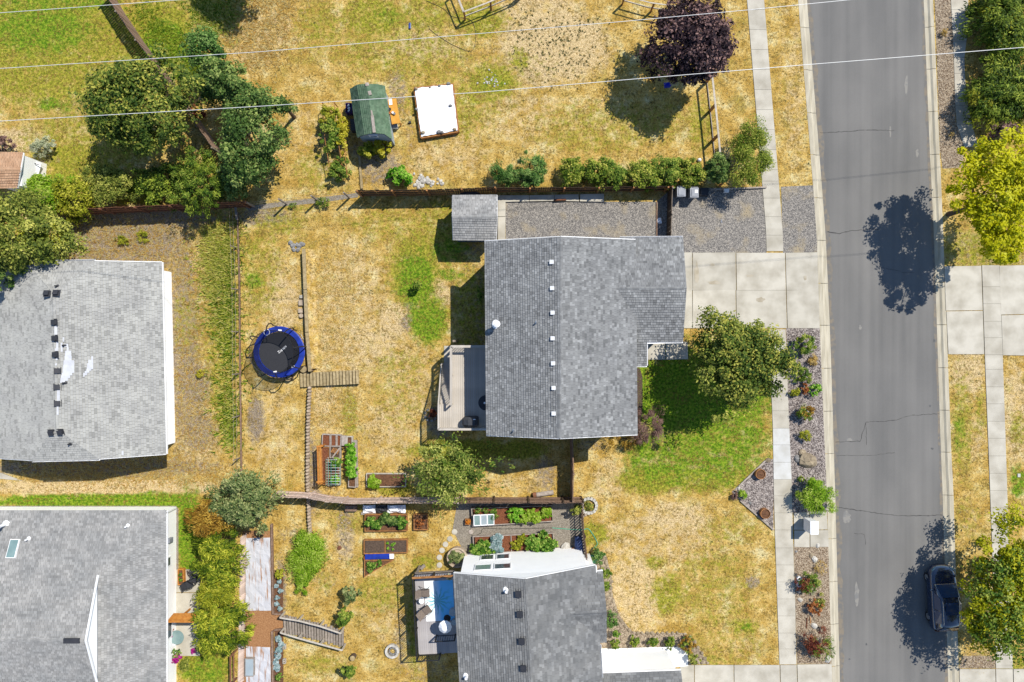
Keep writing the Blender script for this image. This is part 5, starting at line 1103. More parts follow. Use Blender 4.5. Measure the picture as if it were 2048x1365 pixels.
b = MB(); b.bar(a + Vector((0, 0, .95)), c + Vector((0, 0, .95)), .09, .05); b.build('handrail', M['deck_pale'], dk)
me = unit('baluster', M['deck_pale'], .035, .035, .9); nb = 22
for i in range(1, nb): piece('baluster', me, a.lerp(c, i / nb) + Vector((0, 0, .03)), dk)
b = MB(); b.box((c.x, c.y, .5), (.09, .09, 1.1)); b.build('post', M['deck_pale'], dk)
paving('landing_pad', [[(888, 692), (903, 692), (903, 731), (888, 731)]], M['concrete'])
# covered barbecue
p = W(944, 842, dz); bq = thing('barbecue', (p.x, p.y, dz), 'black covered barbecue at the corner of the pale deck', 'barbecue')
b = MB(); n_ = 12
secs = [(-.62, .18, .7), (-.5, .3, .92), (-.2, .33, 1.12), (.25, .33, 1.15), (.42, .3, 1.0), (.46, .22, .8)]
for i in range(len(secs) - 1):
    (x0, w0, h0), (x1, w1, h1) = secs[i], secs[i + 1]
    def ring(x, w, h): return [(p.x + x, p.y - w * 1.05, dz), (p.x + x, p.y - w, dz + h * .8), (p.x + x, p.y - w * .5, dz + h), (p.x + x, p.y + w * .5, dz + h), (p.x + x, p.y + w, dz + h * .8), (p.x + x, p.y + w * 1.05, dz)]
    r0_, r1_ = ring(x0, w0, h0), ring(x1, w1, h1)
    for k in range(5): b.face([r0_[k], r1_[k], r1_[k + 1], r0_[k + 1]][::-1], .5)
    if i == 0: b.face(ring(x0, w0, h0))
    if i == len(secs) - 2: b.face(ring(x1, w1, h1)[::-1])
M['cover'] = mat('black vinyl cover', (.03, .032, .036), (.05, .052, .058), 3, .6, .3, 6)
b.build('cover', M['cover'], bq, smooth=False)
b = MB(); b.box((p.x + .22, p.y + .22, dz + 1.15), (.16, .06, .015)); b.build('cover_tag', M['trim'], bq)
p = W(966, 806, dz + .7); tb = thing('patio_table', (p.x + .2, p.y, dz), 'round dark patio table half hidden under the eave of the middle house', 'table')
b = MB(); b.lathe((p.x + .2, p.y, dz), [(.5, .7), (.52, .71), (.52, .73), (.0, .735)], 24); b.build('table_top', M['dark'], tb)
b = MB(); b.lathe((p.x + .2, p.y, dz), [(.3, 0), (.28, .03), (.04, .06), (.04, .7)], 12); b.build('pedestal', M['black'], tb)
b = MB(); b.lathe((p.x + .12, p.y, dz + .735), [(.06, 0), (.075, .1), (.02, .12)], 10); b.build('candle_jar', M['white_paint'], None, 'small white jar on the round dark patio table', 'jar', org=(p.x + .12, p.y, dz + .735))
p = W(867, 826); pt = thing('planter_pot', p, 'terracotta pot of red plants on the ground beside the deck stairs', 'planter')
b = MB(); b.lathe(p, [(.16, 0), (.24, .3), (.27, .32), (.27, .36), (.23, .36), (.22, .3), (0, .28)], 18); b.build('pot', M['terracotta'], pt)
V, tn, C_ = leaves(p + Vector((0, 0, .42)), (.28, .28, .2), 300, .12, 900); link('foliage', fastmesh('foliage', V - np.array(tuple(p)), 4, L['red'], tn), pt)
def ring_of(name, label, cat, px, py, r, n, m, size, h, group=None, jit=.04, a0=0., a1=6.283, pname='block'):
    c = W(px, py); t = thing(name, c, label, cat, group); me = [MB().box((0, 0, h / 2), (size[0] * q, size[1], h)).mesh(pname, M[m]) for q in (1, .92, 1.06)]
    for i in range(n):
        a = a0 + (a1 - a0) * i / n; piece(pname, R.choice(me), (c.x + r * math.cos(a), c.y + r * math.sin(a), R.uniform(-.01, .02)), t, a + math.pi / 2 + R.uniform(-jit, jit) * 3)
    return t, c
ring_of('stone_ring', 'small ring of stones lying in the shade beside the deck stairs', 'stone ring', 862, 830, .42, 9, 'rock_grey', (.2, .14), .12, pname='stone')

# trampoline
tc = W(567, 704); tp = thing('trampoline', tc, 'round blue padded trampoline with a leaning black safety net', 'trampoline'); hz = .9
b = MB(); b.lathe(tc, [(1.42, hz + .0), (1.43, hz + .045), (1.76, hz + .05), (1.8, hz + .03), (1.8, hz - .04), (1.42, hz - .01), (1.42, hz)], 48, caps=False); b.build('safety_pad', M['blue'], tp, smooth=False)
M['mat_black'] = mat('black jumping mat', (.02, .021, .026), (.028, .029, .034), 20, .7)
b = MB(); b.lathe(tc, [(1.41, hz - .05), (1.41, hz - .03), (0, hz - .035)], 48); mt_ = b.build('jumping_mat', M['mat_black'], tp)
b = MB(); b.tube([(tc.x + 1.74 * math.cos(a), tc.y + 1.74 * math.sin(a), hz - .07) for a in [i * math.pi / 20 for i in range(41)]], .025, 6, cap=False); b.build('frame_ring', M['steel'], tp)
for i in range(4):
    a = .5 + i * math.pi / 2; b = MB(); q = lambda r, da, z: (tc.x + r * math.cos(a + da), tc.y + r * math.sin(a + da), z)
    b.tube([q(1.74, -.3, hz - .08), q(1.76, -.28, .04), q(1.76, .28, .04), q(1.74, .3, hz - .08)], .022, 6); b.build('leg', M['steel'], tp)
topn = []
for i in range(8):
    a = .2 + i * math.pi / 4; q = lambda r, z, t_=0.: (tc.x + r * math.cos(a + t_), tc.y + r * math.sin(a + t_), z)
    b = MB(); b.tube([q(1.84, .3), q(1.88, .95), q(2.02, 1.35), q(1.98, 1.9), q(1.78, 2.35), q(1.5, 2.55)], .042, 6); b.build('net_pole', M['black'], tp); topn.append(q(1.5, 2.53))
m, n, l = nodes('safety net mesh'); o_ = n.new("ShaderNodeOutputMaterial"); tr_ = n.new("ShaderNodeBsdfTransparent"); df = n.new("ShaderNodeBsdfDiffuse"); df.inputs[0].default_value = (.02, .02, .024, 1)
mx = n.new("ShaderNodeMixShader"); mx.inputs[0].default_value = .5; l.new(tr_.outputs[0], mx.inputs[1]); l.new(df.outputs[0], mx.inputs[2]); l.new(mx.outputs[0], o_.inputs[0]); M['net'] = m
b = MB(); rings = [(1.44, hz + .02), (1.5, 1.4), (1.5, 2.0), (1.49, 2.53)]; N_ = 32
for j in range(3):
    for i in range(N_):
        f = lambda r, z, k: (tc.x + r * math.cos(k * 2 * math.pi / N_), tc.y + r * math.sin(k * 2 * math.pi / N_), z)
        b.face([f(*rings[j], i), f(*rings[j], i + 1), f(*rings[j + 1], i + 1), f(*rings[j + 1], i)])
b.build('safety_net', M['net'], tp)
b = MB(); b.tube([(tc.x + 1.5 * math.cos(a), tc.y + 1.5 * math.sin(a), 2.54) for a in [i * math.pi / 16 for i in range(33)]], .02, 5, cap=False); b.build('top_ring', M['black'], tp)
bx = W(521, 662, 2.2); b = MB(); b.lathe((0, 0, 0), [(.03, -.04), (.42, -.03), (.44, 0), (.42, .03), (.0, .04)], 18, sy=.45); o_ = b.build('hoop_board', M['blue'], tp); o_.location = bx - tc; o_.rotation_euler = (.5, .2, .25)
bx = W(533, 665, 2.0); b = MB(); b.tube([(bx.x + .2 * math.cos(a), bx.y + .2 * math.sin(a), 1.95) for a in [i * math.pi / 8 for i in range(17)]], .02, 5, cap=False); b.build('hoop', M['trim'], tp)
for px, py, a in ((550, 744, .2), (586, 734, .5), (560, 661, -.1)): q = W(px, py, hz + .06); b = MB(); b.box(tuple(q), (.24, .1, .012), a); b.build('pad_label', M['trim'], tp)
ft = bpy.data.curves.new('printed_word', 'FONT'); ft.body = 'Zupapa'; ft.size = .25; ft.extrude = .002; ft.align_x = 'CENTER'; ft.align_y = 'CENTER'; ft.materials.append(M['white_paint'])
bpy.context.view_layer.update(); fo = bpy.data.objects.new('printed_word', ft); fo = link('printed_word', bpy.data.meshes.new_from_object(fo), tp); fo['kind'] = 'stuff'; q = W(564, 699, hz); fo.location = (q.x - tc.x, q.y - tc.y, hz - .024); fo.rotation_euler = (0, 0, rad(42))

# sawn log seats and stumps
def log_seat(label, px, py, r, h=.4, group=None, name='log_stump'):
    p = W(px, py, h); t = thing(name, (p.x, p.y, 0), label, 'stump', group)
    b = MB(); b.lathe((p.x, p.y, 0), [(r * 1.05, -.02), (r, .1), (r * .98, h), (r * .93, h + .01)], 16); b.build('bark', M['bark'], t)
    b = MB(); b.lathe((p.x, p.y, h), [(r * .9, -.01), (r * .9, .02), (r * .5, .022), (0, .022)], 16); b.build('sawn_face', M['timber'], t)
log_seat('sawn log stump between the trampoline and the top of the timber steps', 606.5, 739, .26); log_seat('sawn log stump just south of the trampoline', 576, 756, .26); log_seat('pale sawn stump between the slatted ramp and the round bush', 705, 1317, .2)
# timber steps
t = thing('garden_steps', W(660, 757), 'flight of pale timber steps climbing the dry back yard', 'steps')
for i in range(18):
    x = 603.5 + i * 6.55; y0 = 746.5 - i * .35; top = .42 + .0 * i; z = .12 + i * .012
    a, c = W(x, y0, z), W(x + .8, y0 + 28 - (i > 2) * .5, z); b = MB(); b.bar(a, c, .17 + R.uniform(-.01, .01), .24); b.build('step_timber', M['timber'], t)
# retaining walls
t = thing('retaining_wall', W(612, 620), 'low straight retaining wall capped with pale timber north of the steps', 'wall')
for a, c in (((607.5, 498), (610.5, 580)), ((610.5, 580), (614, 665)), ((614, 665), (620, 744))):
    A, C = W(*a, .6), W(*c, .6); d = (C - A).normalized(); A, C = A + d * .02, C - d * .02
    b = MB(); b.bar(A - Vector((0, 0, .33)), C - Vector((0, 0, .33)), .18, .6); b.build('wall_timber', M['fence_brown'], t)
    b = MB(); b.bar(A, C, .24, .06); b.build('cap_timber', M['timber'], t)
b = MB()
for s0, s1 in zip([(608, 498), (611, 580), (614.5, 665), (619.5, 738)], [(611, 580), (614.5, 665), (619.5, 738)]):
    A, C = W(*s0, .5) + Vector((.12, 0, 0)), W(*s1, .5) + Vector((.12, 0, 0))
    for k in range(3):
        f = lambda P, q: (P.x + q * .16, P.y, .54 * (1 - q / 3) ** 1.5 + .002)
        b.face([f(C, k), f(C, k + 1), f(A, k + 1), f(A, k)])
bk = b.build('bank', M['lawn'], kind='structure'); bk.data.attributes.new('cover', 'FLOAT_COLOR', 'POINT').data.foreach_set('color', [0., 0., .35, 0.] * len(bk.data.vertices))
t = thing('retaining_wall', W(619, 930), 'low curved retaining wall of small pale blocks south of the steps', 'wall')
me = [MB().rock((0, 0, .16), .15, .13, .36, n=8).mesh('block', M['block']) for _ in range(4)]
for p, a in along([W(621, 776), W(618, 850), W(617, 950), W(620, 1030), W(623, 1086)], .235): piece('block', R.choice(me), (p.x, p.y, .02), t, R.uniform(0, 6))
# stones
def stones(name, label, group, spots, m, cat='stone'):
    me = [MB().rock((0, 0, 0), 1, .8, .6).mesh(name, M[m]) for _ in range(5)]
    for px, py, r in spots:
        o = link(name, R.choice(me)); p = W(px, py); o.location = (p.x, p.y, r * .2); o.scale = (r, r, r); o.rotation_euler = (0, 0, R.uniform(0, 6)); tag(o, label, cat, group)
g = random.Random(5)
stones('grey_stone', 'grey stone in the small heap at the north end of the retaining wall', 'heap of grey stones', [(591 + g.gauss(0, 8), 491 + g.gauss(0, 4), g.uniform(.12, .22)) for _ in range(16)], 'rock_grey')
stones('pale_stone', 'pale stone in the heap beside the bright hydrangea shrub', 'heap of pale stones', [(846 + g.gauss(0, 14), 364 + g.gauss(0, 5) + .0, g.uniform(.1, .2)) for _ in range(40)], 'rock_white')
stones('edging_stone', 'rough edging stone curving along the bed under the dark roof', 'edging stones of the curved bed', [(px + g.uniform(-1, 1), py, g.uniform(.12, .18)) for px, py in [(1207, 1118), (1212, 1127), (1217, 1138), (1219, 1150), (1221, 1163), (1222, 1176), (1223, 1189), (1226, 1202), (1230, 1216), (1236, 1229), (1242, 1241), (1250, 1252), (1259, 1261)] + [(1275 + i * 10, 1266) for i in range(9)] + [(1370, 1268), (1380, 1274), (1389, 1284), (1397, 1295), (1404, 1306), (1410, 1317), (1415, 1326)]], 'rock')
stones('bed_stone', 'loose pale stone inside the bed along the dark roof edge', 'loose stones of the curved bed', [(1206, 1132, .2), (1210, 1160, .2), (1214, 1190, .25), (1216, 1206, .22), (1214, 1222, .2), (1240, 1262, .15), (1398, 1312, .15), (1404, 1325, .15)], 'rock')
for lab, px, py, r, m in (('large cracked tan boulder in the gravel strip', 1614, 921, .75, 'rock'), ('dark jagged rock on the west side of the tan boulder', 1594, 918, .32, 'rock_grey'), ('pale wedge rock above the tan boulder', 1603, 905, .3, 'rock'), ('pale stone pair at the top corner of the corner gravel bed', 1536, 921, .24, 'rock'), ('small pale stone at the tip of the corner gravel bed', 1477, 976, .16, 'rock_white'), ('second small pale stone at the bed tip', 1470, 982, .14, 'rock'), ('dark red rock near the lower barrel in the corner bed', 1500, 1006, .16, 'rock_grey'), ('white rock on the edge of the mailbox pad', 1635, 1091, .2, 'rock_white'), ('white angular rock below the mailbox pad', 1629, 1119, .28, 'rock_white'), ('tan rock touching the white angular rock', 1622, 1111, .2, 'rock'), ('white oval stone below the blue grey one', 1600, 1200, .2, 'rock_white'), ('blue grey stone under the two white rings', 1598, 1184, .17, 'rock_grey'), ('white stone with grey top below the rust red barberry', 1628, 1252, .26, 'rock_white'), ('small tan rock above the white grey stone', 1629, 1238, .16, 'rock'), ('white boulder at the corner of the lower driveway', 1655, 1318, .3, 'rock_white'), ('long pale stone beside the rust red barberry', 1641, 1207, .17, 'rock_white'), ('dark small stone by the sidewalk near the mailbox shadow', 1592, 1103, .13, 'rock_grey')):
    p = W(px, py); b = MB(); b.rock((p.x, p.y, .0), r, r * .78, r * .62, n=9, rot=R.uniform(0, 3)); b.build('rock', M[m], None, lab, 'rock', org=p)
for lab, py in (('white ring shaped block nearest the mailbox', 1157), ('white ring shaped block beside the blue grey stone', 1169)):
    p = W(1597, py); b = MB(); b.lathe(p, [(.1, 0), (.1, .18), (.17, .18), (.18, .14), (.18, 0), (.1, 0)], 16); b.build('ring_block', M['white_paint'], None, lab, 'block', 'white ring blocks', org=p)
for lab, px, py in (('half barrel planter at the top of the corner gravel bed', 1521.5, 949), ('half barrel planter at the bottom of the corner gravel bed', 1531, 1028)):
    p = W(px, py, .4); t = thing('barrel_planter', (p.x, p.y, 0), lab, 'planter', 'half barrel planters')
    for i in range(14):
        a = i * 2 * math.pi / 14; b = MB(); b.box((p.x + .33 * math.cos(a), p.y + .33 * math.sin(a), .2), (.035, .145, .42), a); b.build('stave', M['post_orange'], t)
    b = MB(); b.lathe((p.x, p.y, 0), [(.31, .05), (.31, .34), (0, .36)], 14); b.build('soil', M['soil'], t)
b = MB(); b.bar(W(1480, 1001, .05), W(1547, 1060, .05), .1, .14); b.build('edging_board', M['wood_grey'], None, 'grey edging board on the lower side of the corner gravel bed', 'edging', org=W(1515, 1030))
b = MB(); b.bar(W(1477, 973, .05), W(1530, 922, .05), .1, .14); b.build('edging_board', M['wood_grey'], None, 'grey edging board on the upper side of the corner gravel bed', 'edging', org=W(1500, 950))
for lab, a, c, d in (('rusty strip of flat steel lying by the white grey stone', (1614, 1236), (1613, 1257), .06), ('pale stick lying between the flat steel and the tan rock', (1620, 1234), (1621, 1247), .05)): b = MB(); b.bar(W(*a, .05), W(*c, .05), d, .05); b.build('stick', M['wood_bed' if 'pale' in lab else 'rust'], None, lab, 'stick', org=W(*a))
# mailbox cluster
p = W(1610, 1045); t = thing('cluster_mailbox', p, 'white cluster mailbox standing on its concrete pad by the road', 'mailbox')
b = MB(); b.box((p.x, p.y, .18), (.3, .5, .36)); b.build('pedestal', M['steel'], t)
b = MB(); b.box((p.x, p.y, .9), (.5, .86, 1.1)); bd = b.build('cabinet', M['white_paint'], t)
b = MB(); b.box((p.x + .02, p.y, 1.465), (.56, .92, .03)); b.build('cabinet_roof', M['white_paint'], t)
for r_ in range(4):
    for c_ in range(3): b = MB(); b.box((p.x - .255, p.y - .28 + c_ * .28, .55 + r_ * .25), (.012, .25, .22)); b.build('mail_door', M['trim'], bd)
# wheelie bins by the gate
for lab, px, py, rz in (('grey wheelie bin nearest the gate', 1363, 383, 0), ('grey wheelie bin with a white sticker on its lid', 1389, 385, -.08)):
    p = W(px, py, 1.05); t = thing('wheelie_bin', (p.x, p.y, 0), lab, 'bin', 'bins under the hedge')
    b = MB(); vs = []
    for s, z in ((.22, .02), (.28, .98)):
        vs += [(p.x - s, p.y - s * 1.15, z), (p.x + s, p.y - s * 1.15, z), (p.x + s, p.y + s * 1.15, z), (p.x - s, p.y + s * 1.15, z)]
    b.add(vs, [(3, 2, 1, 0), (4, 5, 6, 7), (0, 1, 5, 4), (1, 2, 6, 5), (2, 3, 7, 6), (3, 0, 4, 7)]); b.build('body', M['bin'], t)
    b = MB(); b.box((p.x, p.y - .02, 1.01), (.6, .68, .05)); b.box((p.x, p.y - .03, 1.05), (.4, .48, .04)); ld = b.build('lid', M['bin'], t)
    b = MB(); b.bar((p.x - .26, p.y + .36, 1.0), (p.x + .26, p.y + .36, 1.0), .04, .04); b.build('handle', M['bin'], t)
    for s in (-1, 1): b = MB(); b.tube([(p.x + s * .24, p.y + .3, .1), (p.x + s * .29, p.y + .3, .1)], .1, 12); b.build('wheel', M['black'], t)
    if 'sticker' in lab: b = MB(); b.box((p.x + .12, p.y + .06, 1.076), (.2, .22, .006)); b.build('sticker', M['trim'], ld)
solid('toolbox', 'dark blue box squeezed between the bins and the fence post', 'box', [(1401, 376), (1417, 376), (1417, 392), (1401, 391)], 0, .4, 'dark')
b = MB(); p = W(1451, 383); b.box((p.x, p.y, .15), (.34, .24, .3)); b.build('white_box', M['white_paint'], None, 'small white box at the edge of the gravel driveway', 'box', org=p)
p = W(1446, 367, .9); b = MB(); b.box((p.x, p.y, .45), (.11, .11, .95)); b.build('lone_post', M['post_orange'], None, 'lone orange post at the corner of the gravel driveway', 'post', org=(p.x, p.y, 0))
b = MB(); b.bar(W(1420, 380, .08), W(1533, 375, .08), .1, .16); b.build('edging_board', M['wood_grey'], None, 'grey edging board between the hedge and the gravel driveway', 'edging', org=W(1470, 378))
# paving slabs along the gravel yard
for i, (lab, poly) in enumerate((('concrete slab lying nearest the small square shed, upper one', [(996, 391), (1011, 391), (1011, 433), (996, 433)]), ('lower concrete slab beside the small square shed', [(996, 434), (1011, 434), (1010, 490), (996, 490)]), ('concrete slab with rust marks starting the row under the board fence', [(1011, 391), (1058, 391), (1058, 403), (1011, 404)]), ('second concrete slab of the row under the board fence', [(1059, 391), (1108, 390), (1108, 402), (1059, 403)]), ('third concrete slab, beside the rusty log', [(1109, 390), (1157, 389), (1158, 403), (1109, 402)]), ('last concrete slab of the row under the board fence', [(1160, 389), (1208, 388), (1208, 404), (1160, 403)]))):
    solid('concrete_slab', lab, 'slab', poly, .0, .14, 'concrete', 'loose concrete slabs edging the gravel yard')
b = MB(); b.tube([W(1109, 401, .2), W(1132, 400, .2)], .07, 8); b.build('rusty_pipe', M['rust'], None, 'short rusty pipe lying on the concrete slabs', 'pipe', org=W(1120, 400))
# folded tub behind the shed
p = W(940, 392, 1.1); t = thing('stock_tank', (p.x, p.y, 0), 'black oval tub leaning behind the small square shed', 'tub')
b = MB(); b.lathe((p.x, p.y, 0), [(.72, .0), (.76, 1.0), (.8, 1.05), (.74, 1.05), (.7, .9), (0, .88)], 24, sy=.42); b.build('shell', M['dark'], t)
# plastic sheets on the gravel
for lab, poly in (('white folded plastic sheet on the gravel by the gate', [(1311, 443), (1317, 436), (1322, 436), (1324, 447), (1318, 448)]), ('small white scrap of plastic in the gravel driveway', [(1441, 443), (1444, 438), (1445, 448)])):
    c = W(*poly[0], .05); b = MB(); P = [W(x, y, z) for (x, y), z in zip(poly, (.02, .1, .22, .16, .04))]; b.slab(P, .015); b.build('plastic_sheet', M['white_paint'], None, lab, 'plastic sheet', org=c)
b = MB(); b.bar(W(1313.5, 404, .05), W(1313.5, 478, .05), .06, .1); b.build('edging_board', M['fence_brown'], None, 'dark board edging the gravel yard inside the gate', 'edging', org=W(1313, 440))

# white covered sandbox
q = [(828, 176), (906, 168), (917, 263), (842, 276)]
P = [W(x, y, .42) for x, y in q]; c = sum((Vector(p) for p in P), Vector()) / 4
t = thing('sandbox', (c.x, c.y, 0), 'square timber sandbox covered by a white tarpaulin held down with stones', 'sandbox')
for a, d in zip(P, P[1:] + P[:1]):
    b = MB(); b.bar((a.x, a.y, .2), (d.x, d.y, .2), .1, .42); b.build('side_board', M['wood_bed'], t)
b = MB(); n_ = 14; V = [[None] * (n_ + 1) for _ in range(n_ + 1)]
for i in range(n_ + 1):
    for j in range(n_ + 1):
        u_, v_ = i / n_, j / n_; p = (P[0].lerp(P[1], u_)).lerp(P[3].lerp(P[2], u_), v_); ed = min(u_, v_, 1 - u_, 1 - v_)
        ins = c.lerp(p, .965); V[i][j] = (ins.x + R.uniform(-.02, .02) * (ed < .02), ins.y + R.uniform(-.03, .03) * (ed < .02), .47 + R.uniform(-.028, .028) + .03 * (ed < .08) * R.random())
for i in range(n_):
    for j in range(n_): b.face([V[i][j], V[i][j + 1], V[i + 1][j + 1], V[i + 1][j]])
b.build('tarpaulin', M['tarp_white'], t)
for k, (px, py, r) in enumerate(((832, 178, .14), (897, 168, .15), (879, 172, .1), (860, 175, .08), (833, 219, .12), (901, 212, .14), (846, 266, .17), (878, 264, .18), (884, 265, .14), (909, 259, .14))):
    p = W(px, py, .5); b = MB(); b.rock((p.x, p.y, .52), r, r * .8, r * .7); b.build('stone', M['rock_grey' if k % 3 else 'rock'], None, 'stone on the white sandbox tarpaulin, ' + ('at its top left corner', 'at its top right corner', 'along the top edge near the right corner', 'in the middle of the top edge', 'halfway down the left edge', 'halfway down the right edge', 'at the bottom left corner', 'left of the pair on the bottom edge', 'right of the pair on the bottom edge', 'at the bottom right corner')[k], 'stone', 'stones on the sandbox tarpaulin', org=(p.x, p.y, .5))
# orange table and things beside the green shed
p = W(788, 223, .8); t = thing('work_table', (p.x, p.y, 0), 'bright orange topped work table beside the green roofed shed', 'table'); ang = rad(-80)
ax, ay = Vector((math.cos(ang), math.sin(ang), 0)), Vector((-math.sin(ang), math.cos(ang), 0))
b = MB(); b.box((p.x, p.y, .78), (1.75, .6, .05), ang); b.build('table_top', M['orange_top'], t)
for s in (-1, 1):
    for k in (-1, 1): q = p + ax * s * .8 + ay * k * .24; b = MB(); b.box((q.x, q.y, .38), (.06, .06, .76)); b.build('leg', M['wood_new'], t)
for i, (px, py, m, lab) in enumerate(((781, 204, 'white_paint', 'flat white tray at the top of the orange table'), (786, 226, 'white_paint', 'white jar on the orange table next to the dark pot'), (780, 219, 'dark', 'dark pot at the shed side of the orange table'), (780, 227, 'terracotta', 'brown pot at the shed side of the orange table'), (789, 228, 'bin', 'grey tin in the middle of the orange table'))):
    q = W(px, py, .85); b = MB()
    if i == 0: b.box((q.x, q.y, .82), (.22, .42, .03), .1)
    else: b.lathe((q.x, q.y, .805), [(.07, 0), (.085, .14), (.07, .14), (.06, .1), (0, .1)], 12)
    b.build('tray' if i == 0 else 'pot', M[m], None, lab, 'tray' if i == 0 else 'pot', 'things on the orange table', org=(q.x, q.y, .805))
p = W(788, 251, .5); t = thing('cool_box', (p.x, p.y, 0), 'small white cool box at the foot of the orange table', 'cool box')
b = MB(); b.box((p.x, p.y, .18), (.42, .3, .36), .1); b.build('body', M['white_paint'], t); b = MB(); b.box((p.x, p.y, .39), (.44, .32, .06), .1); b.build('lid', M['bin'], t)
b = MB(); q = W(789, 257); b.lathe(q, [(.1, 0), (.14, .18), (.12, .18), (.1, .05), (0, .04)], 12); b.build('bowl', M['dark'], None, 'dark bowl below the white cool box', 'bowl', org=q)
p = W(697, 216, .6); t = thing('storage_crate', (p.x, p.y, 0), 'purple storage crate against the west side of the green roofed shed', 'crate')
for dx, dy, sx, sy in ((-.2, 0, .03, .66), (.2, 0, .03, .66), (0, -.33, .42, .03), (0, .33, .42, .03)): b = MB(); b.box((p.x + dx, p.y + dy, .3), (sx, sy, .6)); b.build('side', M['purple'], t)
b = MB(); b.box((p.x, p.y, .05), (.38, .62, .05)); b.build('bottom', M['purple'], t)
for i in range(3): b = MB(); b.box((p.x + R.uniform(-.08, .08), p.y - .18 + i * .18, .45), (.18, .1, .24), R.uniform(0, 1)); b.build('toy_block', M['trim'], None, 'pale toy block in the purple crate, ' + ('nearest the bottom', 'in the middle', 'nearest the top')[i], 'toy', 'toys in the purple crate', org=(p.x, p.y, .4))
solid('black_tub', 'dark tub below the purple crate by the green roofed shed', 'tub', [(700, 238), (710, 238), (712, 262), (702, 262)], 0, .5, 'dark')
b = MB(); p = W(820, 246); b.box((p.x, p.y, .08), (.18, .12, .16)); b.build('small_box', M['dark'], None, 'tiny dark box lying beside the sandbox', 'box', org=p)
b = MB(); b.bar(W(718, 298, .08), W(724, 378, .08), .16, .18); b.build('edging_timber', M['timber'], None, 'pale edging timber running from the green roofed shed to the board fence', 'edging', org=W(720, 340))
t = thing('berry_trellis', W(662, 280), 'thin wire and pole trellis for the berry bushes west of the green roofed shed', 'trellis')
for a, c in (((644, 205), (650, 280)), ((650, 280), (660, 340)), ((668, 205), (676, 280)), ((676, 280), (684, 330)), ((686, 250), (694, 350))):
    b = MB(); b.bar(W(*a, 1.1), W(*c, 1.1), .035, .035); b.build('cane', M['wood_bed'], t)
for px, py in ((644, 205), (660, 340), (668, 205), (684, 330)): q = W(px, py, 1.1); b = MB(); b.box((q.x, q.y, .55), (.05, .05, 1.15)); b.build('post', M['wood_bed'], t)
p = W(820, 53); t = thing('sprinkler', p, 'small pale blue oscillating sprinkler on the dry field', 'sprinkler')
for s in (-1, 1): b = MB(); b.bar((p.x + s * .06, p.y - .2, .06), (p.x + s * .06, p.y + .2, .06), .04, .06); b.build('skid', M['siding_pale'], t)
b = MB(); b.bar((p.x, p.y - .2, .1), (p.x, p.y + .2, .1), .1, .04); b.build('spray_bar', M['blue'], t)
def hose(name, lab, pts, r, m, z=.03, cat='hose'):
    P = [W(x, y) + Vector((0, 0, z)) for x, y in pts]; Q = []
    for i in range(len(P) - 1):
        p0_, p1_, p2_, p3_ = P[max(i - 1, 0)], P[i], P[i + 1], P[min(i + 2, len(P) - 1)]
        for k in range(6):
            u_ = k / 6; Q.append(.5 * ((2 * p1_) + (p2_ - p0_) * u_ + (2 * p0_ - 5 * p1_ + 4 * p2_ - p3_) * u_ * u_ + (3 * p1_ - p0_ - 3 * p2_ + p3_) * u_ ** 3))
    Q.append(P[-1]); b = MB(); b.tube(Q, r, 6); return b.build(name, M[m], None, lab, cat, org=P[0])
hose('garden_hose', 'dark garden hose snaking over the dry field from the rail fence', [(852, 2), (885, 17), (905, 34), (940, 40), (952, 70), (944, 102), (915, 95), (880, 75), (858, 58)], .013, 'hose_dark')
hose('garden_hose', 'dark hose curling round the round flat stone on the garden path', [(1104, 1056), (1060, 1057), (1005, 1058), (968, 1057), (962, 1066), (948, 1072), (939, 1066), (941, 1058)], .018, 'hose_dark')
hose('garden_hose', 'pale green hose crossing the garden path and looping into the lawn', [(1104, 1056), (1130, 1058), (1163, 1060), (1176, 1058), (1186, 1070), (1194, 1085), (1192, 1092), (1182, 1100)], .028, 'hose')
hose('hose_coil', 'coil of green hose under the drooping dark green plant', [(1185 + (9 - i * .22) * math.cos(i * .9), 1118 + (9 - i * .22) * math.sin(i * .9)) for i in range(26)], .025, 'hose', .06)
# swing in the purple tree
p = W(1337, 166, 1.2); t = thing('tree_swing', (p.x, p.y, 0), 'bright blue swing seat hanging from the purple tree', 'swing')
b = MB(); b.box((p.x, p.y, .75), (.42, .36, .05), .1); b.box((p.x, p.y - .17, .98), (.42, .04, .4), .1); b.build('seat', M['blue_bright'], t)
for s in (-1, 1): b = MB(); b.tube([(p.x + s * .19, p.y, .78), (p.x + .35 + s * .1, p.y + .35, 3.4)], .015, 5); b.build('rope', M['rail_white'], t)
p = W(1398, 321); b = MB(); b.rock((p.x, p.y, .12), .14, .14, .14); b.build('ball', M['white_paint'], None, 'white ball on the lawn beside the hedge', 'ball', org=p)

# ------------------------------------------------------------ raised beds and garden
def raised_bed(label, poly, h, bm, sm='soil', name='raised_bed', bw=.06, fill=.08, dividers=()):
    P = [W(x, y, h) for x, y in poly]; c = sum((Vector(p) for p in P), Vector()) / len(P); t = thing(name, (c.x, c.y, 0), label, 'raised bed')
    for a, d in zip(P, P[1:] + P[:1]):
        b = MB(); e_ = (d - a).normalized() * (bw / 2 - .002); b.bar(Vector((a.x, a.y, h / 2)) + e_, Vector((d.x, d.y, h / 2)) + e_ , bw, h + R.uniform(0, .008)); b.build('board', M[bm], t)
    for a, d in dividers: b = MB(); b.bar(W(*a, h) - Vector((0, 0, h / 2)), W(*d, h) - Vector((0, 0, h / 2)), bw, h * .96); b.build('divider', M[bm], t)
    b = MB(); b.prism([tuple(c.lerp(p, .96)[:2]) for p in P], 0, h - fill + .003); b.build('soil', M[sm], t); return t
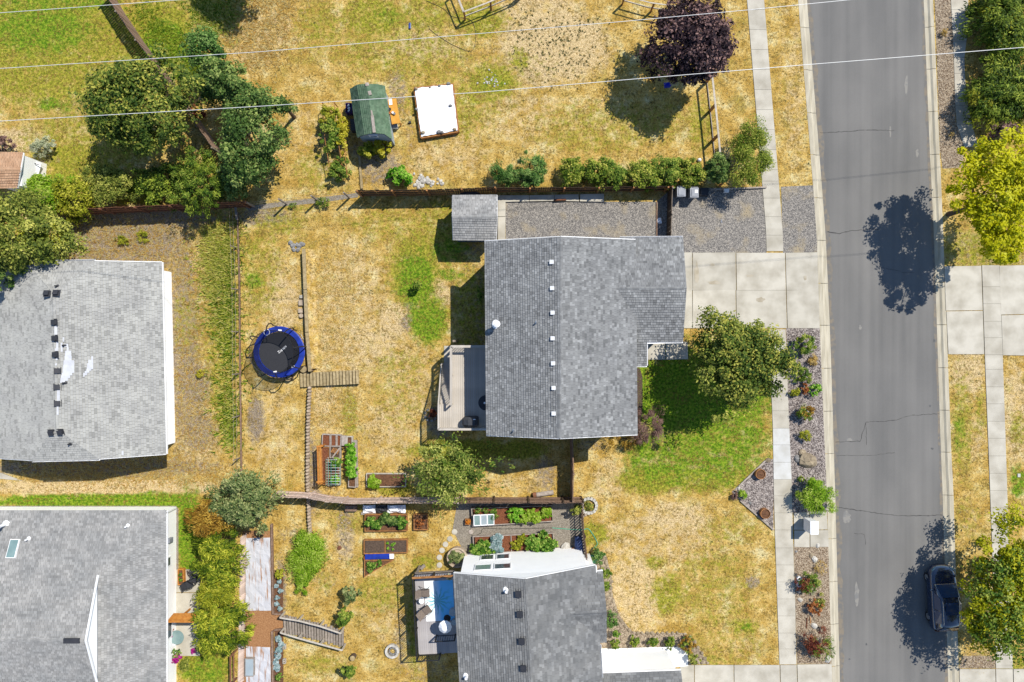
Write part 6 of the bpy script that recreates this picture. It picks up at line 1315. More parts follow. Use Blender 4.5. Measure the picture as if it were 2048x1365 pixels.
def veg(name, label, spots, r, n, leaf, pal, z=.45, cat='vegetable', mode='leaf', aspect=.55, group=None, rz=.3, **kw):
    sx_, sy_ = max(s[0] for s in spots) - min(s[0] for s in spots), max(s[1] for s in spots) - min(s[1] for s in spots)
    rank = {s: i for i, s in enumerate(sorted(spots, key=lambda s: s[0] if sx_ >= sy_ else s[1]))}; base = label
    for px, py in spots:
        label = base if len(spots) == 1 else base + ', ' + ('first second third fourth fifth sixth'.split()[rank[(px, py)]]) + (' from the west' if sx_ >= sy_ else ' from the top')
        T(name, label, cat, px, py, r, r, z, rz, n, leaf, pal, mode, group, trunk=0, aspect=aspect, **kw)
# terraced beds beside the retaining wall
raised_bed('narrow rust coloured bed at the top left of the terraced beds', [(645, 869), (660, 870), (660, 893), (644, 892)], .3, 'wood_grey', 'bed_mulch'); raised_bed('second rust coloured bed of the terraced beds', [(662, 870), (672, 870), (672, 893), (662, 893)], .3, 'wood_grey', 'bed_mulch'); raised_bed('third slim bed with a pale board at the top of the terraced beds', [(674, 870), (682, 871), (681, 893), (674, 893)], .3, 'wood_grey', 'bed_mulch')
solid('grey_crate', 'grey wooden crate beside the slim rust coloured beds', 'crate', [(683, 872), (693, 873), (693, 892), (683, 892)], 0, .35, 'wood_grey'); raised_bed('pale corner bed box next to the grey crate', [(694, 874), (704, 874), (704, 890), (694, 890)], .35, 'rail_white', 'soil')
solid('wide_board', 'pale board standing along the east side of the terraced beds', 'board', [(706, 881), (714, 881), (716, 975), (711, 975)], 0, .2, 'wood_grey')
raised_bed('long brown soil bed beside the orange lumber trellis', [(643, 895), (658, 895), (658, 970), (645, 969)], .25, 'wood_bed', 'bed_mulch'); raised_bed('bed of climbing vegetables under the green wire frame', [(656, 916), (680, 916), (680, 970), (656, 972)], .25, 'wood_grey')
t = raised_bed('square pallet topped box at the head of the wire frame', [(660, 893), (680, 893), (680, 917), (660, 916)], .4, 'wood_grey', 'mulch')
for i in range(5): b = MB(); b.bar(W(662 + i * 3, 905 + i, .44), W(668 + i * 2.6, 896 + i, .44), .07, .025); b.build('slat', M['wood_bed'], t)
b = MB(); b.bar(W(664, 916, .47), W(679, 897, .47), .09, .03); b.build('slat', M['wood_grey'], t)
raised_bed('leafy raised bed with an open soil end near the bleached fence', [(697, 893), (711, 893), (711, 975), (697, 974)], .4, 'wood_grey')
t = thing('lumber_trellis', W(640, 930), 'bright orange lumber trellis west of the wire frame', 'trellis')
for x in (635.5, 640.5): b = MB(); b.bar(W(x, 894, 1.25), W(x + 2, 969, 1.25), .13, .05); b.build('beam', M['wood_new'], t)
for y in (893, 964): b = MB(); b.bar(W(633, y + 1, 1.31), W(646, y - 1, 1.31), .12, .05); b.build('cross_piece', M['wood_new'], t)
for x, y in ((636, 894), (642, 894), (638, 967), (644, 967)): q = W(x, y, 1.2); b = MB(); b.box((q.x, q.y, .6), (.08, .08, 1.22)); b.build('post', M['wood_new'], t)
t = thing('vegetable_cage', W(662, 945), 'green wire cage frame over the climbing vegetables', 'trellis')
for i in range(10): b = MB(); b.tube([W(652, 920 + i * 5.4, .7), W(662, 920 + i * 5.4, 1.05), W(671, 920 + i * 5.4, 1.2), W(680, 920 + i * 5.4, .9)], .012, 4); b.build('wire', M['trim'], t)
for x, z in ((652, .7), (657, .9), (662, 1.05), (671, 1.2), (680, .9)): b = MB(); b.tube([W(x, 918, z), W(x, 972, z)], .014, 4); b.build('wire', M['hose'], t)
for x in (653, 679): 
    for y in (919, 970): q = W(x, y, .7); b = MB(); b.bar((q.x, q.y, 0), (q.x, q.y, .75), .03, .03); b.build('post', M['steel'], t)
veg('tomato_plant', 'tomato plant climbing the green wire frame at its upper end', [(674, 926)], 11, 700, .14, 'veg', .9, 'vegetable'); veg('tomato_plant', 'bright tomato plant at the lower end of the green wire frame', [(669, 960)], 11, 600, .14, 'bright', .7, 'vegetable')
veg('bean_plant', 'bushy bean plant in the leafy raised bed', [(702, 897), (703, 911), (702, 925), (704, 938), (702, 948)], 12, 600, .13, 'bright', .75, 'vegetable', group='bean plants in the leafy raised bed')
raised_bed('long bed framed in white boards beside the loose olive tree', [(733, 948), (811, 948), (811, 974), (733, 974)], .25, 'rail_white', 'soil'); veg('squash_plant', 'yellow green squash plant filling the west end of the white framed bed', [(746, 963)], 15, 900, .15, 'lime', .4, 'vegetable')
# beds south of the bleached fence
raised_bed('leafy raised bed of dark greens under the bleached fence', [(730, 1030), (813, 1030), (814, 1062), (730, 1063)], .35, 'wood_bed')
veg('kale_plant', 'dark green kale plant in the leafy cedar bed', [(742, 1046), (755, 1050)], 11, 450, .14, 'veg', .55, group='kale plants in the cedar bed'); veg('chard_plant', 'tall blue green leafy plant in the middle of the cedar bed', [(770, 1038), (785, 1042)], 12, 520, .17, 'dark', .65, group='tall plants in the cedar bed'); veg('kale_plant', 'green leafy plant at the east end of the cedar bed', [(802, 1046)], 12, 520, .15, 'veg', .6)
raised_bed('small square cedar bed of dark soil and dry stems', [(828, 1030), (854, 1030), (855, 1060), (828, 1060)], .35, 'wood_bed'); veg('dry_plant', 'dry orange brown plant in the small square cedar bed', [(841, 1046)], 9, 160, .12, 'rust', .4)
raised_bed('wide soil bed divided in two by a board', [(728, 1081), (814, 1080), (814, 1106), (728, 1108)], .3, 'wood_bed', 'mulch', dividers=[((770, 1082), (770, 1106))])
veg('seedling', 'row of small green seedlings in the divided soil bed', [(775, 1087), (784, 1090), (789, 1087), (776, 1097), (786, 1099)], 3, 40, .08, 'bright', .3, group='seedlings in the divided bed', rz=.08)
raised_bed('triangular cedar bed with small greens', [(729, 1121), (786, 1121), (729, 1154)], .3, 'wood_bed', 'soil'); veg('lettuce', 'low green plants in the triangular cedar bed', [(738, 1129), (747, 1132), (758, 1127), (740, 1140)], 7, 160, .1, 'veg', .35, group='greens in the triangular bed', rz=.12)
p = W(757, 1114, .35); t = thing('storage_tote', (p.x, p.y, 0), 'long blue tote with a white end between the divided bed and the triangular bed', 'tote')
b = MB(); b.box((p.x - .1, p.y, .16), (1.72, .36, .32), .03); b.build('body', M['blue'], t); b = MB(); b.box((p.x + .92, p.y + .02, .17), (.28, .34, .34), .03); b.build('end_cap', M['white_paint'], t)
b = MB(); q = W(731, 1117, .3); b.lathe((q.x, q.y, 0), [(.13, 0), (.15, .3), (.13, .3), (.12, .2), (0, .18)], 14); b.build('plant_pot', M['terracotta'], None, 'pale clay pot at the corner of the blue tote', 'pot', org=(q.x, q.y, 0))
t = thing('covered_pile', W(768, 1016), 'pile under a rumpled blue and white tarpaulin in the shade of the bleached fence', 'covered pile')
for x0, x1, m, h in ((727, 752, 'tarp_white', .35), (753, 775, 'dark', .4), (776, 812, 'tarp_white', .35)):
    b = MB(); n_ = 6
    for i in range(n_):
        for j in range(3):
            f = lambda u_, v_: W(x0 + (x1 - x0) * u_ / n_, 1009 + 16 * v_ / 3, 0).xy.to_3d() + Vector((0, 0, h * (1 if 0 < u_ < n_ and v_ < 3 else .5) + .09 * math.sin(u_ * 5.1 + v_ * 3.7 + x0)))
            b.face([f(i, j), f(i, j + 1), f(i + 1, j + 1), f(i + 1, j)])
    b.build('tarpaulin', M[m], t)
    flat('crate', t, [(x0 + 1, 1010), (x1 - 1, 1010), (x1 - 1, 1023), (x0 + 1, 1023)], 'bin', 0, .15)
solid('white_board', 'white board lying along the north side of the leafy cedar bed', 'board', [(722, 1025), (752, 1025), (752, 1030), (722, 1030)], 0, .12, 'wood_grey')
b = MB(); b.box((W(704, 1015).x, W(704, 1015).y, .2), (.8, .4, .4)); b.build('wooden_box', M['fence_brown'], None, 'dark wooden box against the bleached fence', 'box', org=W(704, 1015))
# cold frame beds
t = raised_bed('long raised bed of lettuces with a glazed cold frame at its end', [(943, 1018), (1104, 1012), (1106, 1043), (946, 1053)], .35, 'wood_grey', 'bed_mulch')
p0_ = (947, 1031)
cf = thing('cold_frame', W(968, 1041), 'three pane cold frame lid on the west end of the lettuce bed', 'cold frame')
for i, m in enumerate(('glass_pale', 'siding_pale', 'glass_pale')):
    x = 947.5 + i * 13.6; P = [W(x, 1031 - i * .6, .62), W(x + 12.8, 1030.4 - i * .6, .62), W(x + 13.3, 1051 - i * .8, .45), W(x + .6, 1051.8 - i * .8, .45)]
    fr = None; b = MB()
    for a, d in zip(P, P[1:] + P[:1]): b.bar(a, d, .06, .05)
    fr = b.build('sash', M['trim'], cf); b = MB(); b.slab(P, .012); b.build('pane', M[m], fr)
b = MB(); b.prism(xy([(948, 1032), (987, 1030), (988, 1050), (949, 1052)], .35), .28, .42); b.build('frame_box', M['wood_grey'], cf)
veg('carrot_row', 'feathery green carrots behind the cold frame', [(955, 1022), (972, 1021), (988, 1022), (990, 1032)], 8, 260, .1, 'veg', .5, mode='spray', aspect=.2, group='carrots behind the cold frame', rz=.15)
veg('lettuce', 'bright yellow green lettuce at the west end of the lettuce row', [(1024, 1024), (1031, 1036), (1038, 1024)], 11, 420, .14, 'bright', .55, group='lettuces near the red mulch', rz=.2)
veg('bush_bean', 'lime green bean bush in the middle of the lettuce row', [(1050, 1036), (1062, 1030), (1074, 1036)], 12, 480, .13, 'lime', .6, group='bean bushes of the lettuce row', rz=.25); veg('bush_bean', 'last lime bean bush at the east end of the lettuce row', [(1094, 1026)], 13, 600, .13, 'lime', .6, rz=.25)
raised_bed('long raised bed of squash and cabbage next to the white house wall', [(946, 1074), (1106, 1067), (1109, 1100), (948, 1108)], .3, 'wood_grey', 'bed_mulch', dividers=[((1022, 1071), (1023, 1104))])
veg('squash_plant', 'dark green squash at the west end of the cabbage bed', [(952, 1098), (966, 1092), (976, 1104), (960, 1108)], 14, 520, .17, 'veg', .5, group='squash at the west end of the cabbage bed', rz=.28); veg('cabbage', 'blue green cabbage with wide leaves', [(990, 1082), (997, 1077), (988, 1096), (998, 1098)], 9, 160, .26, 'blue', .5, group='blue green cabbages', rz=.15, aspect=.8)
veg('squash_plant', 'thinner yellow green squash in the middle of the cabbage bed', [(1034, 1092), (1044, 1078)], 12, 320, .15, 'goldgreen', .45, group='thin squash in the cabbage bed', rz=.2); veg('squash_plant', 'large green squash at the east end of the cabbage bed', [(1060, 1086), (1074, 1092), (1088, 1078), (1098, 1090), (1086, 1096)], 15, 520, .18, 'veg', .55, group='large squash at the east end of the cabbage bed', rz=.28)
# stepping stones, planters, odds by the white wall
for i, (px, py, lab) in enumerate(((909, 1064, 'nearest the garden path'), (900, 1078, 'second from the garden path'), (891, 1089, 'third from the garden path'), (884, 1101, 'beside the big round planter rim'), (879, 1115, 'west of the big round planter'), (879, 1130.5, 'closest to the rug deck'))):
    p = W(px, py); b = MB(); b.lathe(p, [(.2, 0), (.2, .04), (.18, .05), (0, .05)], 18); b.build('stepping_stone', M['concrete'], None, 'round concrete stepping stone ' + lab, 'stepping stone', 'round stepping stones', org=p)
p = W(942, 1064); b = MB(); b.lathe(p, [(.17, 0), (.17, .05), (0, .055)], 16); b.build('flat_stone', M['wood_grey'], None, 'round flat stone inside the dark hose loop', 'stone', org=p)
p = W(914, 1116, .6); t = thing('round_planter', (p.x, p.y, 0), 'big round planter of grey green spiky plants at the house corner', 'planter')
b = MB(); b.lathe((p.x, p.y, 0), [(.66, 0), (.72, .55), (.72, .62), (.6, .62), (.58, .5), (0, .48)], 28); b.build('wall', M['block'], t)
V, tn, C_ = leaves((p.x, p.y, .66), (.56, .56, .25), 1400, .3, 901, 'spray', aspect=.14, hollow=.2); link('foliage', fastmesh('foliage', V - np.array((p.x, p.y, 0)), 4, L['grey'], tn), t)
p = W(935.5, 1045, .35); t = thing('planter_pot', (p.x, p.y, 0), 'square orange pot on the garden path beside the cold frame', 'planter')
b = MB(); 
for dx, dy, sx, sy in ((-.17, 0, .04, .38), (.17, 0, .04, .38), (0, -.17, .3, .04), (0, .17, .3, .04)): b.box((p.x + dx, p.y + dy, .17), (sx, sy, .34))
b.build('pot', M['wood_bed'], t); V, tn, C_ = leaves((p.x, p.y, .36), (.16, .16, .1), 120, .12, 902); link('foliage', fastmesh('foliage', V - np.array((p.x, p.y, 0)), 4, L['orange'], tn), t)
t, c = ring_of('block_planter', 'ring planter of pale blocks at the end of the brown stained fence', 'planter', 1178, 1011, .52, 15, 'rock_white', (.2, .2), .2)
V, tn, C_ = leaves((c.x - .1, c.y, .2), (.36, .36, .2), 260, .14, 903, 'spray', aspect=.3); link('foliage', fastmesh('foliage', V - np.array(tuple(c)), 4, L['olive'], tn), t)
ring_of('block_pile', 'three loose pale blocks below the ring planter', 'block pile', 1167, 1029, .14, 3, 'block', (.2, .16), .15)
T('shrub', 'green vine on the brown stained fence at the garden corner', 'vine', 1152, 1020, 12, 14, .9, .6, 500, .13, 'olive', trunk=0)
t = thing('log', W(1087, 988), 'long pale log lying beside the brown board fence', 'log')
b = MB(); b.tube([W(1073, 990, .16), W(1107, 985, .16)], .17, 12); b.build('stem', M['wood_grey'], t); b = MB(); b.tube([W(1066, 991, .16), W(1072.5, 990, .16)], .19, 12); b.build('butt', M['fence_red'], t)
p = W(1131, 1098); b = MB(); b.rock((p.x, p.y, 0), .42, .48, .3, n=10); b.build('flat_rock', M['rock_white'], None, 'large pale pink rock by the white house wall', 'rock', org=p)
p = W(1147, 1102, .4); b = MB(); b.lathe((p.x, p.y, 0), [(.14, 0), (.19, .38), (.16, .38), (.14, .2), (0, .18)], 16); b.build('clay_pot', M['terracotta'], None, 'empty clay pot beside the large pale rock', 'pot', org=(p.x, p.y, 0))
p = W(1147, 1113, .3); b = MB(); b.lathe((p.x, p.y, 0), [(.12, 0), (.15, .28), (0, .3)], 12); b.build('clay_pot', M['wood_bed'], None, 'tan upturned pot by the white house wall', 'pot', org=(p.x, p.y, 0))
p = W(1118, 1106, .2); b = MB(); b.box((p.x, p.y, .12), (.3, .2, .24)); b.build('cinder_block', M['rock_grey'], None, 'cinder block beside the large pale rock', 'block', org=(p.x, p.y, 0))
p = W(1137, 1112, .3); b = MB(); b.tube([(p.x - .4, p.y - .1, .1), (p.x + .25, p.y + .1, .1)], .07, 10); b.build('white_pipe', M['white_paint'], None, 'white drain pipe lying by the house wall', 'pipe', org=(p.x, p.y, 0))
t = thing('storage_barrels', W(1158, 1090), 'dark blue tarpaulin bundle along the garden end fence', 'bundle'); b = MB(); b.tube([W(1156, 1073, .4), W(1157, 1090, .45), W(1160, 1110, .4)], [.25, .32, .24], 10); b.build('bundle', M['blue_dark'], t)
# slatted ramp with white rails
t = thing('slatted_ramp', W(628, 1264), 'grey slatted ramp of loose boards in the dry south garden', 'ramp')
A0_, A1_, B0_, B1_ = W(566, 1229, .25), W(568, 1266, .25), W(688, 1260, .12), W(688, 1294, .12)
for i in range(22):
    u_ = (i + .5) / 22; a, c = A0_.lerp(B0_, u_), A1_.lerp(B1_, u_); s = R.uniform(-.08, .08); b = MB(); b.bar(a + Vector((0, s, R.uniform(-.012, .012))), c + Vector((0, s, R.uniform(-.012, .012))), .155 + R.uniform(-.02, .01), .045); b.build('slat', M['post_grey'], t)
for q in (.15, .85): b = MB(); b.bar(A0_.lerp(A1_, q) - Vector((0, 0, .09)), B0_.lerp(B1_, q) - Vector((0, 0, .09)), .09, .1); b.build('bearer', M['fence_brown'], t)
for lab, q in (('white handrail on the upper side of the slatted ramp', [(560, 1236), (597, 1242), (640, 1253), (681, 1267)]), ('white handrail on the lower side of the slatted ramp', [(561, 1266), (597, 1277), (641, 1289), (684, 1301)])):
    tt = thing('handrail', W(*q[1]), lab, 'handrail', 'white handrails of the ramp'); P = [W(x, y, 1.0) for x, y in q]
    b = MB()
    for a, c in zip(P, P[1:]): b.bar(a, c, .1, .06)
    b.build('top_rail', M['rail_white'], tt)
    for p in P: b = MB(); b.bar((p.x, p.y, 0), (p.x, p.y, .98), .1, .1); b.build('post', M['rail_white'], tt)
# sheet covered strip by the long hedge
wk = thing('boardwalk', W(486, 1220), 'narrow boardwalk of slanted boards between the long hedge and the plastic sheets', 'boardwalk')
me = MB().box((0, 0, .04), (.56, .1, .05)).mesh('board', M['fence_pink'])
for i in range(82): y = 1072 + i * 3.6; x = 487.5 - (y - 1072) * .018; p = W(x, y); piece('board', me, p, wk, rad(38))
for lab, poly in (('upper worn white plastic sheet beside the long hedge', [(493, 1076), (541, 1075), (543, 1221), (492, 1221)]), ('lower white plastic sheet with the cold frame on it', [(493, 1292), (541, 1294), (544, 1420), (493, 1420)])):
    P = xy(poly); c = (sum(p[0] for p in P) / 4, sum(p[1] for p in P) / 4, 0); b = MB(); n_, m_ = 7, 18; f = lambda i, j: Vector((*[(P[0][k] * (1 - i / n_) + P[1][k] * i / n_) * (1 - j / m_) + (P[3][k] * (1 - i / n_) + P[2][k] * i / n_) * j / m_ for k in (0, 1)], .05 + .05 * abs(math.sin(i * 2.3 + math.sin(j * .9) * 1.2)) + .012 * math.sin(j * 1.7)))
    for i in range(n_):
        for j in range(m_): b.face([f(i, j), f(i, j + 1), f(i + 1, j + 1), f(i + 1, j)])
    b.build('plastic_sheet', M['tarp_worn'], None, lab, 'plastic sheet', 'plastic sheets on the garden strip', org=c)
sheet('bark_strip', [(485, 1062), (545, 1062), (545, 1228), (566, 1226), (567, 1262), (545, 1266), (545, 1420), (478, 1420)], M['soil_red'], .012)
for lab, a, c in (('dark edging timber along the upper plastic sheet', (544, 1048), (547, 1228)), ('dark edging timber along the lower plastic sheet', (545, 1262), (547, 1400))): b = MB(); b.bar(W(*a, .1), W(*c, .1), .12, .26); b.build('edging_timber', M['fence_brown'], None, lab, 'edging', org=W(*a))
for lab, a, c in (('short edging timber at the head of the slatted ramp', (549, 1228), (566, 1228)), ('short edging timber below the head of the slatted ramp', (549, 1260), (566, 1258))): b = MB(); b.bar(W(*a, .1), W(*c, .1), .1, .2); b.build('edging_timber', M['fence_brown'], None, lab, 'edging', org=W(*a))
sheet('soil_bed', [(549, 1140), (567, 1142), (566, 1226), (549, 1226)], M['soil'], .014); sheet('soil_bed', [(549, 1262), (567, 1262), (567, 1400), (549, 1400)], M['soil'], .014)
cf = thing('cold_frame', W(499, 1335), 'white cold frame box standing on the lower plastic sheet', 'cold frame')
b = MB(); P = [W(490, 1318, .35), W(507, 1318, .35), W(507, 1353, .35), W(490, 1353, .35)]
for a, d in zip(P, P[1:] + P[:1]): b.bar(a - Vector((0, 0, .15)), d - Vector((0, 0, .15)), .04, .34)
b.build('frame_box', M['wood_grey'], cf); b = MB(); b.slab([W(491, 1319, .4), W(506.5, 1319, .4), W(506.5, 1352, .36), W(491, 1352, .36)], .02); b.build('lid', M['siding_pale'], cf)
veg('yellow_plant', 'yellow green plant at the top of the dark soil bed', [(558, 1148)], 10, 420, .13, 'goldgreen', .3); veg('cabbage', 'small blue green cabbage in the dark soil bed', [(553, 1172), (559, 1163), (554, 1195), (561, 1181), (553, 1208), (560, 1218)], 4, 40, .18, 'blue', .2, group='small cabbages in the dark soil bed', rz=.1, aspect=.7)
veg('cabbage', 'blue green cabbage in the lower dark soil bed', [(556, 1278), (562, 1290), (557, 1300), (556, 1314), (553, 1325), (554, 1336)], 6, 90, .2, 'blue', .25, group='cabbages in the lower soil bed', rz=.12, aspect=.7); veg('herb', 'green herb clump at the end of the lower soil bed', [(558, 1355)], 8, 220, .1, 'veg', .25)
for lab, y in (('upper pale paver with two holes on the dry grass', 1292), ('lower pale paver with two holes on the dry grass', 1321)):
    p = W(570, y); t = thing('hollow_block', p, lab, 'block', 'hollow blocks by the soil bed'); b = MB()
    for dy in (-.15, 0, .15): b.box((p.x, p.y + dy, .1), (.18, .04, .2))
    for dx in (-.09, .09): b.box((p.x + dx, p.y, .1), (.035, .34, .2))
    b.build('shell', M['rail_white'], t)
ring_of('fire_pit', 'round block fire pit on the dry grass beside the rug deck', 'fire pit', 785, 1301, .42, 14, 'rock_white', (.2, .16), .22); ring_of('fire_ring', 'dark stone ring inside the fire pit', 'stone ring', 786, 1301, .24, 9, 'rock_grey', (.14, .1), .16, pname='stone')
b = MB(); p = W(679, 1096); b.lathe(p, [(.15, 0), (.15, .08), (0, .09)], 10); b.build('stone', M['rust'], None, 'flat red stone in the dry south garden', 'stone', org=p)
stones('rubble_stone', 'small grey stone scattered on the dry south garden', 'scattered rubble stones', [(690 + g.gauss(0, 8), 1050 + g.gauss(0, 26), g.uniform(.05, .1)) for _ in range(22)], 'rock')
stones('lawn_stone', 'small pale stone scattered near the green patch of the field', 'scattered pale field stones', [(985 + g.gauss(0, 14), 162 + g.gauss(0, 8), g.uniform(.04, .08)) for _ in range(26)], 'rock_white')

# ------------------------------------------------------------ rug deck of the south-centre house
dz2 = 1.9; O2 = W(833, 1147, dz2)
a2 = rad(-3.0); ux, uy = Vector((math.cos(-a2), math.sin(-a2), 0)), Vector((math.sin(-a2), -math.cos(-a2), 0))
Q0 = W(829, 1148, dz2)
def DK(a, c, z): return Q0 + ux * a + uy * c + Vector((0, 0, z))
Wd, Ld = 2.75, 5.55
dk2 = thing('deck', tuple(DK(1.3, 2.6, -dz2)), 'grey plank deck with a black railing and a patterned rug', 'deck')
me = MB().box((0, 0, 0), (.136, Ld, .03)).mesh('plank', M['deck_grey'])
for i in range(int(Wd / .142)): piece('plank', me, DK(.07 + i * .142, Ld / 2, -.015), dk2, -a2)
b = MB()
for p, q in ((DK(0, 0, -.15), DK(Wd, 0, -.15)), (DK(0, Ld, -.15), DK(Wd, Ld, -.15)), (DK(-.03, 0, -.15), DK(-.03, Ld, -.15))): b.bar(p, q, .05, .26)
b.build('rim_joist', M['post_grey'], dk2)
for a_, c_ in ((.1, .1), (.1, 2.7), (.1, 5.4), (2.0, 5.4)): p = DK(a_, c_, 0); b = MB(); b.box((p.x, p.y, dz2 / 2 - .1), (.13, .13, dz2 - .15)); b.build('deck_post', M['post_grey'], dk2)
railing(dk2, DK(0, 0, 0), DK(0, Ld, 0), 1.0, 'black', w=.06, bal=.026, step=.16); railing(dk2, DK(0, 0, 0), DK(Wd, 0, 0), 1.0, 'black', w=.06, bal=.026, step=.16); railing(dk2, DK(0, Ld, 0), DK(1.5, Ld, 0), 1.0, 'black', w=.06, bal=.026, step=.16); railing(dk2, DK(1.3, 4.3, 0), DK(2.6, 4.3, 0), 1.0, 'black', w=.06, bal=.026, step=.16)
b = MB(); b.bar(DK(-.02, -.06, 1.02) + ux * 0, DK(Wd, -.06, 1.02), .14, .03); b.build('drink_rail', M['wood_bed'], dk2)
me = MB().box((0, 0, 0), (.3, 1.2, .04)).mesh('stair_tread', M['deck_grey'])
for i in range(8): piece('stair_tread', me, DK(1.6 + i * .3, 5.0, -.03 - i * .19), dk2, -a2)
# the rug: a flat woven print of long leaves radiating from a point
m, n, l = nodes('palm leaf rug'); o_ = n.new("ShaderNodeOutputMaterial"); pr = n.new("ShaderNodeBsdfPrincipled"); pr.inputs['Roughness'].default_value = .9; l.new(pr.outputs[0], o_.inputs[0])
tcn = n.new("ShaderNodeTexCoord"); se = n.new("ShaderNodeSeparateXYZ"); l.new(tcn.outputs['Object'], se.inputs[0])
def mth(op, a, c=None):
    q = n.new("ShaderNodeMath"); q.operation = op
    for i, s in enumerate((a, c)):
        if s is None: continue
        if isinstance(s, (int, float)): q.inputs[i].default_value = s
        else: l.new(s, q.inputs[i])
    return q.outputs[0]
dx_, dy_ = mth('ADD', se.outputs[0], .1), mth('ADD', se.outputs[1], -.0)
an = mth('ARCTAN2', dy_, dx_); rr_ = mth('SQRT', mth('ADD', mth('MULTIPLY', dx_, dx_), mth('MULTIPLY', dy_, dy_)))
nz = n.new("ShaderNodeTexNoise"); nz.inputs['Scale'].default_value = 3; l.new(tcn.outputs['Object'], nz.inputs[0])
ry_ = mth('SINE', mth('ADD', mth('MULTIPLY', an, 13), mth('MULTIPLY', nz.outputs[0], 9)))
fall = mth('SUBTRACT', .98, mth('MULTIPLY', rr_, .72)); val = mth('ADD', mth('MULTIPLY', ry_, .3), fall)
cr_ = n.new("ShaderNodeValToRGB"); e_ = cr_.color_ramp.elements; e_[0].position = .42; e_[0].color = (0, 0, 0, 1); e_[1].position = 1.05; e_[1].color = (1, 1, 1, 1)
l.new(val, cr_.inputs[0])
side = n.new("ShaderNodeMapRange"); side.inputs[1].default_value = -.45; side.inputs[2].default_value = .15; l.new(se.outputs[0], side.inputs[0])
mA = n.new("ShaderNodeMix"); mA.data_type = 'RGBA'; mA.inputs[6].default_value = (.84, .86, .86, 1); mA.inputs[7].default_value = (.13, .5, .85, 1); l.new(side.outputs[0], mA.inputs[0])  # house shade painted in: base runs from white to blue towards the wall
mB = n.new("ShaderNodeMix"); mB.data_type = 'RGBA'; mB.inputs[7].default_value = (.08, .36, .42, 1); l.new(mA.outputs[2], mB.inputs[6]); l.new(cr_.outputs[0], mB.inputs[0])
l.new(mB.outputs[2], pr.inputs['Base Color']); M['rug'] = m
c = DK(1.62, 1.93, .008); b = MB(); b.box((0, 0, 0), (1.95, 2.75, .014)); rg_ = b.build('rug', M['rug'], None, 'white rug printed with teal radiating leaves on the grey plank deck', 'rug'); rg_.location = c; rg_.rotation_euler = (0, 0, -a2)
def lounge(lab, px, py, ang):
    p = W(px, py, dz2 + .4); t = thing('deck_chair', (p.x, p.y, dz2), lab, 'chair', 'deck chairs on the rug deck'); ca_, sa_ = math.cos(ang), math.sin(ang)
    X = lambda u_, v_, z: Vector((p.x + u_ * ca_ - v_ * sa_, p.y + u_ * sa_ + v_ * ca_, dz2 + z))
    b = MB(); b.slab([X(-.1, -.27, .4), X(.42, -.27, .46), X(.42, .27, .46), X(-.1, .27, .4)], .02); b.build('seat', M['mesh_fab'], t)
    b = MB(); b.slab([X(-.12, -.27, .41), X(-.12, .27, .41), X(-.5, .27, .92), X(-.5, -.27, .92)], .02); b.build('backrest', M['mesh_fab'], t)
    for s in (-1, 1):
        b = MB(); b.tube([X(.4, s * .3, 0), X(.3, s * .3, .45), X(.32, s * .3, .62), X(-.35, s * .3, .66)], .016, 6); b.build('armrest', M['black'], t)
        b = MB(); b.tube([X(-.4, s * .3, 0), X(.0, s * .3, .4), X(.42, s * .28, .47)], .016, 6); b.build('leg', M['black'], t)
lounge('taupe deck chair north of the small round table', 847, 1186, rad(160) - math.pi + .35); lounge('taupe deck chair south of the small round table', 850, 1223, rad(35))
p = W(843, 1203, dz2 + .45); t = thing('side_table', (p.x, p.y, dz2), 'small white round side table between the two deck chairs', 'table')
b = MB(); b.lathe((p.x, p.y, dz2), [(.17, .42), (.18, .45), (0, .455)], 18); b.build('table_top', M['white_paint'], t); b = MB(); b.lathe((p.x, p.y, dz2), [(.14, 0), (.03, .03), (.03, .42)], 10); b.build('pedestal', M['white_paint'], t)
p = W(889, 1260, dz2 + 1.9); t = thing('patio_umbrella', (p.x, p.y, dz2), 'white patio umbrella beside the rug, half shaded by the house', 'umbrella')
b = MB(); N_ = 10
for i in range(N_):
    f = lambda k, r, z: (p.x + r * math.cos(k * 2 * math.pi / N_), p.y + r * math.sin(k * 2 * math.pi / N_), dz2 + z)
    b.face([f(i, .44, 1.45), f(i + 1, .44, 1.45), f(i + 1, .2, 1.7), f(i, .2, 1.7)], .5); b.face([f(i, .2, 1.7), f(i + 1, .2, 1.7), (p.x, p.y, dz2 + 1.78)], .5)
b.build('canopy', M['tarp_white'], t); b = MB(); b.lathe((p.x, p.y, dz2), [(.25, 0), (.24, .06), (.025, .08), (.025, 1.77)], 10); b.build('pole', M['black'], t)
for lab, px, py, r in (('white round stool half under the house eave by the rug', 905, 1226, .24), ('second smaller white stool under the eave', 908, 1246, .18)):
    p = W(px, py, dz2 + .4); b = MB(); b.lathe((p.x, p.y, dz2), [(r * .9, 0), (r, .05), (r, .4), (r * .9, .43), (0, .44)], 18); b.build('stool', M['siding_pale'], None, lab, 'stool', 'white stools by the rug', org=(p.x, p.y, dz2))
p = W(898, 1155, dz2 + .5); t = thing('plant_stand', (p.x, p.y, dz2), 'white potted plant at the corner of the rug deck', 'potted plant'); b = MB(); b.lathe((p.x, p.y, dz2), [(.12, 0), (.16, .4), (.13, .4), (0, .36)], 14); b.build('pot', M['white_paint'], t); V, tn, C_ = leaves((p.x, p.y, dz2 + .5), (.2, .2, .18), 160, .12, 905); link('foliage', fastmesh('foliage', V - np.array((p.x, p.y, dz2)), 4, L['pale'], tn), t)
t = thing('garden_bench', W(845, 1136), 'short pale log bench north of the rug deck', 'log'); b = MB(); b.tube([W(842, 1138, .2), W(849, 1131, .2)], .12, 10); b.build('stem', M['wood_grey'], t)
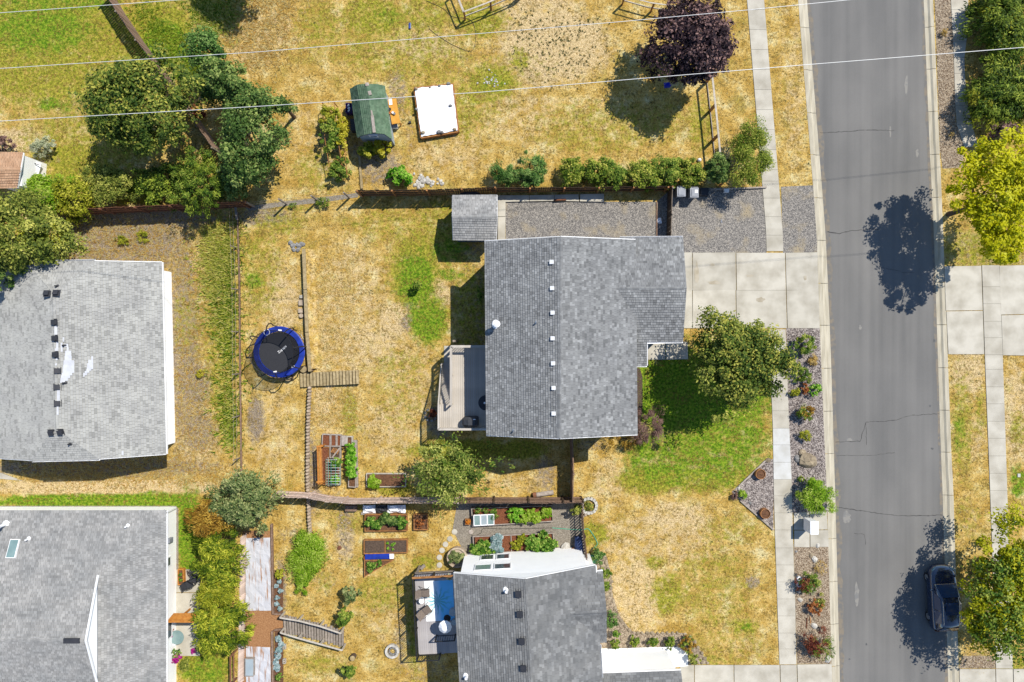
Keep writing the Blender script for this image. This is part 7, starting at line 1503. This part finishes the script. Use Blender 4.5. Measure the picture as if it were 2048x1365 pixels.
# patio by the hip roofed house
raised_bed('yellow wooden planter box on the narrow patio', [(356, 1140), (366, 1140), (367, 1170), (356, 1170)], .35, 'wood_new', 'soil'); veg('patio_plant', 'small green plant in the yellow planter box', [(361, 1150), (361, 1160)], 4, 70, .09, 'veg', .45, group='plants in the yellow planter box', rz=.1)
def armchair(lab, px, py, ang):
    p = W(px, py, .4); t = thing('patio_chair', (p.x, p.y, 0), lab, 'chair', 'dark patio chairs'); ca_, sa_ = math.cos(ang), math.sin(ang); X = lambda u_, v_, z: Vector((p.x + u_ * ca_ - v_ * sa_, p.y + u_ * sa_ + v_ * ca_, z))
    b = MB(); b.slab([X(-.25, -.25, .43), X(.25, -.25, .45), X(.25, .25, .45), X(-.25, .25, .43)], .04); b.build('seat', M['dark'], t)
    b = MB(); b.slab([X(-.25, -.25, .45), X(-.25, .25, .45), X(-.38, .25, .95), X(-.38, -.25, .95)], .03); b.build('backrest', M['dark'], t)
    for u_ in (-.23, .23):
        for v_ in (-.23, .23): b = MB(); b.bar(X(u_, v_, 0), X(u_, v_, .42), .03, .03); b.build('leg', M['black'], t)
    for v_ in (-.28, .28): b = MB(); b.bar(X(-.28, v_, .64), X(.24, v_, .64), .05, .03); b.build('armrest', M['black'], t)
armchair('dark patio chair nearest the yellow planter box', 379, 1168, .4); armchair('dark patio chair tucked under the hedge', 388, 1157, 2.6)
t = thing('awning', W(368, 1236), 'orange wooden awning between the hip roofed house and the long hedge', 'awning')
for i in range(9): b = MB(); b.bar(W(334 + i * 1.6, 1243 - i * 1.9, 2.3), W(392, 1243 - i * 1.9, 2.3), .068, .03); b.build('plank', M['wood_new'], t)
b = MB(); b.bar(W(336, 1244, 2.22), W(392, 1244, 2.22), .06, .16); b.build('beam', M['wood_new'], t)
for x in (352, 390): q = W(x, 1242, 2.1); b = MB(); b.box((q.x, q.y, 1.05), (.1, .1, 2.1)); b.build('post', M['wood_new'], t)
T('flowering_plant', 'magenta flowering plant by the white wall below the glass table', 'flowers', 352, 1316, 11, 10, .5, .35, 420, .1, 'pink', trunk=0, mix=[('veg', .5, (2, -8, 1.1))]); T('flowering_plant', 'small magenta flowers at the patio edge under the hedge', 'flowers', 387, 1301, 6, 6, .4, .25, 220, .09, 'pink', trunk=0); T('flowering_plant', 'dark red flowers near the awning', 'flowers', 343, 1266, 6, 8, .5, .3, 240, .09, 'red', trunk=0, mix=[('pink', .3, (1, 4, .7))]); T('shrub', 'loose green shrub at the lawn corner below the patio', 'shrub', 370, 1330, 10, 16, .4, .3, 500, .12, 'olive', trunk=0)
p = W(354, 1275, .6); t = thing('glass_table', (p.x, p.y, 0), 'round pale green glass table by the white wall', 'table'); b = MB(); b.lathe((p.x, p.y, 0), [(.5, .62), (.5, .64), (0, .64)], 24); b.build('table_top', M['glass_pale'], t); b = MB(); b.lathe((p.x, p.y, 0), [(.25, 0), (.03, .05), (.03, .62)], 10); b.build('pedestal', M['steel'], t)
p = W(344, 1284, .5); t = thing('patio_ottoman', (p.x, p.y, 0), 'white cushioned patio seat beside the glass table', 'chair'); b = MB(); b.box((p.x, p.y, .4), (.6, .6, .14), .3); b.build('cushion', M['tarp_white'], t); b = MB(); b.box((p.x, p.y, .16), (.5, .5, .32), .3); b.build('seat_base', M['bin'], t)
# bits along the yards
for lab, px, py, sx, sy, m in (('square paver leaning on the retaining wall, northern one', 604, 594, .24, .22, 'concrete'), ('pinkish square paver on the retaining wall side', 603.5, 606, .34, .4, 'block'), ('stacked pavers on the retaining wall side, southern one', 602.5, 622, .32, .3, 'block')):
    p = W(px, py); b = MB(); b.box((p.x, p.y, .1), (sx, sy, .2)); b.build('paver', M[m], None, lab, 'paver', 'pavers by the retaining wall', org=p)
b = MB(); p = W(604, 632); b.lathe(p, [(.16, 0), (.16, .2), (0, .21)], 14); b.build('round_paver', M['block'], None, 'round pale paver at the foot of the retaining wall', 'paver', org=p)
p = W(2029, 1042); b = MB(); b.lathe(p, [(.14, 0), (.16, .12), (.1, .2), (0, .22)], 12); b.build('utility_marker', M['white_paint'], None, 'white utility cap on the east lawn', 'utility cap', org=p)
b = MB(); p = W(2037, 951); b.box((p.x, p.y, .03), (.2, .24, .06)); b.build('utility_box', M['concrete_new'], None, 'small concrete utility lid on the east lawn', 'utility lid', org=p)
T('grass_clump', 'straw coloured grass clump in the upper gravel bed', 'grass clump', 1888, 66, 8, 9, .25, .25, 160, .16, 'straw', 'spray', trunk=0, aspect=.15); T('grass_clump', 'small dry clump low in the upper gravel bed', 'grass clump', 1903, 270, 6, 6, .2, .2, 90, .14, 'straw', 'spray', trunk=0, aspect=.15)

# ------------------------------------------------------------ the parked car
cp = W(1876, 1190, 0); car = thing('parked_car', (cp.x, cp.y, -.1), 'glossy black car parked at the kerb under the yellow green street tree', 'car')
cz = -.1; yaw = rad(2.2)
def CX(x, y, z):
    """car space: x to its right side, y towards its front (up the picture)"""
    return Vector((cp.x + x * math.cos(yaw) - y * math.sin(yaw), cp.y + x * math.sin(yaw) + y * math.cos(yaw), cz + z))
def loft(b, secs, ring_, cap=True, tone=.5):
    RN = [ring_(*s) for s in secs]; n_ = len(RN[0]); i0 = len(b.v)
    for r_ in RN: b.v.extend([tuple(p) for p in r_])
    for i in range(len(RN) - 1):
        for k in range(n_):
            a_, c_ = i0 + i * n_ + k, i0 + i * n_ + (k + 1) % n_; b.f.append((a_, c_, c_ + n_, a_ + n_)); b.t.append(tone); b.m.append(b.mi)
    if cap: b.f.append(tuple(range(i0, i0 + n_))[::-1]); b.f.append(tuple(range(i0 + (len(RN) - 1) * n_, i0 + len(RN) * n_))); b.t += [tone] * 2; b.m += [b.mi] * 2
def cring(y, w, z0, zb, zt, n_=20):
    """body section: sill z0, belt zb at full width, crowned top zt"""
    out = []
    for x, z in ((-.9, z0), (-1, z0 + .12), (-1.0, (z0 + zb) / 2), (-.97, zb - .08), (-.9, zb), (-.7, zb + (zt - zb) * .6), (-.4, zb + (zt - zb) * .92), (0, zt), (.4, zb + (zt - zb) * .92), (.7, zb + (zt - zb) * .6), (.9, zb), (.97, zb - .08), (1.0, (z0 + zb) / 2), (1, z0 + .12), (.9, z0), (.4, z0), (-.4, z0)): out.append(CX(x * w, y, z))
    return out
b = MB(); loft(b, [(-2.28, .55, .45, .72, .78), (-2.24, .78, .3, .88, .96), (-2.0, .9, .24, .96, 1.04), (-1.2, .93, .22, .98, 1.06), (0, .94, .22, .96, 1.02), (.8, .94, .22, .94, 1.02), (1.3, .93, .22, .9, 1.0), (1.75, .88, .24, .84, .95), (2.0, .79, .26, .76, .86), (2.18, .66, .3, .64, .72), (2.28, .46, .34, .54, .6), (2.31, .3, .38, .5, .54)], cring); b.build('body', M['car'], car, smooth=True)
def gring(y, wb, wt, zb, zt):
    return [CX(x, y, z) for x, z in ((-wb, zb), (-(wb + wt) / 2 - .02, (zb + zt) / 2), (-wt, zt - .05), (-wt * .85, zt), (0, zt + .03), (wt * .85, zt), (wt, zt - .05), ((wb + wt) / 2 + .02, (zb + zt) / 2), (wb, zb))]
b = MB(); loft(b, [(1.1, .8, .72, .96, 1.0), (.3, .82, .62, .97, 1.5), (.05, .83, .63, .97, 1.58), (-.8, .83, .63, .98, 1.6), (-1.5, .82, .6, 1.0, 1.56), (-1.75, .8, .58, 1.0, 1.48), (-2.15, .74, .62, 1.0, 1.06)], gring); cb_ = b.build('cabin', M['car'], car, smooth=True)
M['car_glass'] = mat('car glass with painted sky', (.02, .045, .1), (.02, .045, .1), 1, .04, spec=1.)  # sky reflection put into the glass as a blue base
def panel(name, P, m, root, th=.008):
    P = [Vector(p) for p in P]; n_ = (P[1] - P[0]).cross(P[2] - P[0]).normalized() * th; k = len(P); b = MB(); b.add([p + n_ for p in P] + [p - n_ for p in P], [tuple(range(k)), tuple(range(2 * k - 1, k - 1, -1))] + [(i, (i + 1) % k, k + (i + 1) % k, k + i) for i in range(k)]); return b.build(name, M[m], root)
panel('windscreen', [CX(-.7, 1.08, 1.045), CX(.7, 1.08, 1.045), CX(.56, .33, 1.525), CX(-.56, .33, 1.525)], 'car_glass', car, .02)
panel('rear_window', [CX(-.56, -1.78, 1.48), CX(.56, -1.78, 1.48), CX(.6, -2.1, 1.13), CX(-.6, -2.1, 1.13)], 'car_glass', car, .03)
panel('sunroof', [CX(-.42, .0, 1.622), CX(.42, .0, 1.622), CX(.42, -.85, 1.64), CX(-.42, -.85, 1.64)], 'car_glass', car, .006)
for s in (-1, 1):
    panel('side_window', [CX(s * .84, .55, 1.03), CX(s * .68, .22, 1.48), CX(s * .665, -.6, 1.53), CX(s * .845, -.6, 1.05)], 'car_glass', car, .02); panel('side_window', [CX(s * .845, -.66, 1.05), CX(s * .665, -.66, 1.53), CX(s * .64, -1.5, 1.48), CX(s * .83, -1.6, 1.07)], 'car_glass', car, .02)
    b = MB(); b.tube([CX(s * .6, .1, 1.6), CX(s * .61, -.1, 1.66), CX(s * .6, -1.35, 1.66), CX(s * .57, -1.55, 1.58)], .022, 6); b.build('roof_rail', M['steel'], car)
    b = MB(); b.lathe(CX(s * 1.0, .72, 1.0), [(.05, -.07), (.11, -.05), (.12, .04), (.05, .09)], 10, sx=1., sy=.6); b.build('mirror', M['car'], car)
    panel('headlight', [CX(s * .5, 2.2, .68), CX(s * .78, 2.06, .74), CX(s * .8, 1.92, .8), CX(s * .52, 2.1, .76)], 'glass_pale', car, .02); panel('tail_light', [CX(s * .5, -2.28, .8), CX(s * .8, -2.2, .84), CX(s * .8, -2.2, .96), CX(s * .5, -2.27, .93)], 'red_lens' if 'red_lens' in M else 'rust', car, .02)
    for y in (1.38, -1.4):
        b = MB(); b.tube([CX(s * .7, y, .33), CX(s * .915, y, .33)], .33, 20); wl_ = b.build('wheel', M['black'], car); b = MB(); b.tube([CX(s * .9, y, .33), CX(s * .925, y, .33)], .21, 10); b.build('rim', M['steel'], wl_)

# ------------------------------------------------------------ grasses, weeds and gravel that nobody could count
def blades(name, X, Y, hmin, hmax, wd, lean, material, seed, tone=None, per=3, z0=0., dirn=None):
    """tufts of narrow blades at world x, y; each blade is one leaning triangle"""
    g_ = np.random.default_rng(seed); X = np.repeat(X, per); Y = np.repeat(Y, per); n_ = len(X)
    a_ = g_.uniform(0, 6.283, n_); le = g_.uniform(.3, 1., n_) * lean; hh = g_.uniform(hmin, hmax, n_)
    X = X + g_.normal(0, .03, n_); Y = Y + g_.normal(0, .03, n_)
    dx, dy = np.cos(a_) * le * hh, np.sin(a_) * le * hh
    if dirn is not None: dx, dy = dx * .6 + dirn[0] * hh, dy * .6 + dirn[1] * hh
    wx, wy = -np.sin(a_) * wd * g_.uniform(.6, 1.3, n_), np.cos(a_) * wd * g_.uniform(.6, 1.3, n_); Z = np.full(n_, z0)
    V = np.stack([np.stack([X - wx, Y - wy, Z], 1), np.stack([X + wx, Y + wy, Z], 1), np.stack([X + dx, Y + dy, Z + hh], 1)], 1)
    t_ = g_.uniform(0, 1, n_) if tone is None else np.clip(np.repeat(tone, per) + g_.normal(0, .14, n_), 0, 1)
    return tag(link(name, fastmesh(name, V, 3, material, t_)), kind='stuff')
NOGRASS = [[(600, -40)] * 3]
PAVED = [[(1011, 395), (1313, 395), (1345, 376), (1533, 376), (1533, 507), (1640, 505), (1660, 660), (1572, 657), (1571, 657), (1340, 657), (1340, 500), (995, 495), (995, 390)],
 [(1562, 374), (1627, 371), (1638, 506), (1566, 506)], [(1572, 657), (1640, 656), (1664, 1365), (1590, 1400), (1585, 1026)], [(1547, 918), (1531, 922), (1463, 984), (1480, 1002), (1547, 1060)], [(1868, -30), (1940, -30), (1940, 250), (1960, 300), (1925, 335), (1885, 338)],
 [(915, 1003), (1165, 1003), (1172, 1118), (930, 1118), (905, 1060)], [(1190, 1100), (1212, 1108), (1225, 1190), (1262, 1262), (1365, 1266), (1390, 1285), (1418, 1328), (1600, 1328), (1600, 1400), (1190, 1400)], [(350, 1137), (402, 1137), (402, 1312), (340, 1312)],
 [(1888, 530), (2100, 530), (2100, 711), (1896, 711)], [(1280, 684), (1375, 684), (1375, 720), (1280, 720)], [(485, 1062), (567, 1062), (567, 1400), (478, 1400)], [(730, 1028), (815, 1028), (815, 1155), (728, 1155)], [(640, 866), (716, 866), (716, 976), (640, 976)], [(597, 740), (720, 738), (720, 772), (600, 776)]]
def grassy(n_, seed, box=(0, 0, 2048, 1365)):
    g_ = np.random.default_rng(seed); x = g_.uniform(box[0] - 20, box[2] + 20, n_); y = g_.uniform(box[1] - 20, box[3] + 20, n_); k = np.ones(n_, bool)
    for P in PAVED: k &= ~inside(P, x, y)
    for l_, r_ in ((SLl, SLr), (KLo, KRo), (SRl, SRr)):
        yl_ = np.interp(y, [q[0] for q in l_], [q[1] for q in l_]); yr_ = np.interp(y, [q[0] for q in r_], [q[1] for q in r_])
        bad = (x > yl_ - 2) & (x < yr_ + 2)
        if l_ is SRl: bad &= y > 525
        k &= ~bad
    return x[k], y[k], g_
def wxy(x, y): return (x - 1024) / 28, (682.5 - y) / 28
L['lawn_blade'] = leafmat('lawn blade', S(150, 156, 54), S(236, 196, 104), S(255, 236, 166), .3); L['green_blade'] = leafmat('green blade', S(100, 140, 30), S(150, 180, 54), S(206, 216, 100), .3)
x, y, g_ = grassy(120000, 1); cv_ = cover(x, y); keep = g_.random(len(x)) > cv_[:, 3] * .8; x, y, cv_ = x[keep], y[keep], cv_[keep]
gsc = np.clip(cv_[:, 0] * .55 + cv_[:, 1] * .9, 0, 1) + g_.normal(0, .12, len(x)); X_, Y_ = wxy(x, y)
m_ = gsc < .5
blades('dry_grass', X_[m_], Y_[m_], .03, .09, .018, 1.7, L['lawn_blade'], 2, tone=(.72 - gsc[m_] * .9 + cv_[m_, 2] * .15), per=2)
blades('green_grass', X_[~m_], Y_[~m_], .03, .09, .018, 1.7, L['green_blade'], 3, per=2)
def patch(poly, n_, seed, soft=0):
    xs_, ys_ = [p[0] for p in poly], [p[1] for p in poly]; g_ = np.random.default_rng(seed); x = g_.uniform(min(xs_), max(xs_), n_); y = g_.uniform(min(ys_), max(ys_), n_); k = inside(poly, x, y); x, y = x[k], y[k]
    return x + g_.normal(0, soft, len(x)) * (g_.random(len(x)) < .7), y + g_.normal(0, soft, len(x)) * (g_.random(len(x)) < .7)
L['weed_green'] = leafmat('tall weed', S(96, 144, 26), S(196, 206, 64), S(255, 244, 140), .4); L['weed_dry'] = leafmat('dry weed', S(226, 176, 84), S(255, 220, 126), S(255, 244, 180), .45)
x, y = patch([(438, 500), (470, 480), (474, 900), (452, 880), (440, 780), (448, 720), (428, 640), (432, 560)], 1700, 21, 16); blades('tall_weeds', *wxy(x, y), .1, .3, .05, 2.4, L['weed_green'], 22, per=4, dirn=(-.25, .15))
x, y = patch([(400, 460), (474, 440), (474, 500), (430, 620), (405, 560)], 1400, 23, 16); blades('tall_weeds', *wxy(x, y), .1, .28, .045, 2.3, L['weed_green'], 24, per=4, dirn=(-.2, .1), tone=np.full(len(x), .7))
x, y = patch([(330, 440), (470, 430), (440, 560), (415, 700), (440, 930), (350, 950), (355, 600), (340, 520)], 2400, 25, 16); blades('dry_weeds', *wxy(x, y), .05, .14, .02, 3.4, L['weed_dry'], 26, per=4)
x, y = patch([(90, 440), (330, 440), (330, 524), (90, 520)], 1000, 27, 16); blades('dry_weeds', *wxy(x, y), .05, .14, .02, 3.4, L['weed_dry'], 28, per=4)
x, y = patch([(45, 925), (340, 920), (470, 950), (470, 965), (45, 962)], 1500, 29, 16); blades('dry_weeds', *wxy(x, y), .05, .14, .022, 3.4, L['weed_dry'], 30, per=4)
x, y = patch([(470, -10), (590, -10), (560, 120), (500, 150), (440, 60)], 1300, 31, 22); blades('tall_dry_grass', *wxy(x, y), .07, .2, .022, 3., L['weed_dry'], 32, per=4)
x, y = patch([(270, 0), (350, 60), (420, 140), (380, 190), (340, 130), (290, 60)], 1600, 33, 16); blades('tall_weeds', *wxy(x, y), .08, .2, .035, 2.2, L['weed_green'], 34, per=4, tone=np.full(len(x), .35))
x, y = patch([(375, 0), (480, 0), (450, 80), (400, 60)], 900, 35, 16); blades('tall_weeds', *wxy(x, y), .08, .22, .035, 2.2, L['weed_green'], 36, per=4)
x, y = patch([(615, 515), (730, 520), (700, 740), (622, 740)], 900, 37, 24); blades('dry_grass', *wxy(x, y), .04, .1, .018, 3., L['weed_dry'], 38, per=4)
x, y = patch([(628, 790), (720, 780), (715, 860), (625, 865)], 450, 39, 22); blades('dry_grass', *wxy(x, y), .04, .1, .018, 3., L['weed_dry'], 40, per=4)
# dark tufts dotted over the bare patch of the field
g_ = np.random.default_rng(50); x = g_.normal(1110, 60, 260); y = g_.normal(95, 50, 260); k = inside([(1000, -10), (1260, -10), (1240, 150), (1120, 190), (1010, 150)], x, y); L['tuft'] = leafmat('grey tuft', S(70, 80, 40), S(104, 112, 60), S(150, 148, 90), .1)
blades('grass_tufts', *wxy(x[k], y[k]), .04, .09, .025, 1.4, L['tuft'], 51, per=9)
x, y, g_ = grassy(700, 52); X_, Y_ = wxy(x, y); blades('grass_tufts', X_, Y_, .04, .08, .025, 1.4, L['tuft'], 53, per=7)
def pebbles(name, poly, n_, rmin, rmax, pal, seed, z0=.01):
    x, y = patch(poly, n_, seed); X_, Y_ = wxy(x, y); g_ = np.random.default_rng(seed + 1); n_ = len(X_); r = g_.uniform(rmin, rmax, n_); a = g_.uniform(0, 6.28, n_)
    C5 = np.array([(1, 0, 0), (.2, .8, 0), (-.8, .5, 0), (-.7, -.6, 0), (.3, -.9, 0), (.05, .0, .75)]); F = [(0, 1, 5), (1, 2, 5), (2, 3, 5), (3, 4, 5), (4, 0, 5)]
    P = C5[None] * r[:, None, None] * g_.uniform(.7, 1.2, (n_, 6, 1)); ca_, sa_ = np.cos(a)[:, None], np.sin(a)[:, None]
    Q = np.stack([P[..., 0] * ca_ - P[..., 1] * sa_ + X_[:, None], P[..., 0] * sa_ + P[..., 1] * ca_ + Y_[:, None], P[..., 2] + z0], -1)
    V = np.concatenate([Q[:, list(f)] for f in F]); t_ = np.tile(g_.random(n_), 5); tag(link(name, fastmesh(name, V, 3, L[pal], t_)), kind='stuff')
L['peb_mauve'] = leafmat('mauve gravel', S(104, 94, 92), S(168, 154, 148), S(236, 224, 214), 0); L['peb_tan'] = leafmat('tan gravel stones', S(140, 116, 92), S(188, 164, 138), S(236, 218, 190), 0); L['peb_grey'] = leafmat('grey gravel stones', S(106, 104, 104), S(152, 147, 142), S(220, 212, 200), 0)
pebbles('gravel', [(1574, 659), (1639, 658), (1653, 1000), (1654, 1021), (1587, 1024), (1580, 850)], 9000, .025, .06, 'peb_mauve', 60); pebbles('gravel', [(1546, 922), (1531, 924), (1468, 984), (1482, 1000), (1546, 1054)], 2600, .025, .06, 'peb_mauve', 62)
pebbles('gravel', [(1589, 1096), (1656, 1096), (1661, 1326), (1596, 1326)], 5200, .025, .06, 'peb_tan', 64); pebbles('gravel', [(1869, -20), (1899, -20), (1908, 100), (1911, 245), (1926, 295), (1922, 332), (1886, 335), (1880, 300)], 4200, .025, .06, 'peb_tan', 66)
pebbles('gravel', [(1013, 406), (1313, 406), (1345, 378), (1531, 378), (1531, 504), (1345, 504), (1340, 490), (1013, 490)], 9000, .012, .035, 'peb_grey', 68); pebbles('gravel', [(1564, 376), (1626, 373), (1636, 503), (1568, 503)], 2000, .012, .035, 'peb_grey', 70); pebbles('gravel', [(1205, 1118), (1222, 1190), (1262, 1264), (1365, 1268), (1412, 1326), (1385, 1326), (1370, 1294), (1240, 1296), (1214, 1240), (1208, 1180)], 2200, .02, .05, 'peb_tan', 72); pebbles('gravel', [(1925, 1313), (1990, 1313), (1990, 1336), (1919, 1336)], 700, .025, .06, 'peb_tan', 74)
